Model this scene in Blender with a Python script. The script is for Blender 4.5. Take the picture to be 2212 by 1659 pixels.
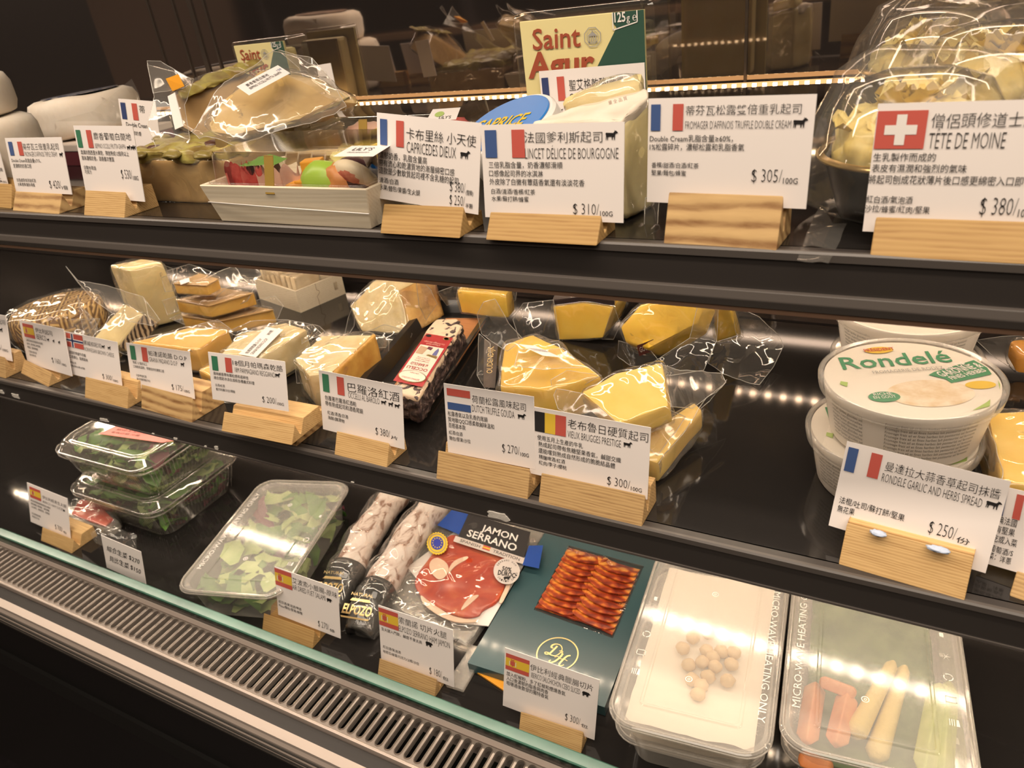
import bpy, bmesh, math, random
from mathutils import Vector, Matrix, noise
random.seed(7)
SC = bpy.context.scene
COL = SC.collection
for o in list(bpy.data.objects):
    bpy.data.objects.remove(o)

# ---------------------------------------------------------------- camera
H = 1.25                                     # eye height above the shop floor
CAM = Vector((0, 0, H))
F_PX, CX, CY = 1640.0, 1106.0, 829.5         # focal length in pixels of the 2212 x 1659 frame
CR = Vector((.8770, .4654, -.1190)).normalized()          # camera right in the world
CF = Vector((-.4616, .7480, -.4760))
CF = (CF - CR * CF.dot(CR)).normalized()                  # camera forward
CU = CR.cross(CF).normalized()                            # camera up
cd = bpy.data.cameras.new('camera')
cd.sensor_width = 36.0
cd.lens = 36.0 * F_PX / 2212.0
cd.clip_start = .01
cd.dof.use_dof = True
cd.dof.focus_distance = .60
cd.dof.aperture_fstop = 13.0
cam = bpy.data.objects.new('camera', cd)
COL.objects.link(cam)
cam.matrix_world = Matrix(((CR.x, CU.x, -CF.x, CAM.x), (CR.y, CU.y, -CF.y, CAM.y), (CR.z, CU.z, -CF.z, CAM.z), (0, 0, 0, 1)))
SC.camera = cam

# ---------------------------------------------------------------- shelf planes of the display case
ZT, ZM, ZB = H - .147, H - .358, H - .620    # top shelf, middle shelf, bottom deck
YF, YK = .40, .765                           # front edge of the shelves, mirror at the back
XL, XR = -1.75, .75                          # ends of the case

# ---------------------------------------------------------------- light and exposure
SC.view_settings.view_transform = 'Standard'
SC.view_settings.look = 'None'
SC.view_settings.exposure = -0.33
SC.view_settings.gamma = 1.0
SC.cycles.use_adaptive_sampling = True; SC.cycles.adaptive_threshold = .025
SC.cycles.max_bounces = 9; SC.cycles.diffuse_bounces = 3; SC.cycles.glossy_bounces = 3; SC.cycles.transmission_bounces = 4
SC.cycles.transparent_max_bounces = 24; SC.cycles.caustics_reflective = False; SC.cycles.caustics_refractive = False
W = bpy.data.worlds.new('shop'); SC.world = W; W.use_nodes = True
W.node_tree.nodes['Background'].inputs[0].default_value = (1.0, .80, .62, 1)
W.node_tree.nodes['Background'].inputs[1].default_value = .10

def area(name, loc, sx, sy, power, col, direction, spread=math.pi):
    L = bpy.data.lights.new(name, 'AREA'); L.shape = 'RECTANGLE'; L.size = sx; L.size_y = sy
    L.energy = power; L.color = col; L.spread = spread
    o = bpy.data.objects.new(name, L); COL.objects.link(o)
    o.location = loc; o.rotation_euler = Vector(direction).to_track_quat('-Z', 'Y').to_euler()
    return o
WARM = (1.0, .83, .66)
area('canopy_light', (-.5, .24, H + .40), 2.4, .05, 12.0, WARM, (0, .22, -.55))
area('shelf_and_fill_light', (-.5, .60, ZT - .022), 2.3, .012, 1.6, WARM, (0, -.12, -1))
area('shelf_and_fill_light', (-.5, .62, ZM - .022), 2.3, .012, 1.6, WARM, (0, -.10, -1))
area('shelf_and_fill_light', (-.5, .445, ZT - .030), 2.3, .012, 2.0, WARM, (0, .45, -1))  # fill added under the front edge, lights the faces of the goods
area('shelf_and_fill_light', (-.5, .445, ZM - .020), 2.3, .012, 2.7, WARM, (0, .35, -1))  # same added front fill for the bottom deck
area('shop_ceiling_fill', (.3, -.9, 2.75), 2.0, 1.2, 42.0, (1.0, .86, .70), (-.2, .45, -1))
area('shop_ceiling_fill', (-1.4, -2.2, 2.9), 3.0, .6, 45.0, (1.0, .80, .62), (0, -.4, -1))  # added to brighten the far wall that the mirror reflects

# ---------------------------------------------------------------- pixel -> point on a real surface
def ray(px, py):
    return CR * ((px - CX) / F_PX) - CU * ((py - CY) / F_PX) + CF
def onz(px, py, z):
    d = ray(px, py); return CAM + d * ((z - CAM.z) / d.z)
def ony(px, py, y):
    d = ray(px, py); return CAM + d * (y / d.y)
def onp(px, py, p, n):
    d = ray(px, py); return CAM + d * ((p - CAM).dot(n) / d.dot(n))

# ---------------------------------------------------------------- object helpers
def link(name, me, parent=None, loc=None):
    o = bpy.data.objects.new(name, me); COL.objects.link(o)
    if parent is not None: o.parent = parent
    return o
def wloc(o):
    p = Vector(o.location)
    while o.parent is not None:
        o = o.parent; p += Vector(o.location)
    return p
def tag(o, label=None, cat=None, group=None, kind=None):
    if label: o['label'] = label
    if cat: o['category'] = cat
    if group: o['group'] = group
    if kind: o['kind'] = kind
    return o
def thing(name, label, cat, loc, group=None):
    o = bpy.data.objects.new(name, None); COL.objects.link(o)
    o.empty_display_size = .02; o.location = loc
    return tag(o, label, cat, group)
def obj(name, bm, mats, parent=None, smooth=False, label=None, origin=None, ang=None):
    """bm holds world coordinates; the mesh is moved to its own or its parent's origin"""
    if not isinstance(mats, (list, tuple)): mats = [mats]
    me = bpy.data.meshes.new(name)
    if parent is not None: base = wloc(parent)
    elif origin is not None: base = Vector(origin)
    else:
        lo = [min(v.co[i] for v in bm.verts) for i in range(3)]; hi = [max(v.co[i] for v in bm.verts) for i in range(3)]
        base = Vector(((lo[0] + hi[0]) / 2, (lo[1] + hi[1]) / 2, lo[2]))
    for v in bm.verts: v.co -= base
    bm.to_mesh(me); bm.free()
    for m in mats: me.materials.append(m)
    if smooth:
        me.polygons.foreach_set('use_smooth', [True] * len(me.polygons))
        if ang: me.set_sharp_from_angle(angle=math.radians(ang))
    o = link(name, me, parent)
    if parent is None: o.location = base
    if label: o['label'] = label
    return o
def struct(name, bm, m):
    o = obj(name, bm, m); o['kind'] = 'structure'; return o
def dup(root, d):
    c = root.copy(); COL.objects.link(c); c.location = Vector(root.location) + Vector(d)
    for ch in list(root.children):
        k = ch.copy(); COL.objects.link(k); k.parent = c
        for g in list(ch.children):
            q = g.copy(); COL.objects.link(q); q.parent = k
    return c

# ---------------------------------------------------------------- shape helpers
def bevel(bm, off, seg=2, angle=25):
    es = [e for e in bm.edges if e.is_manifold and e.calc_face_angle(0) > math.radians(angle)]
    if es: bmesh.ops.bevel(bm, geom=es, offset=off, segments=seg, affect='EDGES', profile=.6, clamp_overlap=True)
def box(bm, x0, x1, y0, y1, z0, z1, M=None):
    vs = [bm.verts.new((x, y, z)) for x in (x0, x1) for y in (y0, y1) for z in (z0, z1)]
    for f in ((0, 1, 3, 2), (4, 6, 7, 5), (0, 4, 5, 1), (2, 3, 7, 6), (0, 2, 6, 4), (1, 5, 7, 3)):
        bm.faces.new([vs[i] for i in f])
    if M is not None:
        for v in vs: v.co = M @ v.co
    return vs
def bx(*a, M=None, bev=0, seg=2):
    bm = bmesh.new(); box(bm, *a, M=M); bm.normal_update()
    if bev: bevel(bm, bev, seg)
    return bm
def prism(prof, x0, x1, M=None, bev=0):
    """profile in (y, z) run along x"""
    bm = bmesh.new(); n = len(prof)
    a = [bm.verts.new((x0, y, z)) for y, z in prof]; b = [bm.verts.new((x1, y, z)) for y, z in prof]
    for i in range(n):
        j = (i + 1) % n; bm.faces.new((a[i], a[j], b[j], b[i]))
    bm.faces.new(list(reversed(a))); bm.faces.new(b)
    bmesh.ops.recalc_face_normals(bm, faces=bm.faces)
    if bev: bevel(bm, bev)
    if M is not None:
        for v in bm.verts: v.co = M @ v.co
    return bm
def slab(top, thick, bev=.0015, seg=2, shrink=1.0, along=None):
    """polygon of world points pushed down (or along a vector) into a solid"""
    bm = bmesh.new()
    top = [Vector(p) for p in top]
    c = sum(top, Vector()) / len(top)
    ext = Vector(along) if along is not None else Vector((0, 0, -thick))
    a = [bm.verts.new(p) for p in top]
    b = [bm.verts.new(c + (p - c) * shrink + ext) for p in top]
    n = len(top)
    bm.faces.new(a); bm.faces.new(list(reversed(b)))
    for i in range(n):
        j = (i + 1) % n; bm.faces.new((a[j], a[i], b[i], b[j]))
    bmesh.ops.recalc_face_normals(bm, faces=bm.faces); bm.normal_update()
    if bev: bevel(bm, bev, seg)
    return bm
def rounded(pts, k=2):
    for _ in range(k):
        out = []
        for i, (x, y) in enumerate(pts):
            u, v = pts[(i + 1) % len(pts)]; out += [(x * .75 + u * .25, y * .75 + v * .25), (x * .25 + u * .75, y * .25 + v * .75)]
        pts = out
    return pts
def refine(bm, maxlen, passes=5):
    bmesh.ops.triangulate(bm, faces=bm.faces)
    for _ in range(passes):
        es = [e for e in bm.edges if e.calc_length() > maxlen]
        if not es: break
        bmesh.ops.subdivide_edges(bm, edges=es, cuts=1)
        bmesh.ops.triangulate(bm, faces=[f for f in bm.faces if len(f.verts) > 3])
    bm.normal_update()
def roughen(bm, amp, freq, maxlen, seed=0.0):
    refine(bm, maxlen)
    nn = [(v, v.normal.copy()) for v in bm.verts]; zm = min(v.co.z for v in bm.verts)
    for v, n in nn:
        v.co += n * (amp * noise.noise(v.co * freq + Vector((seed, seed * 2, 0))))
        v.co.z = max(v.co.z, zm)
    bm.normal_update(); return bm
def film_shell(src, grow=.0022, amp=.0022, freq=55, maxlen=.007, seed=0.0):
    """loose film lying round a solid"""
    bm = src.copy(); refine(bm, maxlen); zm = min(v.co.z for v in bm.verts)
    for _ in range(2): bmesh.ops.smooth_vert(bm, verts=bm.verts, factor=.4, use_axis_x=True, use_axis_y=True, use_axis_z=True)
    bm.normal_update()
    for v, n in [(v, v.normal.copy()) for v in bm.verts]:
        k = noise.noise(v.co * freq + Vector((seed, 0, seed)))
        k2 = abs(noise.noise(v.co * freq * .6 + Vector((seed + 9, 3, seed))))
        v.co += n * (grow + amp * max(-.7, k) + amp * .9 * (1 - k2) * .5)
        v.co.z = max(v.co.z, zm)
    return bm
def flap(pts, amp=.004, freq=28, maxlen=.007, seed=0.0, bm=None):
    """a loose sheet of film, wavy"""
    own = bm is None
    b = bmesh.new()
    vs = [b.verts.new(p) for p in pts]; f = b.faces.new(vs); b.normal_update(); n = f.normal.copy()
    refine(b, maxlen)
    for v in b.verts:
        q = v.co * freq + Vector((seed, seed, 0))
        v.co += n * (amp * noise.noise(q) + amp * .5 * abs(noise.noise(q * 2.3)))
    if own: return b
    me = bpy.data.meshes.new('tmp'); b.to_mesh(me); b.free(); bm.from_mesh(me); bpy.data.meshes.remove(me)
    return bm
def edged(bm, r=.00032):
    """gives a film sheet a pale tube imitating its bright edge line (second material)"""
    nxt = {}
    for e in bm.edges:
        if len(e.link_faces) == 1:
            for a, c in ((e.verts[0], e.verts[1]), (e.verts[1], e.verts[0])): nxt.setdefault(a, []).append(c)
    if not nxt: return bm
    st = next(iter(nxt)); loop = [st]; prev = None; cur = st
    while True:
        cand = [q for q in nxt[cur] if q is not prev]
        if not cand: break
        prev, cur = cur, cand[0]
        if cur is st: break
        loop.append(cur)
        if len(loop) > 5000: break
    n0 = len(bm.faces); pts = [v.co.copy() for v in loop]
    tube(pts, r, bm, 4, closed=True)  # whitish tube drawn for the bright outline of the film
    bm.faces.ensure_lookup_table()
    for f in list(bm.faces)[n0:]: f.material_index = 1
    return bm
def lathe(prof, c, n=48, M=None, cap=True):
    bm = bmesh.new(); rings = []
    for r, z in prof:
        if r < 1e-6: rings.append([bm.verts.new((0, 0, z))])
        else: rings.append([bm.verts.new((r * math.cos(2 * math.pi * i / n), r * math.sin(2 * math.pi * i / n), z)) for i in range(n)])
    for a, b in zip(rings, rings[1:]):
        for i in range(n):
            j = (i + 1) % n
            if len(a) == 1 and len(b) == 1: continue
            if len(a) == 1: bm.faces.new((a[0], b[j], b[i]))
            elif len(b) == 1: bm.faces.new((a[i], a[j], b[0]))
            else: bm.faces.new((a[i], a[j], b[j], b[i]))
    for v in bm.verts:
        if M is not None: v.co = M @ v.co
        v.co += Vector(c)
    bmesh.ops.recalc_face_normals(bm, faces=bm.faces)
    return bm
def rrect(w, d, r, n=6):
    """rounded rectangle outline, centred"""
    out = []
    for cx, cy, a0 in ((w/2-r, d/2-r, 0), (-w/2+r, d/2-r, 90), (-w/2+r, -d/2+r, 180), (w/2-r, -d/2+r, 270)):
        for i in range(n + 1):
            a = math.radians(a0 + 90 * i / n); out.append((cx + r * math.cos(a), cy + r * math.sin(a)))
    return out
def loft(sections, M, close_top=True, close_bottom=True, n=6):
    """sections: (w, d, r, z) rounded rectangles joined upward"""
    bm = bmesh.new(); R = []
    for w, d, r, z in sections: R.append([bm.verts.new(M @ Vector((x, y, z))) for x, y in rrect(w, d, r, n)])
    k = len(R[0])
    for a, b in zip(R, R[1:]):
        for i in range(k):
            j = (i + 1) % k; bm.faces.new((a[i], a[j], b[j], b[i]))
    if close_bottom: bm.faces.new(list(reversed(R[0])))
    if close_top: bm.faces.new(R[-1])
    bmesh.ops.recalc_face_normals(bm, faces=bm.faces)
    return bm
def tube(pts, r, bm=None, n=8, closed=False):
    bm = bm or bmesh.new(); pts = [Vector(p) for p in pts]; R = []
    m = len(pts)
    for i, p in enumerate(pts):
        a = pts[(i - 1) % m] if (closed or i) else p; b = pts[(i + 1) % m] if (closed or i < m - 1) else p
        t = (b - a).normalized()
        u = t.cross(Vector((0, 0, 1)))
        if u.length < 1e-3: u = t.cross(Vector((1, 0, 0)))
        u.normalize(); w = t.cross(u)
        rr = r[i] if isinstance(r, (list, tuple)) else r
        R.append([bm.verts.new(p + (u * math.cos(2*math.pi*k/n) + w * math.sin(2*math.pi*k/n)) * rr) for k in range(n)])
    for i in range(m if closed else m - 1):
        a, b = R[i], R[(i + 1) % m]
        for k in range(n):
            j = (k + 1) % n; bm.faces.new((a[k], a[j], b[j], b[k]))
    if not closed:
        bm.faces.new(list(reversed(R[0]))); bm.faces.new(R[-1])
    return bm
def blob(c, rx, ry, rz, M=None, amp=0, freq=40, seg=20, seed=0):
    bm = bmesh.new(); bmesh.ops.create_uvsphere(bm, u_segments=seg, v_segments=max(8, seg * 2 // 3), radius=1)
    for v in bm.verts:
        q = Vector((v.co.x * rx, v.co.y * ry, v.co.z * rz))
        if amp: q *= 1 + amp * noise.noise(v.co * freq / 20 + Vector((seed, seed, seed)))
        v.co = (M @ q if M is not None else q) + Vector(c)
    return bm
def merge(bms):
    out = bmesh.new()
    for b in bms:
        me = bpy.data.meshes.new('tmp'); b.to_mesh(me); b.free(); out.from_mesh(me); bpy.data.meshes.remove(me)
    return out
def rotz(a): return Matrix.Rotation(math.radians(a), 4, 'Z')

# ---------------------------------------------------------------- materials
def newmat(name):
    m = bpy.data.materials.new(name); m.use_nodes = True
    nt = m.node_tree; b = nt.nodes['Principled BSDF']
    return m, nt, b
def coords(nt, scale=(1, 1, 1)):
    tc = nt.nodes.new('ShaderNodeTexCoord'); mp = nt.nodes.new('ShaderNodeMapping'); mp.inputs['Scale'].default_value = scale
    nt.links.new(tc.outputs['Object'], mp.inputs[0]); return mp.outputs[0]
def nz(nt, vec, scale, detail=4, dist=0, rough=.55):
    n = nt.nodes.new('ShaderNodeTexNoise'); n.inputs['Scale'].default_value = scale; n.inputs['Detail'].default_value = detail
    n.inputs['Distortion'].default_value = dist; n.inputs['Roughness'].default_value = rough
    nt.links.new(vec, n.inputs['Vector']); return n.outputs['Fac']
def ramp(nt, fac, stops):
    r = nt.nodes.new('ShaderNodeValToRGB'); e = r.color_ramp.elements
    while len(e) < len(stops): e.new(.5)
    for q, (p, c) in zip(e, stops): q.position = p; q.color = (*c, 1)
    nt.links.new(fac, r.inputs[0]); return r.outputs[0]
def bump(nt, fac, strength, dist=.001):
    b = nt.nodes.new('ShaderNodeBump'); b.inputs['Strength'].default_value = strength; b.inputs['Distance'].default_value = dist
    nt.links.new(fac, b.inputs['Height']); return b.outputs[0]
def mat(name, col, rough=.5, metal=0, spec=.5, tex=None, bmp=None, coat=0, sss=0, aniso=0):
    """tex = (scale, [stops], stretch) colour variation; bmp = (scale, strength, distance)"""
    m, nt, b = newmat(name)
    b.inputs['Base Color'].default_value = (*col, 1); b.inputs['Roughness'].default_value = rough
    b.inputs['Metallic'].default_value = metal; b.inputs['Specular IOR Level'].default_value = spec
    b.inputs['Coat Weight'].default_value = coat; b.inputs['Coat Roughness'].default_value = .08
    if sss:
        b.inputs['Subsurface Weight'].default_value = sss; b.inputs['Subsurface Radius'].default_value = (.006, .004, .002); b.inputs['Subsurface Scale'].default_value = 1
    if tex:
        v = coords(nt, tex[2] if len(tex) > 2 else (1, 1, 1))
        nt.links.new(ramp(nt, nz(nt, v, tex[0]), tex[1]), b.inputs['Base Color'])
    if bmp: nt.links.new(bump(nt, nz(nt, coords(nt), bmp[0]), bmp[1], bmp[2] if len(bmp) > 2 else .001), b.inputs['Normal'])
    return m
def wood(name, light, dark, ring=22, stretch=(6, 55, 55), amt=1.0, wave=.25):
    m, nt, b = newmat(name)
    oi = nt.nodes.new('ShaderNodeObjectInfo'); tc = nt.nodes.new('ShaderNodeTexCoord')
    add = nt.nodes.new('ShaderNodeVectorMath'); add.operation = 'ADD'
    sc = nt.nodes.new('ShaderNodeVectorMath'); sc.operation = 'SCALE'; sc.inputs[3].default_value = 1.7
    cmb = nt.nodes.new('ShaderNodeCombineXYZ')
    for i in range(3): nt.links.new(oi.outputs['Random'], cmb.inputs[i])
    nt.links.new(cmb.outputs[0], sc.inputs[0]); nt.links.new(tc.outputs['Object'], add.inputs[0]); nt.links.new(sc.outputs[0], add.inputs[1])
    mp = nt.nodes.new('ShaderNodeMapping'); mp.inputs['Scale'].default_value = stretch; nt.links.new(add.outputs[0], mp.inputs[0])
    mp.inputs['Rotation'].default_value = (0, .06, .04)
    wv = nt.nodes.new('ShaderNodeTexWave'); wv.wave_type = 'RINGS'; wv.rings_direction = 'X'
    wv.inputs['Scale'].default_value = ring / 10; wv.inputs['Distortion'].default_value = 7; wv.inputs['Detail'].default_value = 3; wv.inputs['Detail Scale'].default_value = .6
    nt.links.new(mp.outputs[0], wv.inputs['Vector'])
    fine = nz(nt, mp.outputs[0], 5, 6, .4)
    mx = nt.nodes.new('ShaderNodeMix'); mx.inputs[0].default_value = 1 - wave
    nt.links.new(wv.outputs['Fac'], mx.inputs[2]); nt.links.new(fine, mx.inputs[3])
    c = ramp(nt, mx.outputs[0], [(.22, dark), (.5, tuple(l * .75 + d * .25 for l, d in zip(light, dark))), (.8, light)])
    nt.links.new(c, b.inputs['Base Color']); b.inputs['Roughness'].default_value = .55; b.inputs['Specular IOR Level'].default_value = .3
    nt.links.new(bump(nt, mx.outputs[0], .3 * amt, .0006), b.inputs['Normal'])
    return m
def film(name, tint=(.97, .96, .94), milky=.05, milk=(.9, .86, .80), gloss=1.0, rough=.06, wrinkle=.7, scale=40, dist=.004):
    """thin clear plastic: mostly see-through, a little milky, mirror glints along its wrinkles"""
    m = bpy.data.materials.new(name); m.use_nodes = True; nt = m.node_tree; nt.nodes.clear()
    out = nt.nodes.new('ShaderNodeOutputMaterial'); tr = nt.nodes.new('ShaderNodeBsdfTransparent'); tr.inputs[0].default_value = (*tint, 1)
    df = nt.nodes.new('ShaderNodeBsdfDiffuse'); df.inputs[0].default_value = (*milk, 1)
    gl = nt.nodes.new('ShaderNodeBsdfGlossy'); gl.inputs['Roughness'].default_value = rough; gl.inputs[0].default_value = (1, 1, 1, 1)
    m1 = nt.nodes.new('ShaderNodeMixShader'); m2 = nt.nodes.new('ShaderNodeMixShader')
    m1.inputs[0].default_value = milky; nt.links.new(tr.outputs[0], m1.inputs[1]); nt.links.new(df.outputs[0], m1.inputs[2])
    fr = nt.nodes.new('ShaderNodeLayerWeight'); fr.inputs[0].default_value = .5
    pw = nt.nodes.new('ShaderNodeMath'); pw.operation = 'POWER'; pw.inputs[1].default_value = 4.0; nt.links.new(fr.outputs['Facing'], pw.inputs[0])
    mu = nt.nodes.new('ShaderNodeMath'); mu.operation = 'MULTIPLY_ADD'; mu.inputs[1].default_value = gloss * .75; mu.inputs[2].default_value = .06 * gloss; mu.use_clamp = True
    nt.links.new(pw.outputs[0], mu.inputs[0]); nt.links.new(mu.outputs[0], m2.inputs[0])
    nt.links.new(m1.outputs[0], m2.inputs[1]); nt.links.new(gl.outputs[0], m2.inputs[2]); nt.links.new(m2.outputs[0], out.inputs[0])
    if wrinkle:
        v = coords(nt); n = nt.nodes.new('ShaderNodeTexNoise'); n.noise_type = 'RIDGED_MULTIFRACTAL'
        n.inputs['Scale'].default_value = scale; n.inputs['Detail'].default_value = 3; n.inputs['Distortion'].default_value = 1.0
        nt.links.new(v, n.inputs['Vector'])
        bb = bump(nt, n.outputs['Fac'], wrinkle, dist)
        nt.links.new(bb, gl.inputs['Normal']); nt.links.new(bb, fr.inputs['Normal'])
    return m
M_ = {}
M_['black'] = mat('black_gloss_shelf', (.018, .016, .015), .07, 0, .5)
M_['lip'] = mat('black_satin_lip', (.042, .036, .033), .36, 0, .5)  # black raised in the colour to carry haze and glare
M_['rail'] = mat('grey_price_rail', (.095, .082, .074), .35, 0, .5)
M_['brown'] = mat('amber_rail_edge', (.22, .13, .085), .25)
M_['fascia'] = mat('black_fascia', (.012, .011, .011), .35, bmp=(300, .05, .0004))
M_['floor'] = mat('dark_floor', (.02, .018, .020), .45, tex=(14, [(.3, (.016, .013, .016)), (.7, (.045, .036, .036))]))
M_['wall'] = mat('brown_wall', (.26, .185, .14), .7)
M_['alu'] = mat('brushed_aluminium', (.58, .49, .43), .34, .45, bmp=(500, .06, .0003))
M_['steel'] = mat('steel_grille', (.34, .29, .25), .26, .6, bmp=(400, .05, .0003))
M_['pit'] = mat('dark_duct', (.012, .011, .010), .6)
M_['stripe'] = mat('dark_groove', (.03, .026, .022), .6)
M_['tape'] = mat('torn_white_tape', (.72, .68, .62), .7, bmp=(200, .5, .001))
M_['card'] = mat('white_card', (.86, .80, .77), .55, 0, .3, bmp=(900, .05, .0002))
M_['ink'] = mat('black_ink', (.018, .016, .016), .6, 0, .2)
M_['inkb'] = mat('brown_ink', (.16, .07, .05), .6, 0, .2)
M_['red'] = mat('print_red', (.56, .10, .075), .55); M_['blue'] = mat('print_blue', (.05, .10, .27), .55)
M_['navy'] = mat('print_navy', (.03, .05, .16), .55); M_['green'] = mat('print_green', (.04, .19, .10), .55)
M_['yellow'] = mat('print_yellow', (.78, .52, .05), .55); M_['kblack'] = mat('print_black', (.022, .02, .02), .55)
M_['white'] = mat('print_white', (.84, .80, .76), .5); M_['gold'] = mat('gold_foil', (.80, .58, .26), .28, .85)
M_['goldpaper'] = mat('gold_sticker', (.42, .27, .06), .4, .3)
M_['blockA'] = wood('pale_beech', (.53, .335, .13), (.39, .22, .08))
M_['blockB'] = wood('golden_pine', (.68, .45, .20), (.42, .24, .09), ring=34)
M_['blockC'] = wood('oak', (.58, .38, .17), (.34, .20, .085), ring=16, stretch=(10, 90, 90))
M_['blockD'] = wood('streaky_cedar', (.66, .44, .20), (.26, .13, .05), ring=9, stretch=(9, 42, 42), amt=1.4, wave=.40)
M_['poplar'] = wood('poplar_veneer', (.84, .74, .57), (.74, .63, .46), ring=18, stretch=(4, 80, 80), amt=.4)
M_['cedar'] = wood('orange_wood_board', (.62, .30, .13), (.44, .18, .07), ring=40, stretch=(5, 110, 110))
M_['rind'] = mat('white_bloomy_rind', (.80, .70, .58), .8, tex=(24, [(.3, (.74, .63, .50)), (.7, (.86, .78, .68))]), bmp=(140, .3, .001), sss=.1)
M_['pale'] = mat('pale_cheese', (.85, .69, .34), .45, tex=(30, [(.3, (.82, .64, .28)), (.7, (.88, .75, .42))]), bmp=(90, .25, .001), sss=.15)
M_['cream'] = mat('cream_cheese_paste', (.78, .66, .32), .5, tex=(40, [(.3, (.76, .62, .28)), (.7, (.82, .71, .40))]), bmp=(120, .3, .001), sss=.15)
M_['parm'] = mat('grana_paste', (.80, .66, .36), .6, tex=(60, [(.3, (.74, .57, .27)), (.7, (.86, .75, .48))]), bmp=(130, .5, .0015), sss=.1)
M_['yel'] = mat('yellow_gouda', (.92, .60, .05), .35, tex=(18, [(.3, (.90, .54, .03)), (.7, (.94, .66, .09))]), bmp=(60, .12, .001), sss=.12)
M_['yel2'] = mat('soft_yellow_cheese', (.92, .62, .13), .4, tex=(22, [(.3, (.90, .56, .09)), (.7, (.94, .68, .18))]), bmp=(70, .15, .001), sss=.12)
M_['org'] = mat('orange_cheddar', (.83, .36, .03), .4, sss=.1)
M_['rindy'] = mat('ochre_rind', (.66, .36, .07), .5, tex=(35, [(.3, (.50, .24, .04)), (.7, (.76, .47, .12))]), bmp=(90, .3, .001))
M_['rindb'] = mat('toasted_rind', (.55, .28, .07), .55, tex=(26, [(.3, (.30, .12, .03)), (.7, (.72, .46, .15))]), bmp=(90, .3, .001))
M_['grappa'] = mat('aged_brown_paste', (.52, .32, .12), .40, tex=(16, [(.25, (.36, .19, .05)), (.6, (.56, .36, .14)), (.8, (.66, .47, .22))]), bmp=(50, .2, .001), sss=.1)
M_['film'] = film('clear_vacuum_film')
M_['milk'] = film('milky_vacuum_film', milky=.09, tint=(.97, .95, .92), rough=.12, wrinkle=.6, scale=30)
M_['pet'] = film('clear_pet', milky=.015, tint=(.96, .95, .93), wrinkle=.10, scale=14, rough=.04, gloss=1.3)
M_['lid'] = film('frosted_pp_lid', milky=.30, milk=(.80, .76, .70), tint=(.98, .96, .93), wrinkle=.04, scale=16, rough=.10, gloss=1.1)
M_['ppbody'] = film('frosted_pp_body', milky=.22, milk=(.80, .76, .70), tint=(.97, .95, .92), wrinkle=.05, scale=16, rough=.2, gloss=.8)
M_['lidtxt'] = mat('moulded_lettering', (.80, .76, .70), .4)
M_['glass'] = film('clear_glass', milky=.0, tint=(.90, .96, .92), wrinkle=0, rough=.01, gloss=1.0)
M_['gedge'] = mat('green_glass_edge', (.06, .17, .125), .22, 0, .5, tex=(9, [(.3, (.03, .10, .07)), (.7, (.10, .24, .18))]), coat=.15)
M_['pet2'] = film('clear_clamshell_plastic', milky=.11, milk=(.75, .68, .60), tint=(.96, .95, .93), wrinkle=.15, scale=20, rough=.06, gloss=1.6)
M_['gold_cheese'] = mat('golden_cheese', (.88, .50, .08), .4, tex=(20, [(.3, (.85, .45, .05)), (.7, (.91, .58, .13))]), bmp=(70, .12, .001), sss=.1)
M_['filmedge'] = film('film_edge', milky=.35, milk=(.92, .88, .82), wrinkle=0, rough=.1)
def mirror(name, k, tint, rough):
    m = bpy.data.materials.new(name); m.use_nodes = True; nt = m.node_tree; nt.nodes.clear()
    out = nt.nodes.new('ShaderNodeOutputMaterial'); gl = nt.nodes.new('ShaderNodeBsdfGlossy'); df = nt.nodes.new('ShaderNodeBsdfDiffuse'); mx = nt.nodes.new('ShaderNodeMixShader')
    gl.inputs[0].default_value = (*tint, 1); gl.inputs['Roughness'].default_value = rough; df.inputs[0].default_value = (.10, .084, .080, 1)  # diffuse share raised to put ambient haze into the mirror
    mx.inputs[0].default_value = k
    nt.links.new(df.outputs[0], mx.inputs[1]); nt.links.new(gl.outputs[0], mx.inputs[2]); nt.links.new(mx.outputs[0], out.inputs[0])
    return m
def emis(name, col, s):
    m = bpy.data.materials.new(name); m.use_nodes = True; nt = m.node_tree; nt.nodes.clear()
    out = nt.nodes.new('ShaderNodeOutputMaterial'); e = nt.nodes.new('ShaderNodeEmission'); e.inputs[0].default_value = (*col, 1); e.inputs[1].default_value = s
    nt.links.new(e.outputs[0], out.inputs[0]); return m
M_['mirror'] = mirror('smoked_mirror', .80, (.60, .52, .47), .03)
M_['led'] = emis('warm_led', (1.0, .72, .42), 26.0)
M_['ledunder'] = emis('warm_led_lens', (1.0, .76, .52), 95.0)
M_['ledstrip'] = emis('warm_led_tape', (1.0, .55, .22), 1.6)
M_['trimdark'] = mat('dark_metal_trim', (.16, .13, .11), .3, .8)

# ---------------------------------------------------------------- the shop
struct('floor', bx(-4.5, 3.5, -3.2, 1.2, -.05, 0), M_['floor'])
struct('wall_back', bx(-4.5, 3.5, 1.15, 1.2, 0, 3.0), M_['wall'])
struct('wall_front', bx(-4.5, 3.5, -3.25, -3.2, 0, 3.0), M_['wall'])
struct('wall_left', bx(-4.55, -4.5, -3.2, 1.2, 0, 3.0), M_['wall'])
struct('wall_right', bx(3.5, 3.55, -3.2, 1.2, 0, 3.0), M_['wall'])
struct('ceiling', bx(-4.5, 3.5, -3.2, 1.2, 3.0, 3.05), M_['wall'])

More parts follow.
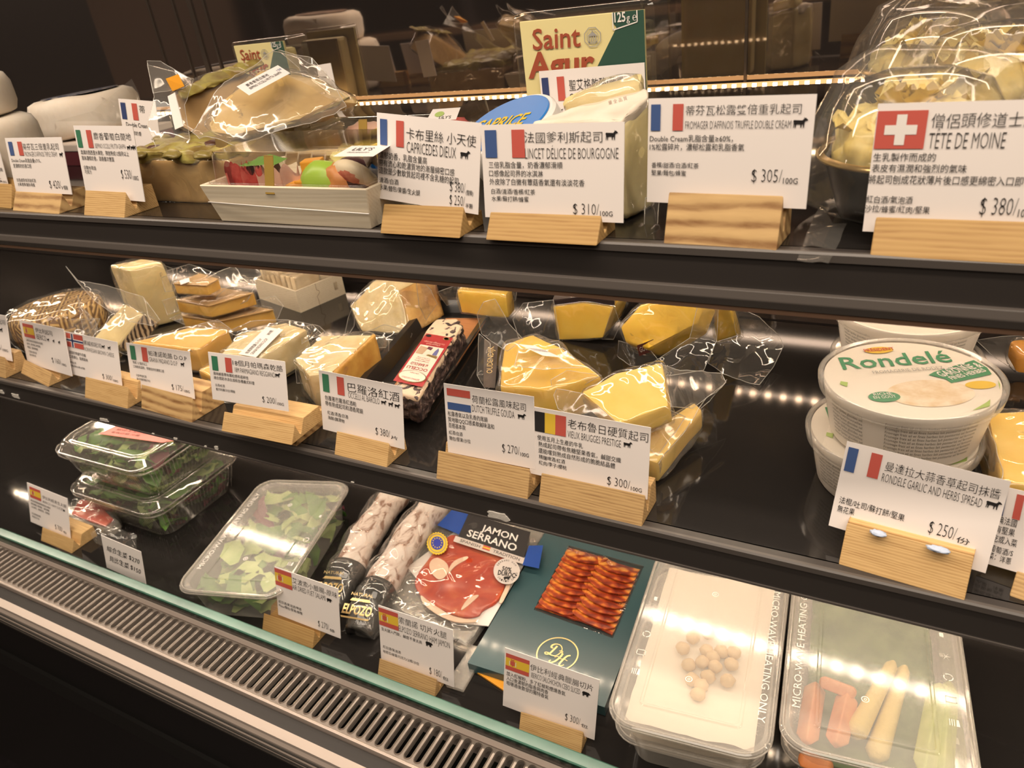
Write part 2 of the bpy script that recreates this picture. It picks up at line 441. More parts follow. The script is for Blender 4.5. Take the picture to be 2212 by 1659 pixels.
M_['shopwood'] = mat('shop_shelf_wood', (.42, .27, .17), .5); M_['shopdark'] = mat('shop_shelf_back', (.05, .045, .05), .5)
ss = thing('added_store_shelf', 'tall wooden shelf added across the aisle to put horizontal streaks into the mirror', 'shelf unit', (-1.2, -2.9, 0))  # unseen shelf, added for its streaks in the mirror
obj('back', bx(-4.2, 2.6, -3.12, -3.08, .0, 2.5), M_['shopdark'], ss)
for z in (.95, 1.28, 1.60, 1.98, 2.4): obj('board', bx(-4.2, 2.6, -3.08, -2.70, z, z + .035), M_['shopwood'], ss)
for x in (-4.2, -2.6, -1.1, .4, 2.56): obj('upright', bx(x, x + .04, -3.07, -2.69, 0, 2.5), M_['shopdark'], ss)
# ---------------------------------------------------------------- the refrigerated case
case = thing('display_case', 'black refrigerated display case with a smoked mirror back and aluminium bumper', 'display case', (-.5, .60, 0))
obj('back_panel', bx(XL, XR, YK, YK + .02, ZB - .02, H + .62), M_['mirror'], case, label='smoked mirror back panel')
obj('deck', bx(XL, XR, .3465, YK, ZB - .03, ZB), M_['black'], case)
obj('duct', bx(XL, XR, .262, .3465, ZB - .10, ZB - .07), M_['pit'], case)
obj('fascia', bx(XL, XR, .2665, .285, .18, H - .612), M_['fascia'], case, label='black front panel')
obj('plinth', bx(XL, XR, .33, .70, 0, .18), M_['pit'], case)
obj('body', bx(XL, XR, .285, YK + .02, .18, ZB - .10), M_['fascia'], case)
zr = H - .575
obj('front_rim', prism([(.2884, zr - .030), (.2884, zr + .0015), (.2870, zr + .0030), (.2845, zr + .0030), (.2835, zr - .030)], XL, XR, bev=.0008), M_['alu'], case, smooth=True, ang=40)
obj('ledge', prism([(.2834, zr - .002), (.2834, zr - .034), (.264, zr - .034), (.264, zr - .004)], XL, XR), M_['lip'], case)
# bumper: rounded aluminium extrusion with fine ribs
prof = []
for i in range(15):
    a = i / 14.0
    y = .266 - .010 * math.sin(math.pi * (.12 + .80 * a)); z = (zr - .002) - .036 * a
    d = .0009 if i % 2 else 0
    prof.append((y + d, z))
prof += [(.278, zr - .040), (.278, zr - .004)]
obj('bumper', prism(prof, XL, XR), M_['alu'], case, label='ribbed aluminium bumper')
gb = bmesh.new()
for k in range(1, 6):
    a = (k * 2 + 1) / 14.0; y = .266 - .010 * math.sin(math.pi * (.12 + .80 * a)); z = (zr - .002) - .036 * a
    box(gb, XL, XR, y - .0003, y + .002, z - .0006, z + .0006)
obj('groove', gb, M_['stripe'], case)
obj('canopy', bx(XL, XR, .18, YK, H + .43, H + .60), M_['fascia'], case)
obj('side_panel', bx(XL - .03, XL, .285, YK + .02, ZB - .10, H + .60), M_['fascia'], case)
obj('side_panel', bx(XR, XR + .03, .285, YK + .02, ZB - .10, H + .60), M_['fascia'], case)
# thin metal edges of the sliding mirror doors
for px in (352, 405, 440, 470):
    p = ony(px, 110, YK); w = .0016 if px != 440 else .004
    obj('door_edge', bx(p.x - w, p.x + w, YK - .002, YK, ZT + .004, H + .43), M_['trimdark'], case)
for px in (1390, 1612):
    p = ony(px, 90, YK); obj('door_edge', bx(p.x - .0012, p.x + .0012, YK - .002, YK, ZT + .004, H + .43), M_['trimdark'], case)

def shelf(z, lip, label, depth_z=.016):
    t = thing('display_shelf', label, 'shelf', (-.5, .58, z - depth_z), None)
    obj('shelf_board', bx(XL + .004, XR - .004, YF + .008, YK - .003, z - depth_z, z), M_['black'], t)
    obj('shelf_lip', prism([(YF, z - .0015), (YF + .0015, z), (YF + .009, z), (YF + .009, z - depth_z), (YF + .004, z - lip), (YF, z - lip)], XL + .004, XR - .004), M_['lip'], t)
    return t
ts = shelf(ZT, .024, 'upper black glossy shelf with a grey price rail along its lip')
obj('price_rail', prism([(YF - .003, ZT - .0225), (YF + .004, ZT - .0225), (YF + .004, ZT - .0325), (YF - .003, ZT - .0325), (YF - .0045, ZT - .0275)], XL + .004, XR - .004, bev=.0006), M_['rail'], ts, label='grey price rail')
obj('rail_edge', prism([(YF - .002, ZT - .0327), (YF + .004, ZT - .0327), (YF + .004, ZT - .0358), (YF - .002, ZT - .0358)], XL + .004, XR - .004), M_['brown'], ts, label='thin amber plastic edge')
obj('nosing', prism([(YF - .0012, ZT - .0005), (YF - .0001, ZT + .0006), (YF + .002, ZT + .0006), (YF + .002, ZT - .004), (YF - .0012, ZT - .0045)], XL + .004, XR - .004), M_['rail'], ts)
ms = shelf(ZM, .026, 'lower black glossy shelf with torn scraps of tape on its lip')
obj('nosing', prism([(YF - .0012, ZM - .0005), (YF - .0001, ZM + .0006), (YF + .002, ZM + .0006), (YF + .002, ZM - .004), (YF - .0012, ZM - .0045)], XL + .004, XR - .004), M_['rail'], ms)
obj('rail_edge', bx(XL + .004, XR - .004, YF - .0012, YF + .004, ZM - .0272, ZM - .0256), M_['rail'], ms)
def scrap(px, py, w, h, seed):
    random.seed(seed); c = onp(px, py, Vector((0, YF, 0)), Vector((0, 1, 0))); b = bmesh.new(); n = 18; vs = []
    for i in range(n):
        a = 2 * math.pi * i / n; r = random.uniform(.72, 1.1)
        vs.append((max(-1, min(1, 1.25 * math.cos(a))) * w / 2 * r + c.x, max(-1, min(1, 1.25 * math.sin(a))) * h / 2 * r + c.z))
    A = [b.verts.new((x, YF - .0009, z)) for x, z in vs]; B = [b.verts.new((x, YF, z)) for x, z in vs]
    b.faces.new(A); b.faces.new(list(reversed(B)))
    for i in range(n): b.faces.new((A[i], B[i], B[(i + 1) % n], A[(i + 1) % n]))
    bmesh.ops.recalc_face_normals(b, faces=b.faces); return b
for k, (px, py, w, h) in enumerate(((1078, 1114, .019, .0075), (35, 855, .016, .006), (226, 907, .015, .004), (332, 938, .004, .003), (380, 948, .006, .003), (445, 965, .003, .003), (468, 967, .005, .004), (4, 846, .008, .005), (762, 1041, .004, .001))):
    obj('tape_scrap', scrap(px, py, w, h, 30 + k), M_['tape'], ms, label='torn scrap of white tape')

def led_strip(z, y, label, beads=True, up=False):
    t = thing('led_strip', label, 'led strip', (-.5, y, z), None)
    obj('channel', bx(XL + .05, XR - .05, y - .006, y + .006, z, z + .004), M_['alu'], t)
    b = bmesh.new(); x = XL + .08
    while x < XR - .08:
        box(b, x - .0035, x + .0035, y - .0035, y + .0035, z - .0012, z); x += .0200
    o = obj('beads', b, M_['ledunder'], t); o['kind'] = 'stuff'
    return t
led_strip(ZT - .0206, .60, 'warm led strip under the upper shelf')
led_strip(ZM - .0206, .62, 'warm led strip under the lower shelf')
# the strip along the foot of the mirror, facing the front
t = thing('led_strip', 'warm led strip glowing along the foot of the mirror above the upper shelf', 'led strip', (-.5, YK - .006, ZT + .026))
zl = ZT + .030
obj('bracket', bx(-.9, -.88, YK - .018, YK - .0004, zl - .001, zl + .001), M_['trimdark'], t)
obj('channel', bx(XL + .05, XR - .05, YK - .024, YK - .018, zl - .0016, zl + .0016), M_['ledstrip'], t)
b = bmesh.new(); x = XL + .06
while x < XR - .06:
    box(b, x - .0018, x + .0018, YK - .0255, YK - .024, zl - .0014, zl + .0014); x += .009
o = obj('beads', b, M_['led'], t); o['kind'] = 'stuff'

# ---------------------------------------------------------------- low glass guard and air grille
gl = thing('glass_guard', 'low clear glass panel with a green polished edge in front of the bottom deck', 'glass panel', (-.3, .34, ZB - .03))
gx0 = -1.025; zt = H - .560
g1 = bmesh.new()
for y in (.3340, .3453):
    vs = [g1.verts.new(p) for p in ((gx0, y, ZB - .03), (XR - .004, y, ZB - .03), (XR - .004, y, zt - .0002), (gx0, y, zt - .0002))]
    g1.faces.new(vs)
obj('pane', g1, M_['glass'], gl)
obj('edge', prism([(.3340, zt - .0008), (.3352, zt), (.3441, zt), (.3453, zt - .0008), (.3453, zt - .0035), (.3340, zt - .0035)], gx0, XR - .004), M_['gedge'], gl, label='green polished glass edge')
obj('edge', bx(gx0, gx0 + .002, .3342, .3451, ZB - .03, zt - .0035), M_['gedge'], gl, label='green polished glass edge')
g2 = thing('glass_guard', 'end piece of clear glass panel at the far left beside a gap', 'glass panel', (-1.4, .34, ZB - .03))
g1 = bmesh.new()
for y in (.3340, .3453):
    g1.faces.new([g1.verts.new(p) for p in ((XL + .004, y, ZB - .03), (gx0 - .012, y, ZB - .03), (gx0 - .012, y, zt - .0002), (XL + .004, y, zt - .0002))])
obj('pane', g1, M_['glass'], g2)
obj('edge', prism([(.3340, zt - .0008), (.3352, zt), (.3441, zt), (.3453, zt - .0008), (.3453, zt - .0035), (.3340, zt - .0035)], XL + .004, gx0 - .012), M_['gedge'], g2)
obj('holding_rail', prism([(.3300, zr + .0015), (.3300, zr - .02), (.3338, zr - .02), (.3338, zr + .004), (.3322, zr + .004)], XL, XR), M_['alu'], case)
# grille: a plate pierced by a row of long rounded slots
pitch, sw, y0, y1 = .0104, .0032, .2912, .3282
def slot_cell(cx):
    b = bmesh.new(); n = 8; L = []
    for i in range(n + 1): a = math.pi * i / n; L.append((cx + sw * math.cos(a), y1 - sw + sw * math.sin(a)))
    for i in range(n + 1): a = math.pi + math.pi * i / n; L.append((cx + sw * math.cos(a), y0 + sw + sw * math.sin(a)))
    I = [b.verts.new((x, y, zr)) for x, y in L]
    h = pitch / 2
    O = [b.verts.new(p) for p in ((cx - h, .2888, zr), (cx + h, .2888, zr), (cx + h, .3297, zr), (cx - h, .3297, zr))]
    es = [b.edges.new((I[i], I[(i + 1) % len(I)])) for i in range(len(I))] + [b.edges.new((O[i], O[(i + 1) % 4])) for i in range(4)]
    bmesh.ops.triangle_fill(b, edges=es, use_beauty=True)
    # pressed rim round the slot
    m = len(I); k = len(L); cxm, cym = cx, (y0 + y1) / 2
    R1 = []; R2 = []; R3 = []
    for i, (x, y) in enumerate(L):
        yy = max(y0 + sw, min(y1 - sw, y)); dx, dy = x - cx, y - yy
        l = math.hypot(dx, dy) or 1; ux, uy = dx / l, dy / l
        R1.append(b.verts.new((x + ux * .0009, y + uy * .0009, zr + .0001))); R2.append(b.verts.new((x + ux * .0002, y + uy * .0002, zr + .0012))); R3.append(b.verts.new((x - ux * .0003, y - uy * .0003, zr - .004)))
    for i in range(m):
        j = (i + 1) % m
        b.faces.new((R1[i], R1[j], R2[j], R2[i])); b.faces.new((R2[i], R2[j], R3[j], R3[i]))
    return b
gr = bmesh.new(); cell = slot_cell(0.0); me = bpy.data.meshes.new('tmp'); cell.to_mesh(me); cell.free()
x = XL + pitch
while x < XR - pitch:
    n0 = len(gr.verts); gr.from_mesh(me); gr.verts.ensure_lookup_table()
    for v in list(gr.verts)[n0:]: v.co.x += x
    x += pitch
bpy.data.meshes.remove(me)
g = obj('air_grille', gr, M_['steel'], origin=(-.5, .31, zr)); tag(g, 'steel air grille pierced by a long row of rounded slots', 'grille')

# ---------------------------------------------------------------- writing
_tc = {}
def glyphs(s, shear=0.0, bold=0.0):
    k = (s, shear, bold)
    if k not in _tc:
        cu = bpy.data.curves.new('t', 'FONT'); cu.body = s; cu.resolution_u = 2; cu.shear = shear; cu.offset = bold
        o = bpy.data.objects.new('t', cu); COL.objects.link(o)
        me = bpy.data.meshes.new_from_object(o.evaluated_get(bpy.context.evaluated_depsgraph_get()))
        vs = [(v.co.x, v.co.y) for v in me.vertices]; fs = [tuple(p.vertices) for p in me.polygons]
        bpy.data.objects.remove(o); bpy.data.curves.remove(cu); bpy.data.meshes.remove(me)
        x0 = min(v[0] for v in vs); x1 = max(v[0] for v in vs)
        _tc[k] = ([(x - x0, y) for x, y in vs], fs, x1 - x0)
    return _tc[k]
def cjk(s): return any(ord(c) > 0x2e80 for c in s)
def write(bm, P, s, x, y, h, w=None, wmax=None, align=0, shear=0.0, bold=0.0, mi=0, ang=0.0, wig=0.0):
    """draw s with its baseline at (x, y); h is the letter height, P maps card coordinates to the world"""
    vs, fs, W0 = glyphs(s, shear, bold)
    sy = h / (.86 if cjk(s) else .72)
    sx = sy if w is None else w / W0
    if wmax is not None and W0 * sx > wmax: sx = wmax / W0
    ox = x - W0 * sx * align; ca, sa = math.cos(ang), math.sin(ang)
    out = []
    for vx, vy in vs:
        qx, qy = vx * sx, vy * sy
        if wig: qy += wig * h * math.sin(qx / h * 2.1 + len(s))
        qx += ox - x
        out.append(bm.verts.new(P(x + qx * ca - qy * sa, y + qx * sa + qy * ca)))
    for f in fs:
        try: bm.faces.new([out[i] for i in f]).material_index = mi
        except ValueError: pass
def poly(bm, P, pts, mi=0):
    f = bm.faces.new([bm.verts.new(P(x, y)) for x, y in pts]); f.material_index = mi
def ring(bm, P, cx, cy, r0, r1, mi=0, n=48, a0=0, a1=360):
    A = []
    for i in range(n + 1):
        a = math.radians(a0 + (a1 - a0) * i / n); A.append((bm.verts.new(P(cx + r0 * math.cos(a), cy + r0 * math.sin(a))), bm.verts.new(P(cx + r1 * math.cos(a), cy + r1 * math.sin(a)))))
    for a, b in zip(A, A[1:]):
        f = bm.faces.new((a[0], b[0], b[1], a[1])); f.material_index = mi
def disc(bm, P, cx, cy, rx, ry=None, mi=0, n=36):
    ry = rx if ry is None else ry
    poly(bm, P, [(cx + rx * math.cos(2*math.pi*i/n), cy + ry * math.sin(2*math.pi*i/n)) for i in range(n)], mi)
ICON = {
 'cow': [[(0,.62),(.06,.70),(.62,.66),(.74,.82),(.72,.95),(.80,.86),(.86,.90),(.88,.84),(1,.72),(.97,.64),(.84,.64),(.78,.50),(.76,0),(.70,0),(.68,.34),(.60,.30),(.58,0),(.52,0),(.50,.32),(.30,.34),(.22,.28),(.20,0),(.14,0),(.13,.30),(.09,.26),(.08,0),(.03,0),(.05,.40),(.02,.55)]],
 'goat': [[(0,.60),(.05,.70),(.55,.66),(.66,.86),(.60,1.0),(.70,.93),(.76,.98),(.76,.90),(.92,.78),(.90,.72),(.80,.72),(.74,.48),(.74,0),(.68,0),(.66,.34),(.60,.32),(.58,0),(.52,0),(.50,.36),(.26,.36),(.20,0),(.14,0),(.13,.32),(.10,0),(.04,0),(.05,.40)]],
 'pig': [[(0,.55),(.04,.72),(.16,.84),(.60,.84),(.74,.78),(.78,.88),(.83,.74),(.98,.58),(.98,.48),(.84,.44),(.76,.34),(.74,0),(.66,0),(.65,.24),(.60,.0),(.53,.0),(.52,.26),(.28,.26),(.26,0),(.18,0),(.17,.26),(.13,0),(.06,0),(.06,.36),(.01,.45)]],
}
def icon(bm, P, kind, x, y, h, w=None):
    w = w or h * 1.35
    for pts in ICON[kind]: poly(bm, P, [(x + a * w, y + b * h) for a, b in pts])
def flag(bm, P, cc, x0, y0, x1, y1):
    """slots: 0 white, 1 red, 2 blue, 3 green, 4 yellow, 5 black, 6 navy"""
    w, h = x1 - x0, y1 - y0
    def r(a, b, c, d, m): poly(bm, P, [(x0 + a * w, y0 + b * h), (x0 + c * w, y0 + b * h), (x0 + c * w, y0 + d * h), (x0 + a * w, y0 + d * h)], m)
    if cc == 'fr': r(0, 0, .30, 1, 2); r(.68, 0, 1, 1, 1)
    elif cc == 'fn': r(0, 0, .30, 1, 6); r(.68, 0, 1, 1, 1)
    elif cc == 'it': r(0, 0, .30, 1, 3); r(.68, 0, 1, 1, 1)
    elif cc == 'nl': r(0, .66, 1, 1, 1); r(0, 0, 1, .34, 2)
    elif cc == 'be': r(0, 0, .333, 1, 5); r(.333, 0, .667, 1, 4); r(.667, 0, 1, 1, 1)
    elif cc == 'es':
        r(0, 0, 1, .25, 1); r(0, .25, 1, .75, 4); r(0, .75, 1, 1, 1)
        Q = lambda x, y: P(x, y) + P.n * .0002
        cx, cy = x0 + .30 * w, y0 + .48 * h; u = h * .17
        for dx in (-1.15, 1.0): poly(bm, Q, [(cx + (dx) * u, cy - u), (cx + (dx + .22) * u, cy - u), (cx + (dx + .22) * u, cy + .7 * u), (cx + dx * u, cy + .7 * u)], 0)
        poly(bm, Q, [(cx - .75 * u, cy + .8 * u), (cx - .75 * u, cy - .5 * u), (cx, cy - 1.1 * u), (cx + .75 * u, cy - .5 * u), (cx + .75 * u, cy + .8 * u)], 1)
        poly(bm, Q, [(cx - .5 * u, cy + .95 * u), (cx + .5 * u, cy + .95 * u), (cx + .6 * u, cy + 1.5 * u), (cx, cy + 1.25 * u), (cx - .6 * u, cy + 1.5 * u)], 1)
    elif cc == 'no':
        r(0, 0, 1, 1, 1)
        Q = lambda x, y: P(x, y) + P.n * .0001
        poly(bm, Q, [(x0 + .27 * w, y0), (x0 + .45 * w, y0), (x0 + .45 * w, y1), (x0 + .27 * w, y1)], 0)
        poly(bm, Q, [(x0, y0 + .375 * h), (x1, y0 + .375 * h), (x1, y0 + .625 * h), (x0, y0 + .625 * h)], 0)
        Q = lambda x, y: P(x, y) + P.n * .0002
        poly(bm, Q, [(x0 + .315 * w, y0), (x0 + .405 * w, y0), (x0 + .405 * w, y1), (x0 + .315 * w, y1)], 6)
        poly(bm, Q, [(x0, y0 + .44 * h), (x1, y0 + .44 * h), (x1, y0 + .56 * h), (x0, y0 + .56 * h)], 6)
    elif cc == 'ch':
        r(0, 0, 1, 1, 1)
        Q = lambda x, y: P(x, y) + P.n * .0002
        cx, cy = (x0 + x1) / 2, (y0 + y1) / 2; a, t = .40 * h, .125 * h
        poly(bm, Q, [(cx - a, cy - t), (cx - t, cy - t), (cx - t, cy - a), (cx + t, cy - a), (cx + t, cy - t), (cx + a, cy - t), (cx + a, cy + t), (cx + t, cy + t), (cx + t, cy + a), (cx - t, cy + a), (cx - t, cy + t), (cx - a, cy + t)], 0)
FLAGM = ['white', 'red', 'blue', 'green', 'yellow', 'kblack', 'navy']
class Frame:
    """maps (x, y) on a flat face to the world; y runs up the face"""
    def __init__(s, o, ex, ey, lift=.0004, bend=None):
        s.o, s.ex, s.ey = Vector(o), Vector(ex), Vector(ey); s.n = s.ex.cross(s.ey).normalized(); s.lift = lift; s.bend = bend
    def __call__(s, x, y):
        p = s.o + s.ex * x + s.ey * y + s.n * s.lift
        if s.bend: p = p + s.n * s.bend(x, y)
        return p
# ---------------------------------------------------------------- wooden card holders and price cards
HOLD = {}
def holder(key, fl, fr, ft, z, m, label, depth=.030, groove=.013, back=1.0, group=None, bev=.0012, lift=0.0, name='card_holder'):
    """fl, fr: pixels of the front bottom corners on the shelf; ft: front top left corner (or a height)"""
    z = z + lift
    a, b = onz(*fl, z), onz(*fr, z)
    e = (b - a); L = e.length; e.normalize(); n = Vector((-e.y, e.x, 0))
    h = ft if isinstance(ft, float) else max(.012, onp(*ft, a, n).z - z)
    g, gw = groove, .005
    prof = [(0, 0), (depth, 0), (depth, h * back), (g + gw + .004, h * back), (g + .0015, h * .25), (g, h * .25), (g - .003, h)]
    M = Matrix(((e.x, n.x, 0, a.x), (e.y, n.y, 0, a.y), (0, 0, 1, z), (0, 0, 0, 1)))
    bm = prism(prof, -L / 2, L / 2, bev=bev)
    me = bpy.data.meshes.new(name)
    bm.to_mesh(me); bm.free(); me.materials.append(M_[m])
    o = link(name, me); Mo = M.copy(); Mo.translation = a + e * (L / 2); o.matrix_world = Mo
    o.location = Mo.translation; o.rotation_euler = (0, 0, math.atan2(e.y, e.x))
    tag(o, label, 'card holder', group)
    HOLD[key] = (a, e, n, L, h, g, z)
    return o
def price_card(key, tl, tr, br, label, cc=None, lean=14, fbox=(.045, .66, .275, .93), title=None, eng=None, body=(), notes=(), price=None, icons=(), group=None, thin=False, plane=None, extra=None, bow=.0):
    if plane is None:
        a, e, n, L, h, g, z = HOLD[key]
        p0 = a + n * (g + .0006) + Vector((0, 0, h * .27))
    else: p0, n = plane; z = None
    la = math.radians(lean); m = (-n * math.cos(la) + Vector((0, 0, 1)) * math.sin(la)).normalized()
    TL, TR, BR = (onp(*q, p0, m) for q in (tl, tr, br))
    ex = (TR - TL).normalized(); ey = m.cross(ex).normalized()
    w = (TR - TL).length; hh = (TR - BR).dot(ey)
    o = TL - ey * hh
    if z is not None:                                   # foot of the card sits in the groove
        zmin = z + h * .27; k = min(o.z, (o + ex * w).z)
        if k < zmin: hh -= (zmin - k) / ey.z; o = TL - ey * hh
    P = Frame(o, ex, ey, .0004, (lambda x, y: bow * w * ((x / w - .5) ** 2 - .25) * 4 if bow else 0) if bow else None)
    b = bmesh.new(); nx, ny = 10, 4; grid = []
    for sgn in (0, 1):
        P.lift = .0 if sgn == 0 else -.0006
        grid.append([[b.verts.new(P(w * i / nx, hh * j / ny)) for j in range(ny + 1)] for i in range(nx + 1)])
    for k, G in enumerate(grid):
        for i in range(nx):
            for j in range(ny):
                q = (G[i][j], G[i+1][j], G[i+1][j+1], G[i][j+1]); b.faces.new(q if k == 0 else tuple(reversed(q)))
    A, B = grid
    for i in range(nx):
        b.faces.new((A[i+1][0], A[i][0], B[i][0], B[i+1][0])); b.faces.new((A[i][ny], A[i+1][ny], B[i+1][ny], B[i][ny]))
    for j in range(ny):
        b.faces.new((A[0][j], A[0][j+1], B[0][j+1], B[0][j])); b.faces.new((A[nx][j+1], A[nx][j], B[nx][j], B[nx][j+1]))
    card = obj('price_card', b, M_['card'], origin=o + ex * (w / 2)); tag(card, label, 'price card', group or 'price cards')
    P.lift = .0004
    u = hh                                              # all layout is in fractions of width and height
    t = bmesh.new()
    if title:
        for row in (title if isinstance(title, list) else [title]):
            s, x0, x1, y, hgt = row; write(t, P, s, x0 * w, y * u, hgt * u, w=(x1 - x0) * w, wig=.03, bold=-.008)
    if eng: s, x0, x1, y, hgt = eng; write(t, P, s, x0 * w, y * u, hgt * u, w=(x1 - x0) * w, bold=-.014)
    for s, x, y, hgt, wm in body: write(t, P, s, x * w, y * u, hgt * u, wmax=wm * w)
    for s, x, y, hgt, wm in notes: write(t, P, s, x * w, y * u, hgt * u, wmax=wm * w, wig=.05)
    if price:
        for s, unit, x1, y, hgt, wd in (price if isinstance(price, list) else [price]):
            write(t, P, s, (x1 - wd) * w, y * u, hgt * u, w=wd * .66 * w, bold=-.016)
            if unit: write(t, P, unit, (x1 - wd * .31) * w, (y - .01) * u, hgt * .45 * u, w=wd * .31 * w)
    for kind, x, y, hg in icons: icon(t, P, kind, x * w, y * u, hg * u)
    if extra: extra(t, P, w, u)
    if len(t.verts): obj('printing', t, M_['ink'], card)
    else: t.free()
    if cc:
        f = bmesh.new(); flag(f, P, cc, fbox[0] * w, fbox[1] * u, fbox[2] * w, fbox[3] * u)
        obj('flag', f, [M_[k] for k in FLAGM], card)
    if key: print('card', key, 'w %.3f h %.3f' % (w, hh))
    return card
GT, GM, GB = 'card holders on the upper shelf', 'card holders on the lower shelf', 'card holders on the bottom deck'
holder('t0', (-70, 442), (24, 451), .022, ZT, 'blockA', 'pale wood card holder cut off by the left edge, upper shelf', group=GT)
holder('A', (27, 455), (127, 463), (16, 419), ZT, 'blockD', 'dark-streaked live-edge pine card holder at the left end of the upper shelf', group=GT, depth=.034)
holder('B', (181, 465), (268, 472), (162, 417), ZT, 'blockB', 'pine card holder with a ringed end behind the Italian card priced 530', group=GT, depth=.036)
holder('C', (821, 504), (993, 515), (810, 449), ZT, 'blockA', 'pale card holder next to the wooden snack box on the upper shelf', group=GT, back=.55)
holder('D', (1049, 518), (1289, 531), (1042, 468), ZT, 'blockA', 'rough-sawn pale card holder in front of the white-rinded wedge', group=GT, back=.6, bev=.002)
holder('F', (1433, 526), (1677, 543), (1431, 425), ZT, 'blockD', 'tall card holder with a dark knot streak under the card priced 305', group=GT, bev=.002)
holder('G', (1879, 553), (2270, 574), (1882, 481), ZT, 'blockA', 'smooth pale card holder at the right end under the Swiss card', group=GT)
holder('m0', (-34, 806), (12, 818), (-42, 771), ZM, 'blockC', 'card holder cut off by the left edge on the lower shelf', group=GM)
holder('Ib', (45, 806), (104, 836), (34, 783), ZM, 'blockC', 'card holder with a hollowed front in front of the basket-patterned cheese', group=GM, depth=.034)
holder('No', (183, 859), (275, 884), (166, 822), ZM, 'blockB', 'plain card holder beneath the Norwegian flag card', group=GM, depth=.034)
holder('Gr', (305, 882), (414, 914), (294, 841), ZM, 'blockD', 'dark-grained card holder holding the Italian card priced 175', group=GM, depth=.042)
holder('Pu', (505, 935), (640, 965), .0150, ZM, 'blockD', 'ring-grained lower block of the two stacked under the card priced 200', group=GM, depth=.048, groove=.012)
a_, e_, n_, L_, h_, g_, z_ = HOLD['Pu']
holder('Pa', (478, 931), (630, 962), .0155, ZM, 'blockB', 'ring-grained upper block of the two stacked under the card priced 200', group=GM, depth=.044, lift=.0150)
holder('Ba', (722, 982), (835, 1011), (711, 943), ZM, 'blockB', 'small card holder in front of the black foam tray', group=GM, depth=.030, back=.75)
holder('Go', (942, 1035), (1139, 1080), (930, 986), ZM, 'blockC', 'wide rounded oak card holder under the Dutch flag card', group=GM, depth=.026, bev=.002)
holder('Br', (1163, 1086), (1386, 1139), (1158, 1037), ZM, 'blockC', 'wide rounded oak card holder under the Belgian flag card', group=GM, depth=.032, bev=.002)
holder('Ro', (1811, 1219), (2083, 1299), (1817, 1156), ZM, 'blockB', 'golden card holder dotted with blue putty in front of the cheese tubs', group=GM, depth=.018, back=.9, groove=.017)
holder('La', (2180, 1287), (2270, 1318), (2169, 1253), ZM, 'blockC', 'card holder cut off at the lower right of the shelf', group=GM)
holder('B1', (88, 1168), (155, 1196), .017, ZB, 'blockB', 'card holder at the far left of the bottom deck behind the glass', group=GB, depth=.040)
holder('Fu', (566, 1362), (675, 1402), .018, ZB, 'blockA', 'pinkish card holder in front of the salad box on the bottom deck', group=GB, depth=.034)
holder('Ja', (815, 1463), (938, 1510), .018, ZB, 'blockC', 'card holder in front of the packed ham on the bottom deck', group=GB, depth=.032)
holder('Sa', (1120, 1583), (1255, 1629), .018, ZB, 'blockB', 'blotchy card holder in front of the dark green sleeve', group=GB, depth=.026)

price_card('t0', (-95, 303), (-8, 300), (29, 408), 'white card cut off at the left edge of the upper shelf', lean=10, body=[('(整顆)', .86, .36, .07, .13)], price=('$', '100G', .99, .13, .10, .3))
price_card('A', (10, 298), (132, 296), (152, 420), 'white French flag card priced 420 at the left of the upper shelf', 'fr', lean=12, fbox=(.05, .68, .30, .93),
  title=('蒂芬瓦三倍重乳起司', .31, .93, .79, .11), eng=("FROMAGER D'AFFINOIS TRIPLE CREAM", .32, .88, .665, .09), body=[('Double Cream乳脂含量≥71%，', .05, .56, .07, .62), ('更濃郁的奶香口感', .06, .46, .07, .4)],
  notes=[('白酒/甜酒/氣泡酒/紅酒', .07, .20, .06, .42), ('水果/堅果/麵包/蜂蜜', .07, .12, .06, .36)], price=('$ 420/', '1個', .95, .10, .15, .30), icons=[('cow', .92, .66, .09)])
price_card('B', (158, 271), (286, 272), (302, 435), 'white Italian flag card priced 530 on the upper shelf', 'it', lean=11, fbox=(.03, .70, .30, .94),
  title=('麝香葡萄白蘭地', .33, .95, .82, .09), eng=('BEPPINO OCCELLI FRUTTA GRAPPA', .33, .84, .70, .065), body=[('酒漬的西西里水果乾、陳放熟成12個月以上', .05, .61, .058, .82), ('風味濃郁奶香，酒香層次豐富', .05, .53, .058, .56)],
  notes=[('白蘭地/甜酒', .06, .40, .05, .3), ('巧克力', .06, .34, .05, .15)], price=('$ 530/', '100G', .96, .30, .13, .27), icons=[('goat', .86, .69, .065), ('goat', .92, .69, .065), ('goat', .98 - .03, .69, .06)])
price_card('C', (814, 243), (1040, 266), (1052, 467), 'white French flag card with two prices, 380 and 250', 'fr', lean=10, fbox=(.035, .64, .275, .935),
  title=('卡布里絲 小天使', .30, .96, .75, .12), eng=('CAPRICEDES DIEUX', .305, .78, .59, .13), body=[('濃郁奶香，乳脂含量高', .025, .49, .075, .48), ('帶有流心和乾濃質地的漸層綿密口感', .02, .40, .075, .75), ('這款是少數軟質起司裡不含乳糖的起司', .02, .31, .075, .79)],
  notes=[('清酒/白酒', .02, .20, .062, .2), ('水果/麵包/果醬/生火腿', .02, .115, .062, .42)], price=[('$ 380/', '(整顆)', .95, .22, .12, .22), ('$ 250/', '半顆', .95, .07, .12, .22)], icons=[('cow', .82, .60, .10)])
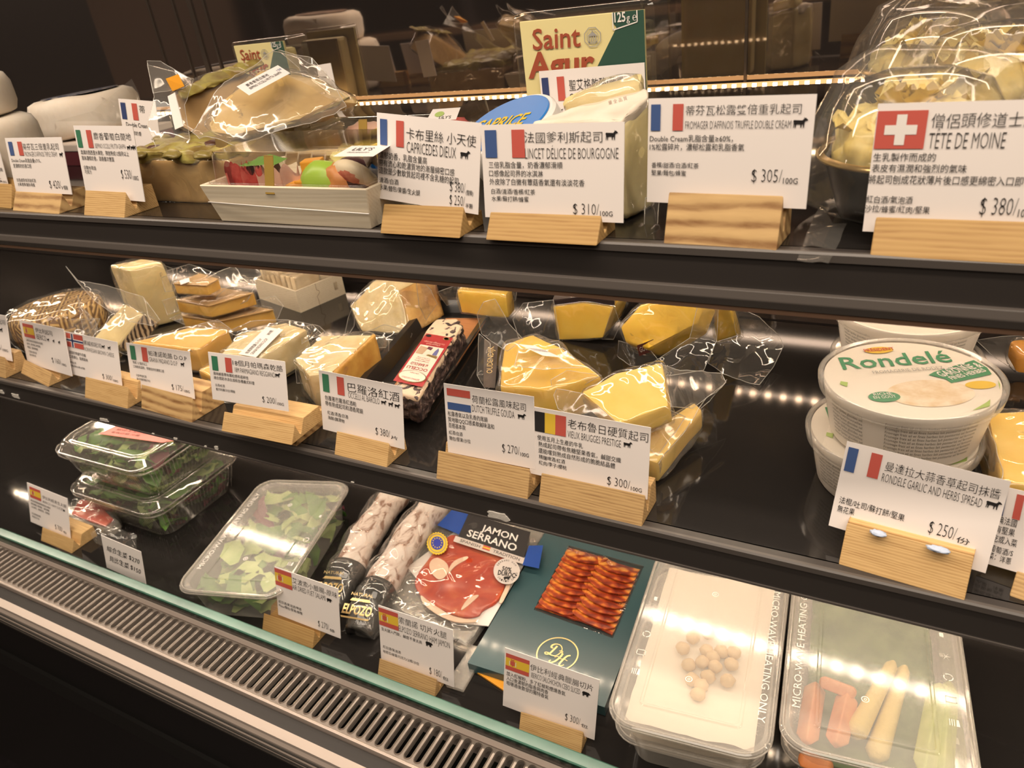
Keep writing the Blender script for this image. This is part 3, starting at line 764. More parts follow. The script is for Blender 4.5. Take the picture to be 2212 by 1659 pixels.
price_card('D', (1038, 270), (1349, 263), (1352, 482), 'white French flag card priced 310 before the white-rinded wedge', 'fr', lean=9, fbox=(.03, .655, .325, .945),
  title=('法國爹利斯起司', .325, .86, .815, .105), eng=('LINCET DÉLICE DE BOURGOGNE', .325, .965, .645, .115), body=[('三倍乳脂含量，奶香濃郁滑順', .05, .55, .065, .54), ('口感像起司界的冰淇淋', .05, .46, .065, .40), ('外皮除了白黴有蕈菇香氣還有淡淡花香', .05, .37, .065, .69)],
  notes=[('白酒/清酒/香檳/紅茶', .06, .27, .055, .33), ('水果/蘇打餅/蜂蜜', .06, .19, .055, .28)], price=('$ 310/', '100G', .93, .075, .12, .27), icons=[('cow', .88, .83, .10)])
price_card('F', (1401, 213), (1765, 203), (1748, 452), 'white French flag card priced 305 on the upper shelf', 'fr', lean=7, fbox=(.02, .70, .23, .945),
  title=('蒂芬瓦松露雙倍重乳起司', .245, .925, .845, .085), eng=("FROMAGER D'AFFINOIS TRUFFLE DOUBLE CREAM", .245, .875, .715, .075), body=[('Double Cream乳脂含量≥60%，', .015, .60, .062, .53), ('1%松露碎片，濃郁松露和乳脂香氣', .015, .52, .062, .60)],
  notes=[('香檳/甜酒/白酒/紅茶', .03, .35, .05, .31), ('堅果/麵包/蜂蜜', .03, .275, .05, .23)], price=('$ 305/', '100G', .94, .235, .125, .27), icons=[('cow', .885, .72, .095)])
price_card('G', (1897, 224), (2400, 210), (2368, 522), 'white Swiss flag card at the right end of the upper shelf', 'ch', lean=8, fbox=(.005, .66, .245, .945),
  title=('僧侶頭修道士起司', .265, .80, .82, .10), eng=('TÊTE DE MOINE', .265, .61, .66, .125), body=[('生乳製作而成的', .01, .57, .06, .3), ('表皮有濕潤和強烈的氣味', .01, .485, .06, .45), ('將起司刨成花狀薄片後口感更綿密入口即化', .0, .395, .065, .76)],
  notes=[('紅白酒/氣泡酒', .0, .24, .055, .23), ('沙拉/蜂蜜/紅肉/堅果', .0, .165, .055, .32)], price=('$ 380/', '100G', .80, .17, .14, .25))
price_card('m0', (-80, 664), (12, 682), (36, 783), 'white card cut off at the left edge of the lower shelf, priced 275', lean=16, title=('起司', .82, .97, .80, .10), price=('$ 275/', '100G', .94, .20, .13, .4), icons=[('goat', .82, .62, .10)])
price_card('Ib', (41, 691), (137, 711), (142, 809), 'white Spanish flag card priced 160 before the basket-patterned cheese', 'es', lean=14, fbox=(.07, .64, .32, .945),
  title=('伊比利起司', .36, .74, .81, .10), eng=('IBERICO', .36, .58, .65, .12), body=[('由西班牙的伊比利地區熟成3至6個月', .09, .545, .05, .62), ('由牛奶、綿羊奶和山羊奶製成', .09, .465, .05, .5), ('帶奶香，堅果和焦糖香', .09, .385, .05, .38)],
  notes=[('紅酒/氣泡酒/白酒', .10, .29, .05, .3), ('白肉/水果/沙拉', .10, .215, .05, .3)], price=('$ 160/', '100G', .92, .20, .12, .30), icons=[('cow', .60, .655, .08), ('goat', .72, .655, .08), ('goat', .84, .655, .08)])
price_card('No', (138, 715), (253, 739), (292, 843), 'white Norwegian flag card priced 300', 'no', lean=16, fbox=(.04, .66, .36, .975),
  title=('挪威棕起司', .37, .70, .79, .10), eng=('NORWEGIAN BROWN CHEESE', .37, .92, .64, .095), body=[('甜甜的焦糖牛奶糖', .06, .50, .07, .48), ('口感硬Q，黏稠風味', .06, .40, .07, .44)],
  notes=[('咖啡/紅茶', .05, .27, .05, .18), ('貝果/鬆餅/水果/冰淇淋', .05, .19, .05, .45)], price=('$ 300/', '100G', .94, .09, .12, .28), icons=[('cow', .71, .79, .09), ('goat', .82, .79, .09)])
price_card('Gr', (272, 740), (409, 760), (436, 865), 'white Italian flag card priced 175', 'it', lean=16, fbox=(.06, .64, .34, .955),
  title=('帕達諾乾酪 D.O.P', .36, .95, .80, .11), eng=('GRANA PADANO D.O.P', .36, .80, .66, .10), body=[('熟成 12 個月以上', .08, .555, .06, .32), ('口味較為溫和，帶著些許的濃厚口感', .08, .465, .06, .64)],
  notes=[('白酒/啤酒/紅酒', .11, .275, .05, .24), ('義大利麵/燉飯/沙拉', .11, .195, .05, .31)], price=('$ 175/', '100G', .94, .12, .13, .27), icons=[('cow', .85, .665, .10)])
price_card('Pa', (449, 760), (615, 781), (659, 895), 'white Italian flag card priced 200 on two stacked blocks', 'it', lean=16, fbox=(.045, .63, .315, .93),
  title=('18個月帕瑪森乾酪', .33, .97, .80, .115), eng=('18M PARMAGIANO REGGIANO', .35, .865, .655, .105), body=[('風味鹹香帶有顆粒感和易碎性', .05, .54, .065, .52), ('適合搭配冰涼白酒和各種義式料理', .05, .45, .065, .60)],
  notes=[('白酒/紅酒', .065, .30, .055, .16), ('義大利麵/沙拉/燉飯', .065, .215, .055, .33)], price=('$ 200/', '100G', .95, .115, .13, .27), icons=[('cow', .87, .665, .10)])
price_card('Ba', (688, 799), (868, 835), (882, 973), 'white Italian flag card priced 380 before the black tray', 'it', lean=13, fbox=(.045, .66, .315, .955),
  title=('巴羅洛紅酒', .36, .97, .76, .14), eng=('OCCELLI AL BAROLO', .36, .735, .645, .10), body=[('包覆著巴羅洛紅酒粕', .06, .53, .075, .39), ('帶有熟成起司和酒香尾韻', .06, .435, .075, .47)],
  notes=[('紅酒/清酒/白酒', .08, .29, .06, .26), ('海鮮/醃漬物', .08, .205, .06, .21)], price=('$ 380/', '片', .93, .14, .125, .26), icons=[('cow', .755, .655, .08), ('goat', .84, .65, .08), ('cow', .91, .645, .08)])
price_card('Go', (958, 828), (1153, 857), (1146, 1012), 'white Dutch flag card priced 270', 'nl', lean=11, fbox=(.035, .645, .305, .945),
  title=('荷蘭松露風味起司', .325, .915, .80, .10), eng=('DUTCH TRUFFLE GOUDA', .32, .79, .665, .105), body=[('松露香氣以及乳香的尾韻', .03, .555, .066, .46), ('質地軟QQ口感柔軟鹹味溫和', .03, .47, .066, .53), ('百搭基本款', .03, .385, .066, .20)],
  notes=[('紅酒/白酒', .03, .285, .055, .16), ('麵包/堅果/沙拉', .03, .20, .055, .25)], price=('$ 270/', '100G', .93, .165, .125, .29), icons=[('cow', .825, .67, .09)])
price_card('Br', (1144, 877), (1406, 924), (1410, 1082), 'white Belgian flag card priced 300', 'be', lean=12, fbox=(.045, .655, .32, .945),
  title=('老布魯日硬質起司', .335, .985, .80, .125), eng=('VIEUX BRUGGES PRESTIGE', .335, .775, .655, .105), body=[('使用五月上生產的牛乳', .07, .54, .07, .395), ('熟成起司帶有焦糖堅果香氣，鹹甜交織', .08, .445, .07, .70), ('還能嚐到熟成自然形成的脆脆結晶體', .08, .35, .07, .655)],
  notes=[('精釀啤酒/紅酒', .085, .26, .06, .23), ('紅肉/李子/櫻桃', .085, .175, .06, .245)], price=('$ 300/', '100G', .955, .095, .13, .28), icons=[('cow', .795, .675, .09)])
price_card('Ro', (1830, 953), (2184, 1040), (2134, 1240), 'white French flag card priced 250 before the round tubs', 'fr', lean=20, fbox=(.02, .67, .245, .945),
  title=('曼達拉大蒜香草起司抹醬', .275, .965, .795, .10), eng=('RONDELE GARLIC AND HERBS SPREAD', .27, .88, .66, .10), body=(),
  notes=[('法棍/吐司/蘇打餅/堅果', .035, .30, .075, .43), ('無花果', .035, .20, .075, .115)], price=('$ 250/', '份', .87, .25, .145, .25), icons=[('cow', .90, .68, .10)])
price_card('La', (2151, 1047), (2345, 1092), (2330, 1275), 'white card tucked behind its neighbour at the right edge of the lower shelf', 'fn', lean=20, fbox=(.07, .64, .35, .95),
  body=[('經典法國', .03, .55, .09, .3), ('帶有堅果', .03, .43, .09, .3), ('單吃或入菜', .02, .31, .09, .36)], notes=[('白葡萄酒/S', .02, .18, .08, .34), ('入菜：洋蔥', .02, .08, .08, .34)])
price_card('B1', (58, 1042), (145, 1077), (182, 1178), 'white Spanish flag card at the far left of the bottom deck', 'es', lean=18, fbox=(.06, .66, .34, .93),
  title=('伊比利極黑生火腿', .38, .97, .76, .08), eng=('IBERICO HAM SLICED', .38, .90, .65, .06), body=[('伊比利黑豬後腿製成熟成36個月', .06, .56, .05, .78), ('香氣濃郁口感綿密，油花細緻', .06, .48, .05, .8), ('入口即化，餘韻悠長，堅果香', .06, .40, .05, .8)],
  notes=[('紅白酒/氣泡酒', .06, .23, .05, .24), ('哈密瓜/沙拉', .06, .15, .05, .24)], price=('$ 700/', '包', .92, .10, .13, .28), icons=[('pig', .88, .64, .06)])
price_card('Fu', (593, 1224), (730, 1272), (726, 1376), 'white Spanish flag card priced 270 between the salad box and the sausages', 'es', lean=14, fbox=(.0, .64, .275, .985),
  title=('艾波索小臘腸-原味', .285, .985, .81, .11), eng=('AIR DRIED FUET SALAMI', .28, .80, .67, .11), notes=[('紅白酒/氣泡酒/啤酒', .03, .28, .055, .37), ('Pizza/麵包/堅果/橄欖', .03, .20, .055, .40)],
  price=('$ 270/', '條', .92, .09, .13, .26), icons=[('pig', .82, .67, .09)])
price_card('Ja', (817, 1307), (978, 1361), (973, 1482), 'white Spanish flag card priced 180 in front of the packed ham', 'es', lean=14, fbox=(.005, .66, .275, .97),
  title=('索蘭諾 切片火腿', .285, .92, .82, .11), eng=('ELPOZO SERRANO HAM JAMON', .28, .96, .665, .11), body=[('生火腿入門款，鹹度不會太高', .03, .575, .055, .56)], notes=[('紅白酒/氣泡酒', .04, .255, .05, .25), ('哈密瓜/蜂蜜/巧克力/法棍/沙拉', .04, .17, .05, .50)],
  price=('$ 180/', '包', .93, .09, .13, .25), icons=[('pig', .64, .57, .10)])
price_card('Sa', (1091, 1399), (1295, 1469), (1303, 1606), 'white Spanish flag card priced 300 in front of the dark green sleeve', 'es', lean=14, fbox=(.015, .655, .275, .925),
  title=('伊比利經典臘腸切片', .285, .945, .79, .10), eng=('IBERICO SALCHICHON CEBO SLICED', .30, .82, .665, .09), body=[('加入紅椒粉，多了紅椒和煙燻香氣', .03, .56, .068, .64), ('入口後濃郁的脂香與肉香', .03, .48, .068, .46), ('咀嚼過後散發的獨特香氣', .035, .40, .068, .46)],
  price=('$ 300/', '包', .925, .16, .125, .24), icons=[('pig', .84, .665, .09)])
# hand-written card leaning on the glass, the Saint card and two plain cards at the back
def hand(t, P, w, u):
    write(t, P, '綜合生菜 $270', .10 * w, .60 * u, .17 * u, w=.83 * w, wig=.08, shear=.25); write(t, P, '貝比生菜 $150', .12 * w, .30 * u, .17 * u, w=.80 * w, wig=.08, shear=.25)
price_card(None, (218, 1156), (304, 1192), (325, 1268), 'hand-written card with no holder leaning behind the glass guard', plane=(Vector((0, .352, ZB)), Vector((0, 1, 0))), lean=12, extra=hand)
price_card(None, (1164, 154), (1392, 135), (1386, 290), 'white French flag card leaning on the big cream and green carton', 'fn', plane=(Vector((0, .553, ZT)), Vector((0, 1, 0))), lean=2, fbox=(.02, .55, .245, .90),
  title=('聖艾格乾酪(藍黴乳酪)', .29, .98, .70, .15), eng=('Saint Agur', .29, .695, .53, .12), body=[('鹹度低', .02, .33, .10, .2), ('口感純厚滑順', .02, .20, .10, .33)], icons=[('cow', .72, .53, .12)])
price_card(None, (255, 213), (335, 219), (352, 330), 'small French flag card between the white wheel and the bagged wedges', 'fn', plane=(Vector((0, .545, ZT)), Vector((0, 1, 0))), lean=10, fbox=(.05, .60, .50, .93), title=('蒂', .55, .70, .76, .14), body=[('Double Cream', .13, .46, .09, .6), ('濃郁奶香', .20, .30, .08, .4)])
price_card(None, (683, 141), (714, 136), (757, 226), 'plain back of a beige card standing behind the bagged wedges', plane=(Vector((0, .665, ZT)), Vector((0, 1, 0))), lean=4)
# blue putty on the golden holder
a, e, n, L, h, g, z = HOLD['Ro']
for k, (f, s) in enumerate(((.27, 1), (.74, 1.25))):
    p = a + e * (L * f) + n * .010 + Vector((0, 0, h + .001))
    b = blob(p, .0048 * s, .0028, .0014, M=rotz(math.degrees(math.atan2(e.y, e.x))), amp=.35, freq=60, seed=k)
    o = obj('putty', b, mat('blue_putty', (.50, .58, .74), .6), smooth=True); tag(o, ('small' if k == 0 else 'larger') + ' dab of blue putty on the golden card holder', 'putty', 'dabs of blue putty')
# ---------------------------------------------------------------- helpers for the goods
def T(px, py, h): return onz(px, py, ZT + h)
def Mi(px, py, h): return onz(px, py, ZM + h)
def Bt(px, py, h): return onz(px, py, ZB + h)
def plane_of(pts):
    a, b, c = [Vector(p) for p in pts[:3]]
    n = (b - a).cross(c - a).normalized()
    if n.dot(CAM - a) < 0: n = -n
    return a, n
def quad(px4, plane, lift=.0006):
    """pixel corners bottom-left, bottom-right, top-left of a face -> unit frame on that face"""
    p, n = plane
    bl, br, tl = (onp(*q, p, n) for q in px4)
    f = Frame(bl, br - bl, tl - bl, lift)
    if f.n.dot(n) < 0: f.n = -f.n
    return f
def sticker(name, px4, plane, mats, draw, parent, lift=.0006, sheet=True, label=None):
    P = quad(px4, plane, lift); b = bmesh.new()
    if sheet:
        poly(b, P, [(0, 0), (1, 0), (1, 1), (0, 1)], 0)
    P.lift = lift + .0003
    if draw: draw(b, P)
    return obj(name, b, mats, parent, label=label)
def basepos(bm):
    lo = min(v.co.z for v in bm.verts); xs = [v.co.x for v in bm.verts]; ys = [v.co.y for v in bm.verts]
    return Vector(((min(xs) + max(xs)) / 2, (min(ys) + max(ys)) / 2, lo))
_fs = [1.0]
def bagged(name, label, cat, solid, m, flaps=(), bag='film', group=None, grow=.0022, amp=.0022, rough=(.0012, 45, .009), wave=.0045, flapmat=None):
    _fs[0] += 3.7
    t = thing(name, label, cat, basepos(solid), group)
    shell = film_shell(solid, grow, amp, seed=_fs[0]) if grow else None
    if rough: roughen(solid, rough[0], rough[1], rough[2], seed=_fs[0])
    obj('cheese', solid, M_[m], t, smooth=True, ang=40)
    if shell is not None: obj('bag', shell, M_[bag], t, smooth=True)
    for k, f in enumerate(flaps): obj('bag_flap', edged(flap(f, amp=wave, seed=_fs[0] + k * 5.1)), [M_[flapmat or bag], M_['filmedge']], t, smooth=True)
    return t

# ================================================================ UPPER SHELF
# white bloomy wheels at the left end
GW = 'white bloomy cheese wheels'
M_['amber'] = mat('amber_paste', (.78, .54, .20), .3, tex=(17, [(.25, (.60, .36, .09)), (.5, (.80, .56, .21)), (.8, (.86, .70, .38))]), bmp=(50, .2, .001), sss=.1)
def wheel(label, c, r, h, M=None, cap=None, capc=None):
    t = thing('round_cheese', label, 'cheese', c, GW)
    e = .012
    b = lathe([(0, 0), (r - e, 0), (r - .003, e * .3), (r, e), (r, h - e), (r - .0035, h - e * .3), (r - e, h), (0, h)], c, 44, M)
    refine(b, .012); roughen(b, .002, 25, .012, seed=h)
    obj('rind', b, M_['rind'], t, smooth=True)
    if cap:
        b = lathe([(0, h + .0022), (cap, h + .0022), (cap, h + .001)], c, 40, M); obj('paper_label', b, M_[capc], t, smooth=False)
    return t
M_['brownlabel'] = mat('brown_paper_label', (.20, .11, .07), .5, tex=(60, [(.4, (.10, .05, .035)), (.6, (.34, .22, .15))]))
M_['navylabel'] = mat('navy_paper_label', (.06, .07, .12), .4, tex=(70, [(.45, (.035, .045, .09)), (.62, (.30, .28, .27))]))
c0 = onz(-12, 418, ZT)
wheel('thick white bloomy wheel at the left edge under another wheel', c0, .068, .076)
wheel('white bloomy wheel with a brown label, on top of the thick wheel', c0 + Vector((-.018, .002, .0775)), .064, .043, Matrix.Rotation(math.radians(2), 4, 'Y'), .042, 'brownlabel')
ct = ony(176, 203, .645)
wheel('white wheel with a round navy label behind the two Italian and French cards', Vector((ct.x, ct.y, ct.z - .047)), .066, .047, Matrix.Rotation(math.radians(-3), 4, 'Y'), .046, 'navylabel')
# maroon cartons it stands on
M_['maroon'] = mat('maroon_carton', (.16, .035, .045), .45)
M_['kraftlid'] = mat('white_carton_edge', (.72, .62, .55), .6)
zc = ct.z - .048
t = thing('cheese_carton', 'maroon and white cheese carton under the white wheel with the navy label', 'carton', (ct.x, ct.y - .01, ZT))
obj('carton_body', bx(ct.x - .062, ct.x + .074, ct.y - .070, ct.y + .060, ZT, zc - .008, bev=.001), M_['maroon'], t)
obj('carton_lid', bx(ct.x - .063, ct.x + .075, ct.y - .071, ct.y + .061, zc - .008, zc, bev=.001), M_['kraftlid'], t)
bmT = bmesh.new(); P = Frame((ct.x - .06, ct.y - .071, ZT + .002), (1, 0, 0), (0, 0, 1), .0004)
write(bmT, P, '2', .122, .004, .009); obj('printing', bmT, M_['white'], t)
# clear stiff sheet stuck up between
s = thing('plastic_sheet', 'stiff clear plastic sheet rising above the white wheel with the navy label', 'plastic sheet', Y0 := ony(200, 262, .585))
obj('sheet', flap([ony(120, 262, .575), ony(200, 240, .58), ony(285, 170, .60), ony(300, 205, .60), ony(300, 262, .59)], .002), M_['film'], s, smooth=True)
# label tags on a small jar behind the 420 card
M_['crust'] = mat('grape_crust', (.20, .13, .05), .35, tex=(30, [(.2, (.07, .03, .02)), (.42, (.26, .18, .05)), (.58, (.42, .36, .10)), (.75, (.17, .07, .03))]), bmp=(70, .4, .002))
# lower slab with the fruit crust
zt_ = ZT + .037
A0, B0 = onz(290, 434, ZT), onz(462, 437, ZT)
top = [Vector((A0.x, A0.y, zt_)), Vector((-.520, .448, zt_)), Vector((-.522, .60, zt_)), Vector((-.64, .60, zt_))]
b = slab(top, .037, .002)
t = bagged('grappa_cheese', 'low slab of brown cheese with dark grape crust under the pile', 'cheese', b, 'grappa', [], group='grape-crusted cheese in film', grow=.0015, amp=.0012)
cr = slab([p + Vector((0, 0, .008)) for p in top], .010, .003); roughen(cr, .006, 70, .006, 3)
obj('fruit_crust', cr, M_['crust'], t, smooth=True)
for k, (x, y, s_, c_) in enumerate(((300, 336, .008, 1), (335, 322, .009, 0), (372, 335, .009, 1), (405, 318, .009, 0), (440, 335, .009, 1), (350, 300, .010, 1), (460, 312, .010, 0), (395, 296, .009, 1))):
    obj('grape', blob(T(x, y, .043), s_ * .95, s_ * .85, s_ * .40, amp=.25, seed=k), mat('raisin', [(.10, .045, .03), (.26, .20, .06)][c_], .3), t, smooth=True)
# two bagged wedges on top
W1 = [ony(372, 205, .52), ony(430, 170, .56), ony(512, 148, .60), ony(548, 168, .60), ony(440, 300, .515), ony(372, 262, .505)]
b = slab(W1, 0, .002, along=(.006, .034, -.020))
t = bagged('grappa_cheese', 'bagged grape-crusted wedge standing behind the labelled wedge', 'cheese', b, 'grappa', [[ony(318, 140, .50), ony(372, 150, .52), ony(418, 168, .54), ony(398, 225, .50), ony(410, 300, .475), ony(390, 348, .462), ony(345, 338, .46), ony(318, 270, .47), ony(332, 205, .485)], [ony(318, 132, .51), ony(345, 128, .52), ony(412, 168, .53), ony(398, 190, .51), ony(330, 200, .50)]], group='grape-crusted cheese in film', flapmat='milk')
b = slab([ony(385, 196, .53), ony(440, 166, .565), ony(520, 146, .60), ony(530, 158, .595), ony(445, 190, .55), ony(395, 216, .52)], 0, .002, along=(0, .03, .004)); roughen(b, .004, 60, .006, 8)
obj('fruit_crust', b, M_['crust'], t, smooth=True)
pl = plane_of([ony(355, 225, .486), ony(395, 285, .477), ony(370, 300, .479)])
obj('gold_sticker', slab([ony(358, 170, .505), ony(385, 160, .52), ony(398, 185, .51), ony(372, 196, .505)], .0005, 0), M_['org'], t)
obj('paper_label', slab([ony(362, 208, .484), ony(377, 200, .487), ony(396, 272, .478), ony(378, 280, .474)], 0, 0, along=(0, .0008, 0)), M_['card'], t)
W2 = [ony(440, 264, .470), ony(478, 222, .492), ony(560, 152, .535), ony(650, 168, .545), ony(724, 218, .540), ony(640, 258, .505), ony(505, 292, .472), ony(452, 286, .466)]
b = slab(W2, 0, .004, along=(.004, .030, -.008))
t = bagged('grappa_cheese', 'large bagged wedge with a white paper label, lying on top of the pile', 'cheese', b, 'amber', [
    [ony(412, 278, .452), ony(470, 190, .484), ony(590, 110, .545), ony(640, 116, .560), ony(702, 150, .562), ony(748, 228, .522), ony(640, 266, .490), ony(505, 304, .456), ony(432, 302, .449)],
    [ony(600, 108, .56), ony(680, 130, .575), ony(752, 218, .56), ony(745, 238, .55), ony(690, 235, .55), ony(650, 150, .57)]], group='grape-crusted cheese in film', amp=.004, wave=.009, flapmat='milk', bag='film', rough=(.004, 45, .007))
b = slab([ony(508, 300, .474), ony(640, 265, .505), ony(728, 226, .54), ony(690, 258, .545), ony(560, 312, .50)], 0, .003, along=(0, .024, .004)); roughen(b, .004, 60, .006, 11)
obj('fruit_crust', b, M_['crust'], t, smooth=True)
p0, n0 = plane_of([ony(512, 170, .515), ony(610, 148, .555), ony(640, 185, .535)])
P1 = (p0 + n0 * .016, n0)
def lab(b, P):
    write(b, P, '麝香葡萄白蘭地', .14, .60, .22, w=.52, mi=1); write(b, P, 'BEPPINO OCCELLI FRUTTA GRAPPA', .13, .30, .19, w=.76, mi=1); write(b, P, '150', .86, .55, .16, w=.10, mi=2)
sticker('paper_label', [(538, 206), (627, 158), (511, 187)], P1, [M_['card'], M_['ink'], M_['blue']], lab, t, .0)
# strip of gold tape hanging from the bag
o = obj('gold_tape', slab([ony(464, 297, .462), ony(488, 292, .463), ony(492, 324, .459), ony(468, 331, .458)], 0, 0, along=(0, .0005, 0)), M_['gold'], t, label='strip of gold tape')

# cream and green cartons of blue cheese
M_['lemon'] = mat('cream_yellow_carton', (.80, .70, .34), .45, bmp=(700, .03, .0002))
M_['dkgreen'] = mat('dark_green_carton', (.035, .09, .065), .4, bmp=(60, .3, .001))
M_['rust'] = mat('rust_red_print', (.36, .075, .035), .5)
M_['greyp'] = mat('grey_print', (.36, .35, .33), .5)
def blue_carton(label, tl, tr, bl_y, y, full, rake=.10):
    n = Vector((0, -1, 0)); p = Vector((0, y, 0))
    TLw, TRw = onp(*tl, p, n), onp(*tr, p, n)
    wd = TRw.x - TLw.x; hh = TLw.z - ZT
    t = thing('cheese_carton', label, 'carton', ((TLw.x + TRw.x) / 2, y, ZT), 'cream and green cartons')
    ztop = (TLw.z + TRw.z) / 2; hh = ztop - ZT
    Mx = Matrix.Translation((TLw.x + wd / 2, y + .0165, ZT + hh / 2)) @ Matrix.Rotation(math.radians(90), 4, 'X')
    k = wd / .115
    obj('blister', loft([(wd + .016 * k, hh + .006 * k, .006 * k, -.0155), (wd + .016 * k, hh + .006 * k, .006 * k, .0140), (wd + .010 * k, hh + .002, .005 * k, .0160)], Mx @ Matrix.Translation((0, .003 * k, 0)), n=4), M_['pet'], t, smooth=True, ang=40)
    box_ = t; t = obj('carton_body', bx(TLw.x, TRw.x, y, y + .003, ZT, ztop, bev=.0006), M_['lemon'], box_)
    obj('cheese', bx(TLw.x + .012 * k, TRw.x - .012 * k, y + .008, y + .028, ZT + .01, ztop - .012 * k, bev=.004), M_['cream'], box_)
    P = Frame((TLw.x, y, ztop), (wd, 0, 0), (0, 0, wd), .0005)      # origin at the top left, y runs up (negative below)
    b = bmesh.new()
    poly(b, P, [(.765, 0), (1, 0), (1, -1.3), (.56, -1.3), (.56, -.45), (.79, -.10), (.765, -.07)], 0)
    obj('green_panel', b, M_['dkgreen'], t); P.lift = .0009
    b = bmesh.new(); write(b, P, 'Saint', .10, -.205, .15, w=.40, mi=0, bold=.012, shear=.06); write(b, P, 'Agur', .035, -.405, .185, w=.57, mi=0, bold=.028, shear=.08)
    obj('lettering', b, M_['rust'], t)
    b = bmesh.new(); P.lift = .0009
    oct_ = lambda r: [(.60 + r * math.cos(math.radians(22.5 + 45 * i)), -.15 + r * math.sin(math.radians(22.5 + 45 * i))) for i in range(8)]
    for ra, rb in ((.072, .066), (.050, .046)):
        A, B = oct_(ra), oct_(rb)
        for i in range(8): poly(b, P, [A[i], A[(i + 1) % 8], B[(i + 1) % 8], B[i]])
    for x in (-.03, -.012, .006, .024): poly(b, P, [(.597 + x, -.18), (.597 + x + .008, -.18), (.597 + x + .008, -.145), (.597 + x, -.145)])
    poly(b, P, [(.56, -.143), (.64, -.143), (.622, -.128), (.60, -.112), (.578, -.128)]); poly(b, P, [(.596, -.115), (.604, -.115), (.60, -.098)]); poly(b, P, [(.56, -.188), (.64, -.188), (.64, -.182), (.56, -.182)])
    obj('emblem', b, M_['greyp'], t)
    b = bmesh.new(); write(b, P, '125', .778, -.065, .065, w=.085, bold=.02); write(b, P, 'g ℮', .87, -.065, .05, w=.075)
    for a in ([(.765, 0), (.765, -.115)], [(.765, -.115), (.95, -.075)], [(.95, -.075), (.95, 0)]):
        (xa, ya), (xb, yb) = a; dx, dy = (yb - ya), -(xb - xa); l = math.hypot(dx, dy); dx, dy = dx / l * .004, dy / l * .004
        poly(b, P, [(xa - dx, ya - dy), (xb - dx, yb - dy), (xb + dx, yb + dy), (xa + dx, ya + dy)])
    obj('weight_mark', b, M_['white'], t)
    if full:
        b = bmesh.new()
        A = [(.68 + .14 * math.cos(math.radians(22.5 + 45 * i)), -.60 + .11 * math.sin(math.radians(22.5 + 45 * i))) for i in range(8)]; B = [(.68 + (x - .68) * .95, -.60 + (y + .60) * .95) for x, y in A]
        for i in range(8): poly(b, P, [A[i], A[(i + 1) % 8], B[(i + 1) % 8], B[i]])
        obj('octagon', b, M_['white'], t)
    return box_
blue_carton('large cream and green carton standing behind the soft wedge on the upper shelf', (1122, 50), (1391, 17), 270, .56, True)
blue_carton('small-looking cream and green carton peeping out above the bagged wedges at the back', (503, 95), (612, 93), 150, .70, False)

# wooden snack boxes with clear lids
FLs, FRs = onz(480, 478, ZT), onz(801, 496, ZT)
ex = (FRs - FLs); Wb = ex.length; ex.normalize(); ey = Vector((-ex.y, ex.x, 0))
Db = .082
Mb = Matrix(((ex.x, ey.x, 0, FLs.x + ex.x * Wb / 2 + ey.x * Db / 2), (ex.y, ey.y, 0, FLs.y + ex.y * Wb / 2 + ey.y * Db / 2), (0, 0, 1, ZT), (0, 0, 0, 1)))
def snack_box(label):
    t = thing('snack_box', label, 'snack box', Mb.translation.copy(), 'wooden snack boxes with clear lids')
    b = bmesh.new(); w, d, h, fl = Wb / 2, Db / 2, .030, .008
    O0 = [(-w, -d, 0), (w, -d, 0), (w, d, 0), (-w, d, 0)]; O1 = [(-w - fl, -d - fl * .6, h), (w + fl, -d - fl * .6, h), (w + fl, d + fl * .6, h), (-w - fl, d + fl * .6, h)]
    I1 = [(x * .965, y * .94, z) for x, y, z in O1]; I0 = [(x * .96, y * .93, .004) for x, y, z in O0]
    R = [[b.verts.new(Mb @ Vector(p)) for p in ring_] for ring_ in (O0, O1, I1, I0)]
    for a, c in zip(R, R[1:]):
        for i in range(4): j = (i + 1) % 4; b.faces.new((a[i], a[j], c[j], c[i]))
    b.faces.new(list(reversed(R[0]))); b.faces.new(R[-1]); bmesh.ops.recalc_face_normals(b, faces=b.faces)
    bevel(b, .0007, 1, 60)
    obj('tray', b, M_['poplar'], t, label='pale veneer tray')
    lid = loft([(Wb * .99, Db * .98, .006, .0305), (Wb * .985, Db * .96, .006, .034), (Wb * .965, Db * .92, .006, .050), (Wb * .945, Db * .88, .006, .0525)], Mb, close_bottom=False, n=4)
    obj('lid', lid, M_['pet'], t, smooth=True, ang=50)
    band = [Mb @ Vector(p) for p in ((-w * .18, -d - .0045, .0245), (-w * .06, -d - .0045, .0245), (-w * .06, -d + .0035, .0505), (-w * .18, -d + .0035, .0505))]
    obj('tape', slab(band, 0, 0, along=ey * .0006), M_['goldpaper'], t, label='brown seal tape')
    rimw = [Mb @ Vector((x, y, .0305)) for x, y in rrect(Wb * 1.03, Db * 1.04, .006, 4)]
    obj('lid_rim', tube(rimw, .0011, n=5, closed=True), M_['pet'], t, smooth=True)
    bt = tube([Mb @ Vector(p) for p in ((-w - .0045, -d - .0035, .0165), (0, -d - .0058, .0150), (w + .0045, -d - .0035, .0125))], .0005, n=5)
    obj('clear_tape', bt, M_['white'], t, smooth=True)
    return t
sb = snack_box('front wooden snack box with a clear lid, holding fruit, cheese and cold cuts')
def place(px, py, h): return onz(px, py, ZT + h)
GI = 'food in the front snack box'
def food(name, label, cat, bm, m, smooth=True): return tag(obj(name, bm, m, smooth=smooth), label, cat, GI)
inv = Mb.inverted()
def L(x, y, z): return Mb @ Vector((x, y, z))        # local box coordinates
salred = mat('salami_red', (.50, .045, .04), .4, tex=(90, [(.4, (.42, .02, .02)), (.62, (.60, .10, .08)), (.8, (.75, .40, .35))]))
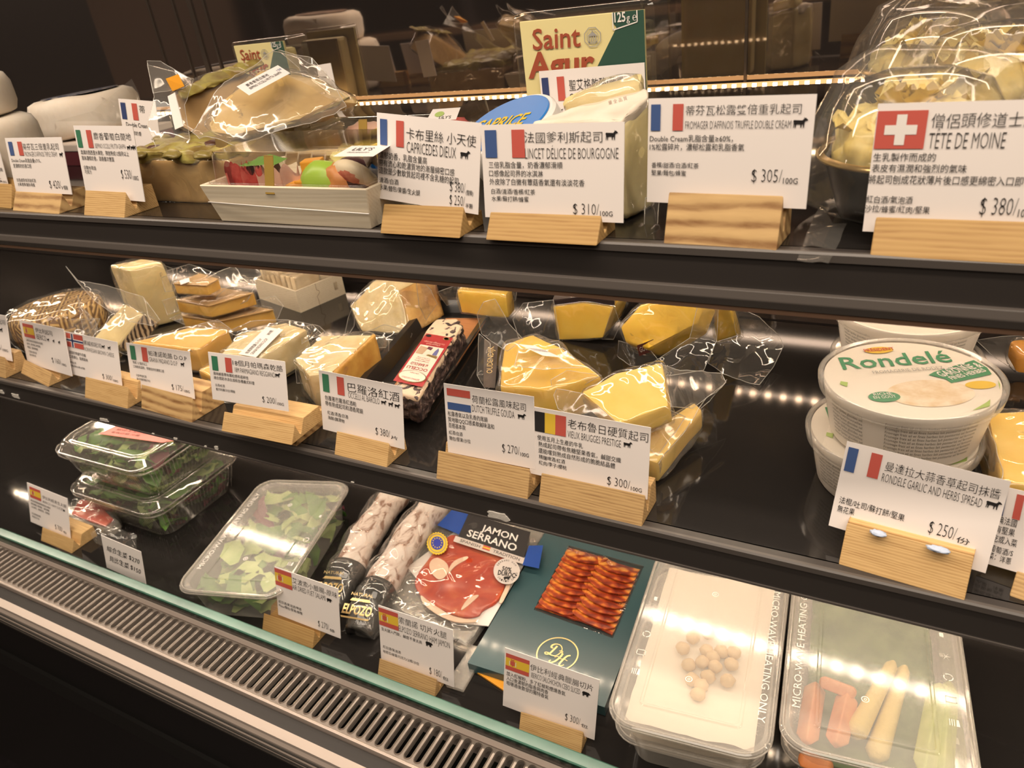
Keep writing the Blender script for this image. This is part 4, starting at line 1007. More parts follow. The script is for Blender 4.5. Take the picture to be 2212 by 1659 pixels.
hamc = mat('cooked_ham', (.70, .42, .32), .45, tex=(30, [(.3, (.60, .32, .24)), (.7, (.78, .54, .42))]))
melon = mat('green_melon_ball', (.36, .56, .06), .35, sss=.1); fig = mat('fig_skin', (.05, .015, .02), .4); figf = mat('fig_flesh', (.60, .14, .08), .4, tex=(60, [(.35, (.42, .06, .05)), (.6, (.74, .30, .18))]))
apri = mat('dried_apricot', (.62, .25, .07), .45, bmp=(50, .4, .001)); bread = mat('pale_cracker', (.80, .65, .42), .6, tex=(40, [(.3, (.70, .53, .30)), (.7, (.86, .74, .54))]), bmp=(80, .4, .001))
leaf = mat('salad_green', (.14, .30, .05), .45); melony = mat('yellow_fruit', (.80, .58, .08), .35)
w2, d2 = Wb / 2, Db / 2
def folded(cx, cy, z, R, m_, name, label, cat, turns=1.6, seed=0):
    b = bmesh.new(); n, k = 40, 6; G = []
    for i in range(n + 1):
        a = i / n * turns * math.pi * 2; r = R * (.35 + .65 * i / n)
        col = []
        for j in range(k + 1):
            q = L(cx + r * math.cos(a + seed) * 1.1, cy + r * math.sin(a + seed) * .55, z + .022 * j / k + .004 * math.sin(a * 3 + seed))
            col.append(b.verts.new(q))
        G.append(col)
    for i in range(n):
        for j in range(k): b.faces.new((G[i][j], G[i+1][j], G[i+1][j+1], G[i][j+1]))
    food(name, label, cat, b, m_)
folded(-w2 * .84, -d2 * .52, .016, .013, salred, 'salami_slice', 'red salami slice curled at the left end of the snack box', 'salami', seed=.5)
folded(-w2 * .66, -d2 * .50, .014, .013, salred, 'salami_slice', 'red salami slice between the green leaf and the folded ham', 'salami', seed=2.2)
folded(-w2 * .40, -d2 * .50, .014, .014, hamc, 'ham_slice', 'folded beige ham slice left of the brown seal tape', 'ham', seed=1.0)
folded(-w2 * .16, -d2 * .42, .013, .012, hamc, 'ham_slice', 'folded beige ham slice behind the brown seal tape', 'ham', seed=3.0)
b = flap([L(-w2 * .8, -d2 * .55, .041), L(-w2 * .3, -d2 * .55, .040), L(-w2 * .25, -d2 * .25, .042), L(-w2 * .75, -d2 * .2, .042)], .004, 60); food('lettuce_leaf', 'curly green leaf over the salami in the snack box', 'lettuce', b, leaf)
for k, (x, y, z, a) in enumerate(((-.06, -.62, .012, 5), (.055, -.60, .014, -8), (.045, -.35, .026, 20))):
    food('cheddar_cube', ['orange cheese cube nearest the seal tape', 'orange cheese cube beside the green melon ball', 'orange cheese cube stacked at the back'][k], 'cheese', bx(-.0075, .0075, -.0065, .0065, 0, .016, M=Matrix.Translation(L(w2 * x + .006, d2 * y, z)) @ rotz(a + 4), bev=.001), M_['org'], False)
food('melon_ball', 'green melon ball in the middle of the snack box', 'fruit', blob(L(w2 * .30, -d2 * .50, .026), .019, .014, .017, amp=.05), melon)
food('dried_apricot', 'brown-orange dried apricot beside the green melon ball', 'fruit', blob(L(w2 * .53, -d2 * .50, .024), .012, .012, .016, amp=.3, seed=4), apri)
food('dried_apricot', 'flat dried apricot in the right corner of the snack box', 'fruit', blob(L(w2 * .74, -d2 * .62, .016), .015, .010, .006, amp=.3, seed=7), apri)
t = thing('fig_half', 'halved fig with red flesh at the right of the snack box', 'fruit', L(w2 * .68, -d2 * .3, .012), GI)
Mf = Matrix.Rotation(math.radians(-50), 4, 'X') @ Matrix.Rotation(math.radians(14), 4, 'Y')
obj('skin', blob(L(w2 * .68, -d2 * .30, .028), .024, .017, .014, M=Mf), fig, t, smooth=True)
obj('rim', blob(L(w2 * .685, -d2 * .40, .030), .0225, .0155, .009, M=Mf), mat('fig_rim', (.82, .70, .50), .5), t, smooth=True)
obj('flesh', blob(L(w2 * .69, -d2 * .47, .0315), .0175, .0115, .008, M=Mf), figf, t, smooth=True)
for k in range(4):
    q = [L(w2 * (-.62 + .20 * k), d2 * (.30 - .04 * k), .034), L(w2 * (-.40 + .20 * k), d2 * (.02 - .04 * k), .046), L(w2 * (-.30 + .20 * k), d2 * (.35 - .04 * k), .044), L(w2 * (-.50 + .20 * k), d2 * (.62 - .04 * k), .036)]
    food('cracker', ['leftmost pale cracker under the clear lid', 'second pale cracker from the left under the clear lid', 'third pale cracker from the left under the clear lid', 'pale cracker next to the yellow fruit under the clear lid'][k], 'cracker', roughen(slab(q, .004, .001), .001, 90, .006, k), bread)
food('fruit_piece', 'pale yellow melon chunk under the lid of the front box', 'fruit', blob(L(w2 * .42, d2 * .10, .038), .017, .014, .010, amp=.4, seed=3), mat('pale_melon', (.78, .66, .28), .4))
for k, x in enumerate((.52, .66)): food('fruit_piece', ['bright yellow fruit chunk behind the melon ball', 'bright yellow fruit chunk nearest the fig'][k], 'fruit', roughen(bx(-.009, .009, -.008, .008, -.006, .006, M=Matrix.Translation(L(w2 * x, d2 * (.45 - .1 * k), .042)) @ rotz(30 * k), bev=.002), .001, 60, .005), melony)
# paper tag on the lid
pt = thing('paper_tag', 'white printed tag folded over the lid of the front snack box', 'tag', L(w2 * .8, -d2 * .5, .05))
Pz = (L(0, 0, .0535), Vector((0, 0, 1)))
def tagd(b, P): write(b, P, "LILY'S", .22, .52, .26, w=.5, mi=1); write(b, P, 'delicatessen', .2, .3, .12, w=.55, mi=1)
sticker('tag_top', [(719, 338), (806, 338), (760, 315)], Pz, [M_['card'], M_['ink']], tagd, pt, 0)
b = bmesh.new(); q = [onz(783, 338, ZT + .0535), onz(812, 318, ZT + .0535), onz(820, 400, ZT + .022), onz(797, 372, ZT + .030)]
vs = [b.verts.new(p) for p in q]; b.faces.new(vs); obj('tag_side', b, M_['card'], pt)
# second box behind it
off = T(640, 268, .0525) - T(455, 346, .0525)
off.y = max(off.y, Db + .016); off.x += .020
sb2 = dup(sb, (off.x, off.y, 0)); sb2['label'] = 'second wooden snack box with a clear lid behind the front one'
GI = 'food in the rear snack box'
for k, (x, y, m_, nm, lb, ct_) in enumerate(((.0, -.45, melony, 'fruit_piece', 'yellow fruit chunk at the middle of the rear snack box', 'fruit'), (.22, -.4, melony, 'fruit_piece', 'yellow fruit chunk right of centre in the rear snack box', 'fruit'), (-.4, -.3, hamc, 'ham_slice', 'folded ham in the rear snack box', 'ham'), (.75, -.1, salred, 'salami_slice', 'round salami at the right end of the rear snack box', 'salami'))):
    food(nm, lb, ct_, roughen(blob(L(w2 * x, d2 * y, .030) + Vector((off.x, off.y, 0)), .022, .016, .014, amp=.3, seed=k), .002, 50, .008), m_)
pt2 = thing('paper_tag', 'white printed tag with a green leaf on the lid of the rear snack box', 'tag', L(0, 0, .05) + Vector((off.x, off.y, 0)))
Q2 = (L(0, 0, .0535), Vector((0, 0, 1)))
def tag2(b, P): disc(b, P, .35, .5, .16, .22, 2); write(b, P, "LILY'S", .40, .10, .22, w=.4, mi=1)
sticker('tag_top', [(920, 262), (985, 258), (935, 236)], Q2, [M_['card'], M_['ink'], mat('leaf_print', (.40, .55, .15), .5)], tag2, pt2, .0)

# oval blue cheese box
Mo = Matrix.Translation(ony(1090, 268, .515)) @ rotz(-18) @ Matrix.Rotation(math.radians(28), 4, 'X') @ Matrix.Rotation(math.radians(-10), 4, 'Y')
t = thing('oval_cheese_box', 'oval white cheese box with a blue lid behind the card with two prices', 'cheese box', Vector((Mo.translation.x, Mo.translation.y, ZT)))
def oval(rx, ry, z0, z1, e=.002):
    b = bmesh.new(); n = 48; R = []
    for r_, z in ((1 - e / rx, z0), (1, z0 + e), (1, z1 - e), (1 - e / rx, z1)): R.append([b.verts.new(Mo @ Vector((rx * r_ * math.cos(2*math.pi*i/n), ry * r_ * math.sin(2*math.pi*i/n), z))) for i in range(n)])
    for a, c in zip(R, R[1:]):
        for i in range(n): j = (i + 1) % n; b.faces.new((a[i], a[j], c[j], c[i]))
    b.faces.new(list(reversed(R[0]))); b.faces.new(R[-1]); return b
obj('box', oval(.050, .034, -.036, 0), M_['white'], t, smooth=True, ang=40)
obj('lid', oval(.046, .030, .0, .0015, .0005), mat('bright_blue_lid', (.02, .20, .62), .3), t, smooth=True, ang=40)
b = bmesh.new(); P = Frame(Mo @ Vector((-.038, -.006, .0019)), Mo.to_3x3() @ Vector((1, 0, 0)), Mo.to_3x3() @ Vector((0, 1, 0)), 0)
write(b, P, 'CAPRICE', 0, 0, .013, w=.066, bold=.02); obj('lettering', b, M_['yellow'], t)
# soft white-rinded wedge
Wt = [ony(1150, 274, .452), ony(1345, 268, .440), ony(1404, 214, .470), ony(1390, 196, .50), ony(1260, 226, .51)]
b = bmesh.new(); lo = [Vector((p.x, p.y, ZT + .001)) for p in Wt]
A = [b.verts.new(p) for p in Wt]; B_ = [b.verts.new(p) for p in lo]
b.faces.new(A); b.faces.new(list(reversed(B_)))
for i in range(5): b.faces.new((A[(i + 1) % 5], A[i], B_[i], B_[(i + 1) % 5]))
bmesh.ops.recalc_face_normals(b, faces=b.faces); b.normal_update(); bevel(b, .004, 3)
t = bagged('soft_cheese_wedge', 'tall soft wedge with white rind and pale yellow cut side behind the card priced 310', 'cheese', b, 'cream', [[ony(1395, 425, .448), ony(1425, 430, .455), ony(1420, 500, .43), ony(1392, 500, .43)]], rough=(.003, 30, .008), grow=.0012, amp=.0015)
b = slab([p + Vector((0, 0, .003)) for p in Wt], .010, .003, 3); roughen(b, .0035, 55, .006, 5); obj('rind', b, M_['rind'], t, smooth=True)
b = slab([ony(1215, 252, .475), ony(1290, 222, .49), ony(1388, 198, .50), ony(1386, 222, .48), ony(1300, 240, .47)], .012, .004); 
for v in b.verts: v.co.z += .012
t = bagged('soft_cheese_wedge', 'small film-wrapped piece lying on top of the white-rinded wedge', 'cheese', b, 'cream', [], rough=(.002, 50, .007), bag='milk', grow=.001, amp=.003)
q = plane_of([ony(1300, 235, .475), ony(1386, 210, .49), ony(1340, 215, .49)])
b = bmesh.new(); P = quad([(1315, 226), (1360, 214), (1313, 216)], (q[0] + Vector((0, -.004, .012)), q[1]), 0); write(b, P, '量 全 品 質', 0, 0, .8, w=.9); obj('printing', b, M_['inkb'], t)

# shaved cheese in bagged cups
M_['cup'] = mat('black_cup', (.02, .018, .016), .3); M_['shave'] = mat('cheese_ruffle', (.90, .72, .26), .45, tex=(30, [(.3, (.88, .64, .14)), (.7, (.94, .82, .42))]), sss=.1)
M_['cbag'] = film('crinkly_clear_bag', milky=.06, wrinkle=.22, scale=14, rough=.08, gloss=.5)
GC = 'bagged cups of shaved cheese'
def cup(label, c, r=.043, seed=1, lean=0, tail=None):
    c = Vector(c); t = thing('cheese_cup', label, 'cup of cheese', c, GC); M0 = Matrix.Rotation(math.radians(lean), 4, 'Y')
    cp_ = obj('cup', lathe([(0, 0), (r * .74, 0), (r * .76, .002), (r * .97, .033), (r * .95, .034), (r * .72, .003), (0, .003)], c, 40, M0), M_['cup'], t, smooth=True, ang=40)
    obj('rim', lathe([(r * .97, .0325), (r * 1.05, .033), (r * 1.06, .0345), (r * .97, .0355)], c, 40, M0), M_['gold'], cp_, smooth=True)
    obj('dome', lathe([(r * 1.03, .035), (r * .98, .040), (r * .90, .058), (r * .74, .070), (r * .40, .0755), (0, .0765)], c, 40, M0), M_['pet'], t, smooth=True)
    random.seed(seed); b = bmesh.new()
    for k in range(30):
        a = random.uniform(0, 6.28); rr = random.uniform(0, r * .66); n, m = 28, 3; R = random.uniform(.010, .018); G = []
        cx, cy, cz = rr * math.cos(a), rr * math.sin(a), .036 + random.uniform(0, .030) * (1 - rr / r)
        ph = random.uniform(0, 6.28)
        for i in range(n + 1):
            q = i / n * 5.2 + ph; col = []
            for j in range(m + 1):
                f = j / m; ra = R * (.25 + .75 * f) * (1 + .14 * math.sin(q * 7) * f)
                col.append(b.verts.new(c + M0 @ Vector((cx + ra * math.cos(q), cy + ra * math.sin(q), cz + .009 * f + .003 * math.sin(q * 8 + ph) * f))))
            G.append(col)
        for i in range(n):
            for j in range(m): b.faces.new((G[i][j], G[i+1][j], G[i+1][j+1], G[i][j+1]))
    md = lathe([(r * .90, .030), (r * .92, .038), (r * .82, .050), (r * .55, .059), (0, .062)], c, 40, M0)
    refine(md, .006); zk = min(v.co.z for v in md.verts)
    for v in md.verts:
        q = v.co - c; kk = noise.noise(v.co * 75) * .5 + abs(noise.noise(v.co * 140 + Vector((seed, 0, 0)))); v.co += Vector((q.x, q.y, .03)).normalized() * .007 * (kk - .5)
    md_me = bpy.data.meshes.new('tmp'); md.to_mesh(md_me); md.free(); b.from_mesh(md_me); bpy.data.meshes.remove(md_me)
    o = obj('shaved_cheese', b, M_['shave'], t, smooth=True)
    R1 = r * 1.22
    sh = lathe([(0, -.0005), (r * .85, .0), (R1, .012), (R1 * 1.02, .034), (R1 * .93, .056), (R1 * .76, .078), (R1 * .42, .086), (0, .087)], c, 36, M0)
    refine(sh, .008); roughen(sh, .005, 30, .008, seed * 3.1)
    for v in sh.verts: v.co.z = max(v.co.z, c.z)
    obj('bag', sh, M_['cbag'], t, smooth=True)
    if tail: obj('bag_flap', flap(tail, .006, seed=seed), M_['cbag'], t, smooth=True)
    return t
cup('bagged cup of shaved cheese in front, left of the Swiss card', onz(1950, 455, ZT), .046, 1, tail=[onz(1772, 440, ZT + .006), onz(1800, 478, ZT + .004), onz(1830, 480, ZT + .004), onz(1790, 560, ZT + .002), onz(1722, 548, ZT + .002), onz(1745, 500, ZT + .003)])
cup('bagged cup of shaved cheese directly behind the Swiss card', onz(1950, 455, ZT) + Vector((.110, .015, 0)), .046, 2)
c3 = ony(1990, 150, .69); cup('bagged cup of shaved cheese at the back left of the group', (c3.x, .69, c3.z - .034), .044, 3, lean=4)
c4 = ony(2105, 205, .585); cup('bagged cup of shaved cheese at the right edge behind the front two', (c4.x + .01, .585, c4.z - .034), .046, 4)
# ================================================================ LOWER SHELF
GS = 'bagged cheese pieces on the lower shelf'
# basket-patterned round cheese
def weave():
    m, nt, b = newmat('basket_weave_rind')
    tc = nt.nodes.new('ShaderNodeTexCoord'); w = []
    for rot in (35, -35):
        mp = nt.nodes.new('ShaderNodeMapping'); mp.inputs['Rotation'].default_value = (math.radians(rot), math.radians(rot), math.radians(rot)); nt.links.new(tc.outputs['Object'], mp.inputs[0])
        v = nt.nodes.new('ShaderNodeTexWave'); v.inputs['Scale'].default_value = 62; v.inputs['Distortion'].default_value = 1.2; nt.links.new(mp.outputs[0], v.inputs['Vector']); w.append(v.outputs['Fac'])
    ck = nt.nodes.new('ShaderNodeTexChecker'); ck.inputs['Scale'].default_value = 70; nt.links.new(tc.outputs['Object'], ck.inputs[0])
    mx = nt.nodes.new('ShaderNodeMix'); nt.links.new(ck.outputs['Fac'], mx.inputs[0]); nt.links.new(w[0], mx.inputs[2]); nt.links.new(w[1], mx.inputs[3])
    nt.links.new(ramp(nt, mx.outputs[0], [(.2, (.16, .07, .015)), (.6, (.50, .29, .08)), (.9, (.66, .44, .16))]), b.inputs['Base Color']); b.inputs['Roughness'].default_value = .5
    nt.links.new(bump(nt, mx.outputs[0], .9, .002), b.inputs['Normal']); return m
M_['weave'] = weave()
cw = onz(78, 760, ZM); cw.y += .045
t = thing('round_cheese', 'round cheese with a basket-weave rind at the left of the lower shelf', 'cheese', cw)
obj('rind', lathe([(0, 0), (.050, 0), (.056, .006), (.058, .022), (.056, .040), (.050, .046), (0, .046)], cw, 60), M_['weave'], t, smooth=True)
obj('bag', film_shell(lathe([(0, .0), (.053, 0), (.059, .006), (.061, .022), (.059, .042), (.052, .049), (0, .049)], cw, 30), .001, .003), M_['film'], t, smooth=True)

# tall pale block at the back and a leaning slice with a dark zigzag rind
b = slab([Mi(238, 574, .082), Mi(312, 557, .082), Mi(352, 566, .082), Mi(278, 584, .082)], .080, .003, shrink=1.05)
bagged('hard_cheese', 'tall pale cheese block at the back left of the lower shelf', 'cheese', b, 'pale', [[Mi(318, 560, .082), Mi(372, 580, .06), Mi(385, 625, .035), Mi(350, 660, .015), Mi(320, 640, .03)], [Mi(345, 590, .07), Mi(410, 570, .06), Mi(470, 590, .045), Mi(420, 610, .04), Mi(360, 630, .04)]], group=GS)
sl = [Mi(198, 735, .026), Mi(268, 656, .056), Mi(309, 678, .052), Mi(256, 746, .020)]
b = slab(sl, 0, .0015, along=(.006, .010, -.016))
t = bagged('hard_cheese', 'pale slice with a dark zigzag rind leaning in an open bag', 'cheese', b, 'pale', [
    [Mi(142, 575, .11), Mi(168, 606, .095), Mi(235, 618, .085), Mi(308, 640, .070), Mi(345, 690, .048), Mi(330, 705, .04), Mi(262, 690, .058), Mi(205, 650, .075), Mi(170, 612, .09)],
    [Mi(166, 636, .07), Mi(172, 660, .055), Mi(205, 690, .04), Mi(216, 735, .02), Mi(190, 740, .018), Mi(175, 690, .04)],
    [Mi(112, 702, .03), Mi(150, 690, .04), Mi(215, 688, .045), Mi(200, 738, .02), Mi(165, 760, .012)]], group=GS, flapmat='milk')
zz = mat('zigzag_rind', (.20, .13, .07), .5)
nt = zz.node_tree; wv = nt.nodes.new('ShaderNodeTexWave'); wv.inputs['Scale'].default_value = 75; wv.inputs['Distortion'].default_value = 4; nt.links.new(coords(nt), wv.inputs['Vector']); nt.links.new(ramp(nt, wv.outputs['Fac'], [(.3, (.045, .028, .018)), (.7, (.48, .36, .22))]), nt.nodes['Principled BSDF'].inputs['Base Color'])
obj('rind', slab([sl[2] + Vector((.001, 0, -.0005)), sl[2] + Vector((.010, .006, -.014)), sl[3] + Vector((.012, .006, -.014)), sl[3] + Vector((.001, 0, -.0005))], 0, 0, along=(.002, -.0005, -.0008)), zz, t)

# stack of three orange-yellow slices with looped bag ends
def stack_slice(label, pts, h, th, flaps):
    b = slab([Mi(x, y, h) for x, y in pts], th, .0012)
    t = bagged('cheese_slice', label, 'cheese', b, 'gold_cheese', flaps, group='stacked orange-yellow slices', grow=.0018, bag='film', flapmat='milk')
    obj('brown_edge', slab([Mi(x, y, h + .0012) for x, y in pts], .0016, .0004, shrink=1.0), mat('tan_top', (.56, .36, .16), .5), t)
    return t
stack_slice('top slice of three stacked orange-yellow slices, with a white sticker', [(374, 612), (432, 590), (472, 602), (445, 616)], .078, .013, [[Mi(445, 600, .08), Mi(510, 572, .085), Mi(552, 575, .075), Mi(565, 590, .07), Mi(545, 612, .062), Mi(480, 622, .066)], [Mi(345, 600, .07), Mi(380, 590, .08), Mi(378, 628, .062), Mi(352, 630, .055)]])
sx = onz(409, 604, ZM + .0795); 
stack_slice('middle slice of three stacked orange-yellow slices', [(380, 648), (482, 622), (548, 632), (450, 660)], .052, .016, [[Mi(470, 640, .055), Mi(515, 602, .068), Mi(548, 598, .066), Mi(555, 615, .06), Mi(535, 650, .045), Mi(490, 668, .04), Mi(455, 668, .044)], [Mi(350, 650, .045), Mi(382, 640, .052), Mi(385, 672, .038), Mi(360, 680, .03)]])
stack_slice('bottom slice of three stacked orange-yellow slices', [(392, 682), (500, 655), (590, 668), (470, 694)], .028, .018, [[Mi(500, 660, .032), Mi(595, 640, .035), Mi(612, 660, .025), Mi(600, 690, .012), Mi(500, 702, .014)], [Mi(365, 688, .022), Mi(400, 672, .028), Mi(450, 706, .01), Mi(420, 710, .008)]])
for o in COL.objects:
    if o.get('label', '').startswith('top slice of three'):
        obj('sticker', slab([Mi(388, 606, .081), Mi(408, 600, .081), Mi(410, 608, .081), Mi(390, 615, .081)], .0004, 0), M_['card'], o)
        obj('bag_ring', tube([Mi(520 + 17 * math.cos(a / 16 * 6.283), 606 + 12 * math.sin(a / 16 * 6.283), .070) for a in range(16)], .0012, closed=True), M_['milk'], o, smooth=True)

# golden block behind the Italian card priced 175
b = slab([Mi(285, 740, .034), Mi(418, 706, .040), Mi(494, 712, .036), Mi(424, 756, .030)], .028, .0015)
bagged('hard_cheese', 'golden-yellow block in film behind the card priced 175', 'cheese', b, 'gold_cheese', [[Mi(415, 705, .041), Mi(470, 690, .040), Mi(500, 712, .034), Mi(470, 745, .024), Mi(430, 765, .02)]], group=GS, bag='milk')
b = slab([Mi(430, 800, .016), Mi(462, 782, .018), Mi(520, 800, .014), Mi(470, 822, .012)], .012, .002)
bagged('hard_cheese', 'low yellow piece half hidden between the cards priced 175 and 200', 'cheese', b, 'yel2', [[Mi(440, 825, .01), Mi(480, 815, .016), Mi(560, 850, .006), Mi(500, 858, .004)]], group=GS)

# cracker box with a square hole
p0 = onz(650, 676, ZM); p1 = onz(747, 634, ZM); d = (p1 - p0).normalized(); e = Vector((-d.y, d.x, 0))
Mk = Matrix(((e.x, d.x, 0, p0.x), (e.y, d.y, 0, p0.y), (0, 0, 1, ZM), (0, 0, 0, 1))); Lk = (p1 - p0).length; Wk = .105
t = thing('cracker_box', 'pale wooden tray with a square hole in its side, behind the cheese slices', 'box', Mk @ Vector((Wk / 2, Lk / 2, 0)))
b = merge([bx(0, Wk, 0, .0025, 0, .030, M=Mk), bx(0, Wk, Lk - .0025, Lk, 0, .030, M=Mk), bx(Wk - .0025, Wk, .0025, Lk - .0025, 0, .030, M=Mk), bx(.0025, Wk - .0025, .0025, Lk - .0025, 0, .0025, M=Mk),
    bx(0, .0025, .0025, Lk * .79, 0, .030, M=Mk), bx(0, .0025, Lk * .79, Lk * .87, 0, .010, M=Mk), bx(0, .0025, Lk * .79, Lk * .87, .021, .030, M=Mk), bx(0, .0025, Lk * .87, Lk - .0025, 0, .030, M=Mk)])
obj('tray', b, M_['poplar'], t)
b = bmesh.new(); pts = [(.030, .42), (.021, .42), (.019, .46), (.016, .47), (.014, .43), (.012, .40), (.008, .41), (0, .41)]
obj('joint', tube([Mk @ Vector((-.0003, Lk * f, z)) for z, f in pts], .0004, n=4), mat('brown_seam', (.42, .30, .18), .7), t)
cb = thing('cracker_stack', 'golden crackers stacked upright in clear wrap inside the wooden tray', 'crackers', Mk @ Vector((Wk * .5, Lk * .45, .003)))
for k in range(7):
    x = .010 + k * .013
    obj('cracker', roughen(bx(x, x + .009, .008, Lk * .62, .0050, .044 - .001 * (k % 3), M=Mk, bev=.002), .0012, 90, .006, k), bread, cb, smooth=True, ang=50)
obj('wrap', film_shell(bx(.006, Wk - .006, .007, Lk * .66, .0045, .047, M=Mk, bev=.003), .001, .0016), M_['film'], cb, smooth=True)

# grana wedge with a long white label
Tg = [Mi(478, 764, .040), Mi(518, 722, .042), Mi(618, 697, .044), Mi(662, 712, .042), Mi(562, 772, .038)]
b = slab(Tg, .034, .0015)
t = bagged('hard_cheese', 'pale wedge with a long white label behind the card priced 200', 'cheese', b, 'parm', [[Mi(490, 715, .045), Mi(540, 692, .050), Mi(620, 690, .048), Mi(690, 702, .036), Mi(715, 725, .02), Mi(665, 730, .03), Mi(620, 700, .045), Mi(520, 724, .044)]], group=GS)
def gl_(b, P): write(b, P, '帕達諾乾酪 D.O.P', .06, .56, .20, w=.52, mi=1); write(b, P, 'GRANA PADANO D.O.P', .06, .26, .20, w=.56, mi=1); write(b, P, '303克', .74, .42, .2, w=.17, mi=1)
p_, n_ = plane_of(Tg[1:4])
sticker('paper_label', [(553, 772), (612, 712), (515, 765)], (p_ + n_ * .0052, n_), [M_['card'], M_['ink']], gl_, t, 0)

# parmesan wedge with ochre rind
Tp = [Mi(638, 776, .040), Mi(694, 726, .046), Mi(806, 722, .046), Mi(718, 804, .040), Mi(668, 812, .036)]
b = slab(Tp, .036, .002)
t = bagged('hard_cheese', 'pale wedge with a yellow rind side, left of the black tray', 'cheese', b, 'parm', [[Mi(648, 705, .04), Mi(672, 698, .05), Mi(700, 725, .046), Mi(650, 742, .036)], [Mi(635, 775, .035), Mi(640, 830, .008), Mi(700, 838, .006), Mi(730, 812, .02), Mi(665, 815, .034)], [Mi(806, 722, .046), Mi(838, 730, .03), Mi(840, 775, .01), Mi(815, 790, .01), Mi(812, 750, .03)]], group=GS)
b = slab([Tp[2] + Vector((0, 0, .0004)), Tp[3] + Vector((0, 0, .0004)), Tp[3] + Vector((0, 0, -.036)), Tp[2] + Vector((0, 0, -.036))], 0, 0, along=(.004, -.001, 0)); roughen(b, .0012, 60, .006, 2)
obj('rind', b, M_['rindy'], t, smooth=True)

# big rough chunk with toasted rind
Fc = [ony(757, 658, .640), ony(782, 716, .628), ony(886, 722, .628), ony(862, 628, .650), ony(846, 604, .668), ony(802, 612, .668)]
b = slab(Fc, 0, .002, along=(.012, .050, .004))
t = bagged('hard_cheese', 'large rough chunk with toasted brown rind at the back of the lower shelf', 'cheese', b, 'parm', [[Mi(752, 690, .03), Mi(770, 640, .06), Mi(765, 705, .02), Mi(740, 745, .004)], [Mi(770, 730, .006), Mi(830, 700, .02), Mi(890, 720, .012), Mi(880, 752, .003), Mi(800, 752, .003)], [Mi(898, 600, .09), Mi(930, 625, .07), Mi(945, 655, .05), Mi(920, 690, .02), Mi(905, 660, .05)]], rough=(.003, 30, .008), group=GS, amp=.003)
r0 = slab([Fc[2], Fc[3], Fc[3] + Vector((.012, .050, .004)), Fc[2] + Vector((.012, .050, .004))], 0, 0, along=(.004, 0, .0)); roughen(r0, .0015, 40, .007, 4)
obj('rind', r0, M_['rindb'], t, smooth=True)

# black foam tray with the coated log
NL, NR, FRr, FL = onz(772, 892, ZM), onz(892, 938, ZM), onz(1086, 672, ZM), onz(925, 678, ZM)
foam = mat('black_foam_tray', (.014, .013, .013), .32, bmp=(120, .08, .0006), coat=.3)
cx_ = (NL + NR + FRr + FL) / 4; ax = ((FL + FRr) / 2 - (NL + NR) / 2); Lt = ax.length; ax.normalize(); ay = Vector((ax.y, -ax.x, 0))
Wd = ((NR - NL).dot(ay) + (FRr - FL).dot(ay)) / 2
Mt = Matrix(((ay.x, ax.x, 0, cx_.x), (ay.y, ax.y, 0, cx_.y), (0, 0, 1, ZM), (0, 0, 0, 1)))
print('tray', Lt, Wd)
t = thing('foam_tray', 'black foam tray carrying a coated cheese log on a wooden board', 'tray', cx_)
b = bmesh.new(); secs = [(Wd - .012, Lt - .012, .012, 0), (Wd, Lt, .014, .015), (Wd + .008, Lt + .008, .016, .0165), (Wd + .008, Lt + .008, .016, .0145 + .004), (Wd - .004, Lt - .004, .012, .0175), (Wd - .018, Lt - .018, .010, .004)]
obj('tray', loft(secs, Mt, close_top=True, n=5), foam, t, smooth=True, ang=35)
obj('overwrap', flap([Mt @ Vector(p) for p in ((-Wd / 2, -Lt / 2, .021), (Wd / 2, -Lt / 2, .021), (Wd / 2, -Lt * .36, .024), (-Wd / 2, -Lt * .36, .024))], .002), M_['film'], t, smooth=True)
bm = bmesh.new(); P = Frame(Mt @ Vector((Wd * .32, -Lt * .5 - .0035, .020)), -ay, -ax, .0005)
write(bm, P, 'Fattoria', 0, 0, .012, w=.040, shear=.3, bold=.01); obj('printing', bm, M_['white'], t)
bd = thing('wooden_board', 'thin orange-brown wooden board under the cheese log', 'board', Mt @ Vector((0, 0, .0045)))
bdm = bx(-Wd * .14, Wd * .46, -Lt * .42, Lt * .36, .0045, .009, bev=.0008); me = bpy.data.meshes.new('board')
for v in bdm.verts: v.co = Mt @ v.co
obj('board', bdm, M_['cedar'], bd)
bm = bmesh.new(); P = Frame(Mt @ Vector((Wd * .405, Lt * .34, .0092)), -ax, ay, .0)
for k in range(4): write(bm, P, 'OCCELLI · BAROLO', .002 + k * .036, 0, .0045, w=.033)
obj('printing', bm, M_['inkb'], bd)
# the log: pale paste, dark pressed-skin crust
grape = mat('pressed_grape_crust', (.10, .06, .06), .4)
nt = grape.node_tree; vv = coords(nt); f = nz(nt, vv, 160, 3); nt.links.new(ramp(nt, f, [(.40, (.022, .014, .016)), (.58, (.11, .07, .065)), (.70, (.52, .40, .32))]), nt.nodes['Principled BSDF'].inputs['Base Color']); nt.links.new(bump(nt, f, 1.0, .003), nt.nodes['Principled BSDF'].inputs['Normal'])
pas = mat('spotted_paste', (.78, .58, .40), .45); nt = pas.node_tree; f = nz(nt, coords(nt), 75, 3); nt.links.new(ramp(nt, f, [(.5, (.82, .64, .46)), (.60, (.74, .54, .38)), (.64, (.07, .045, .045))]), nt.nodes['Principled BSDF'].inputs['Base Color'])
hl = .037
Tl = [Mi(846, 846, hl), Mi(902, 862, hl), Mi(1000, 704, hl), Mi(988, 688, hl), Mi(942, 690, hl), Mi(920, 716, hl)]
lg = slab(Tl, hl - .010, .004, 3, shrink=1.0)
t = thing('cheese_log', 'pale cheese log coated in dark grape skins with a red label', 'cheese', Mt @ Vector((0, 0, .0095)))
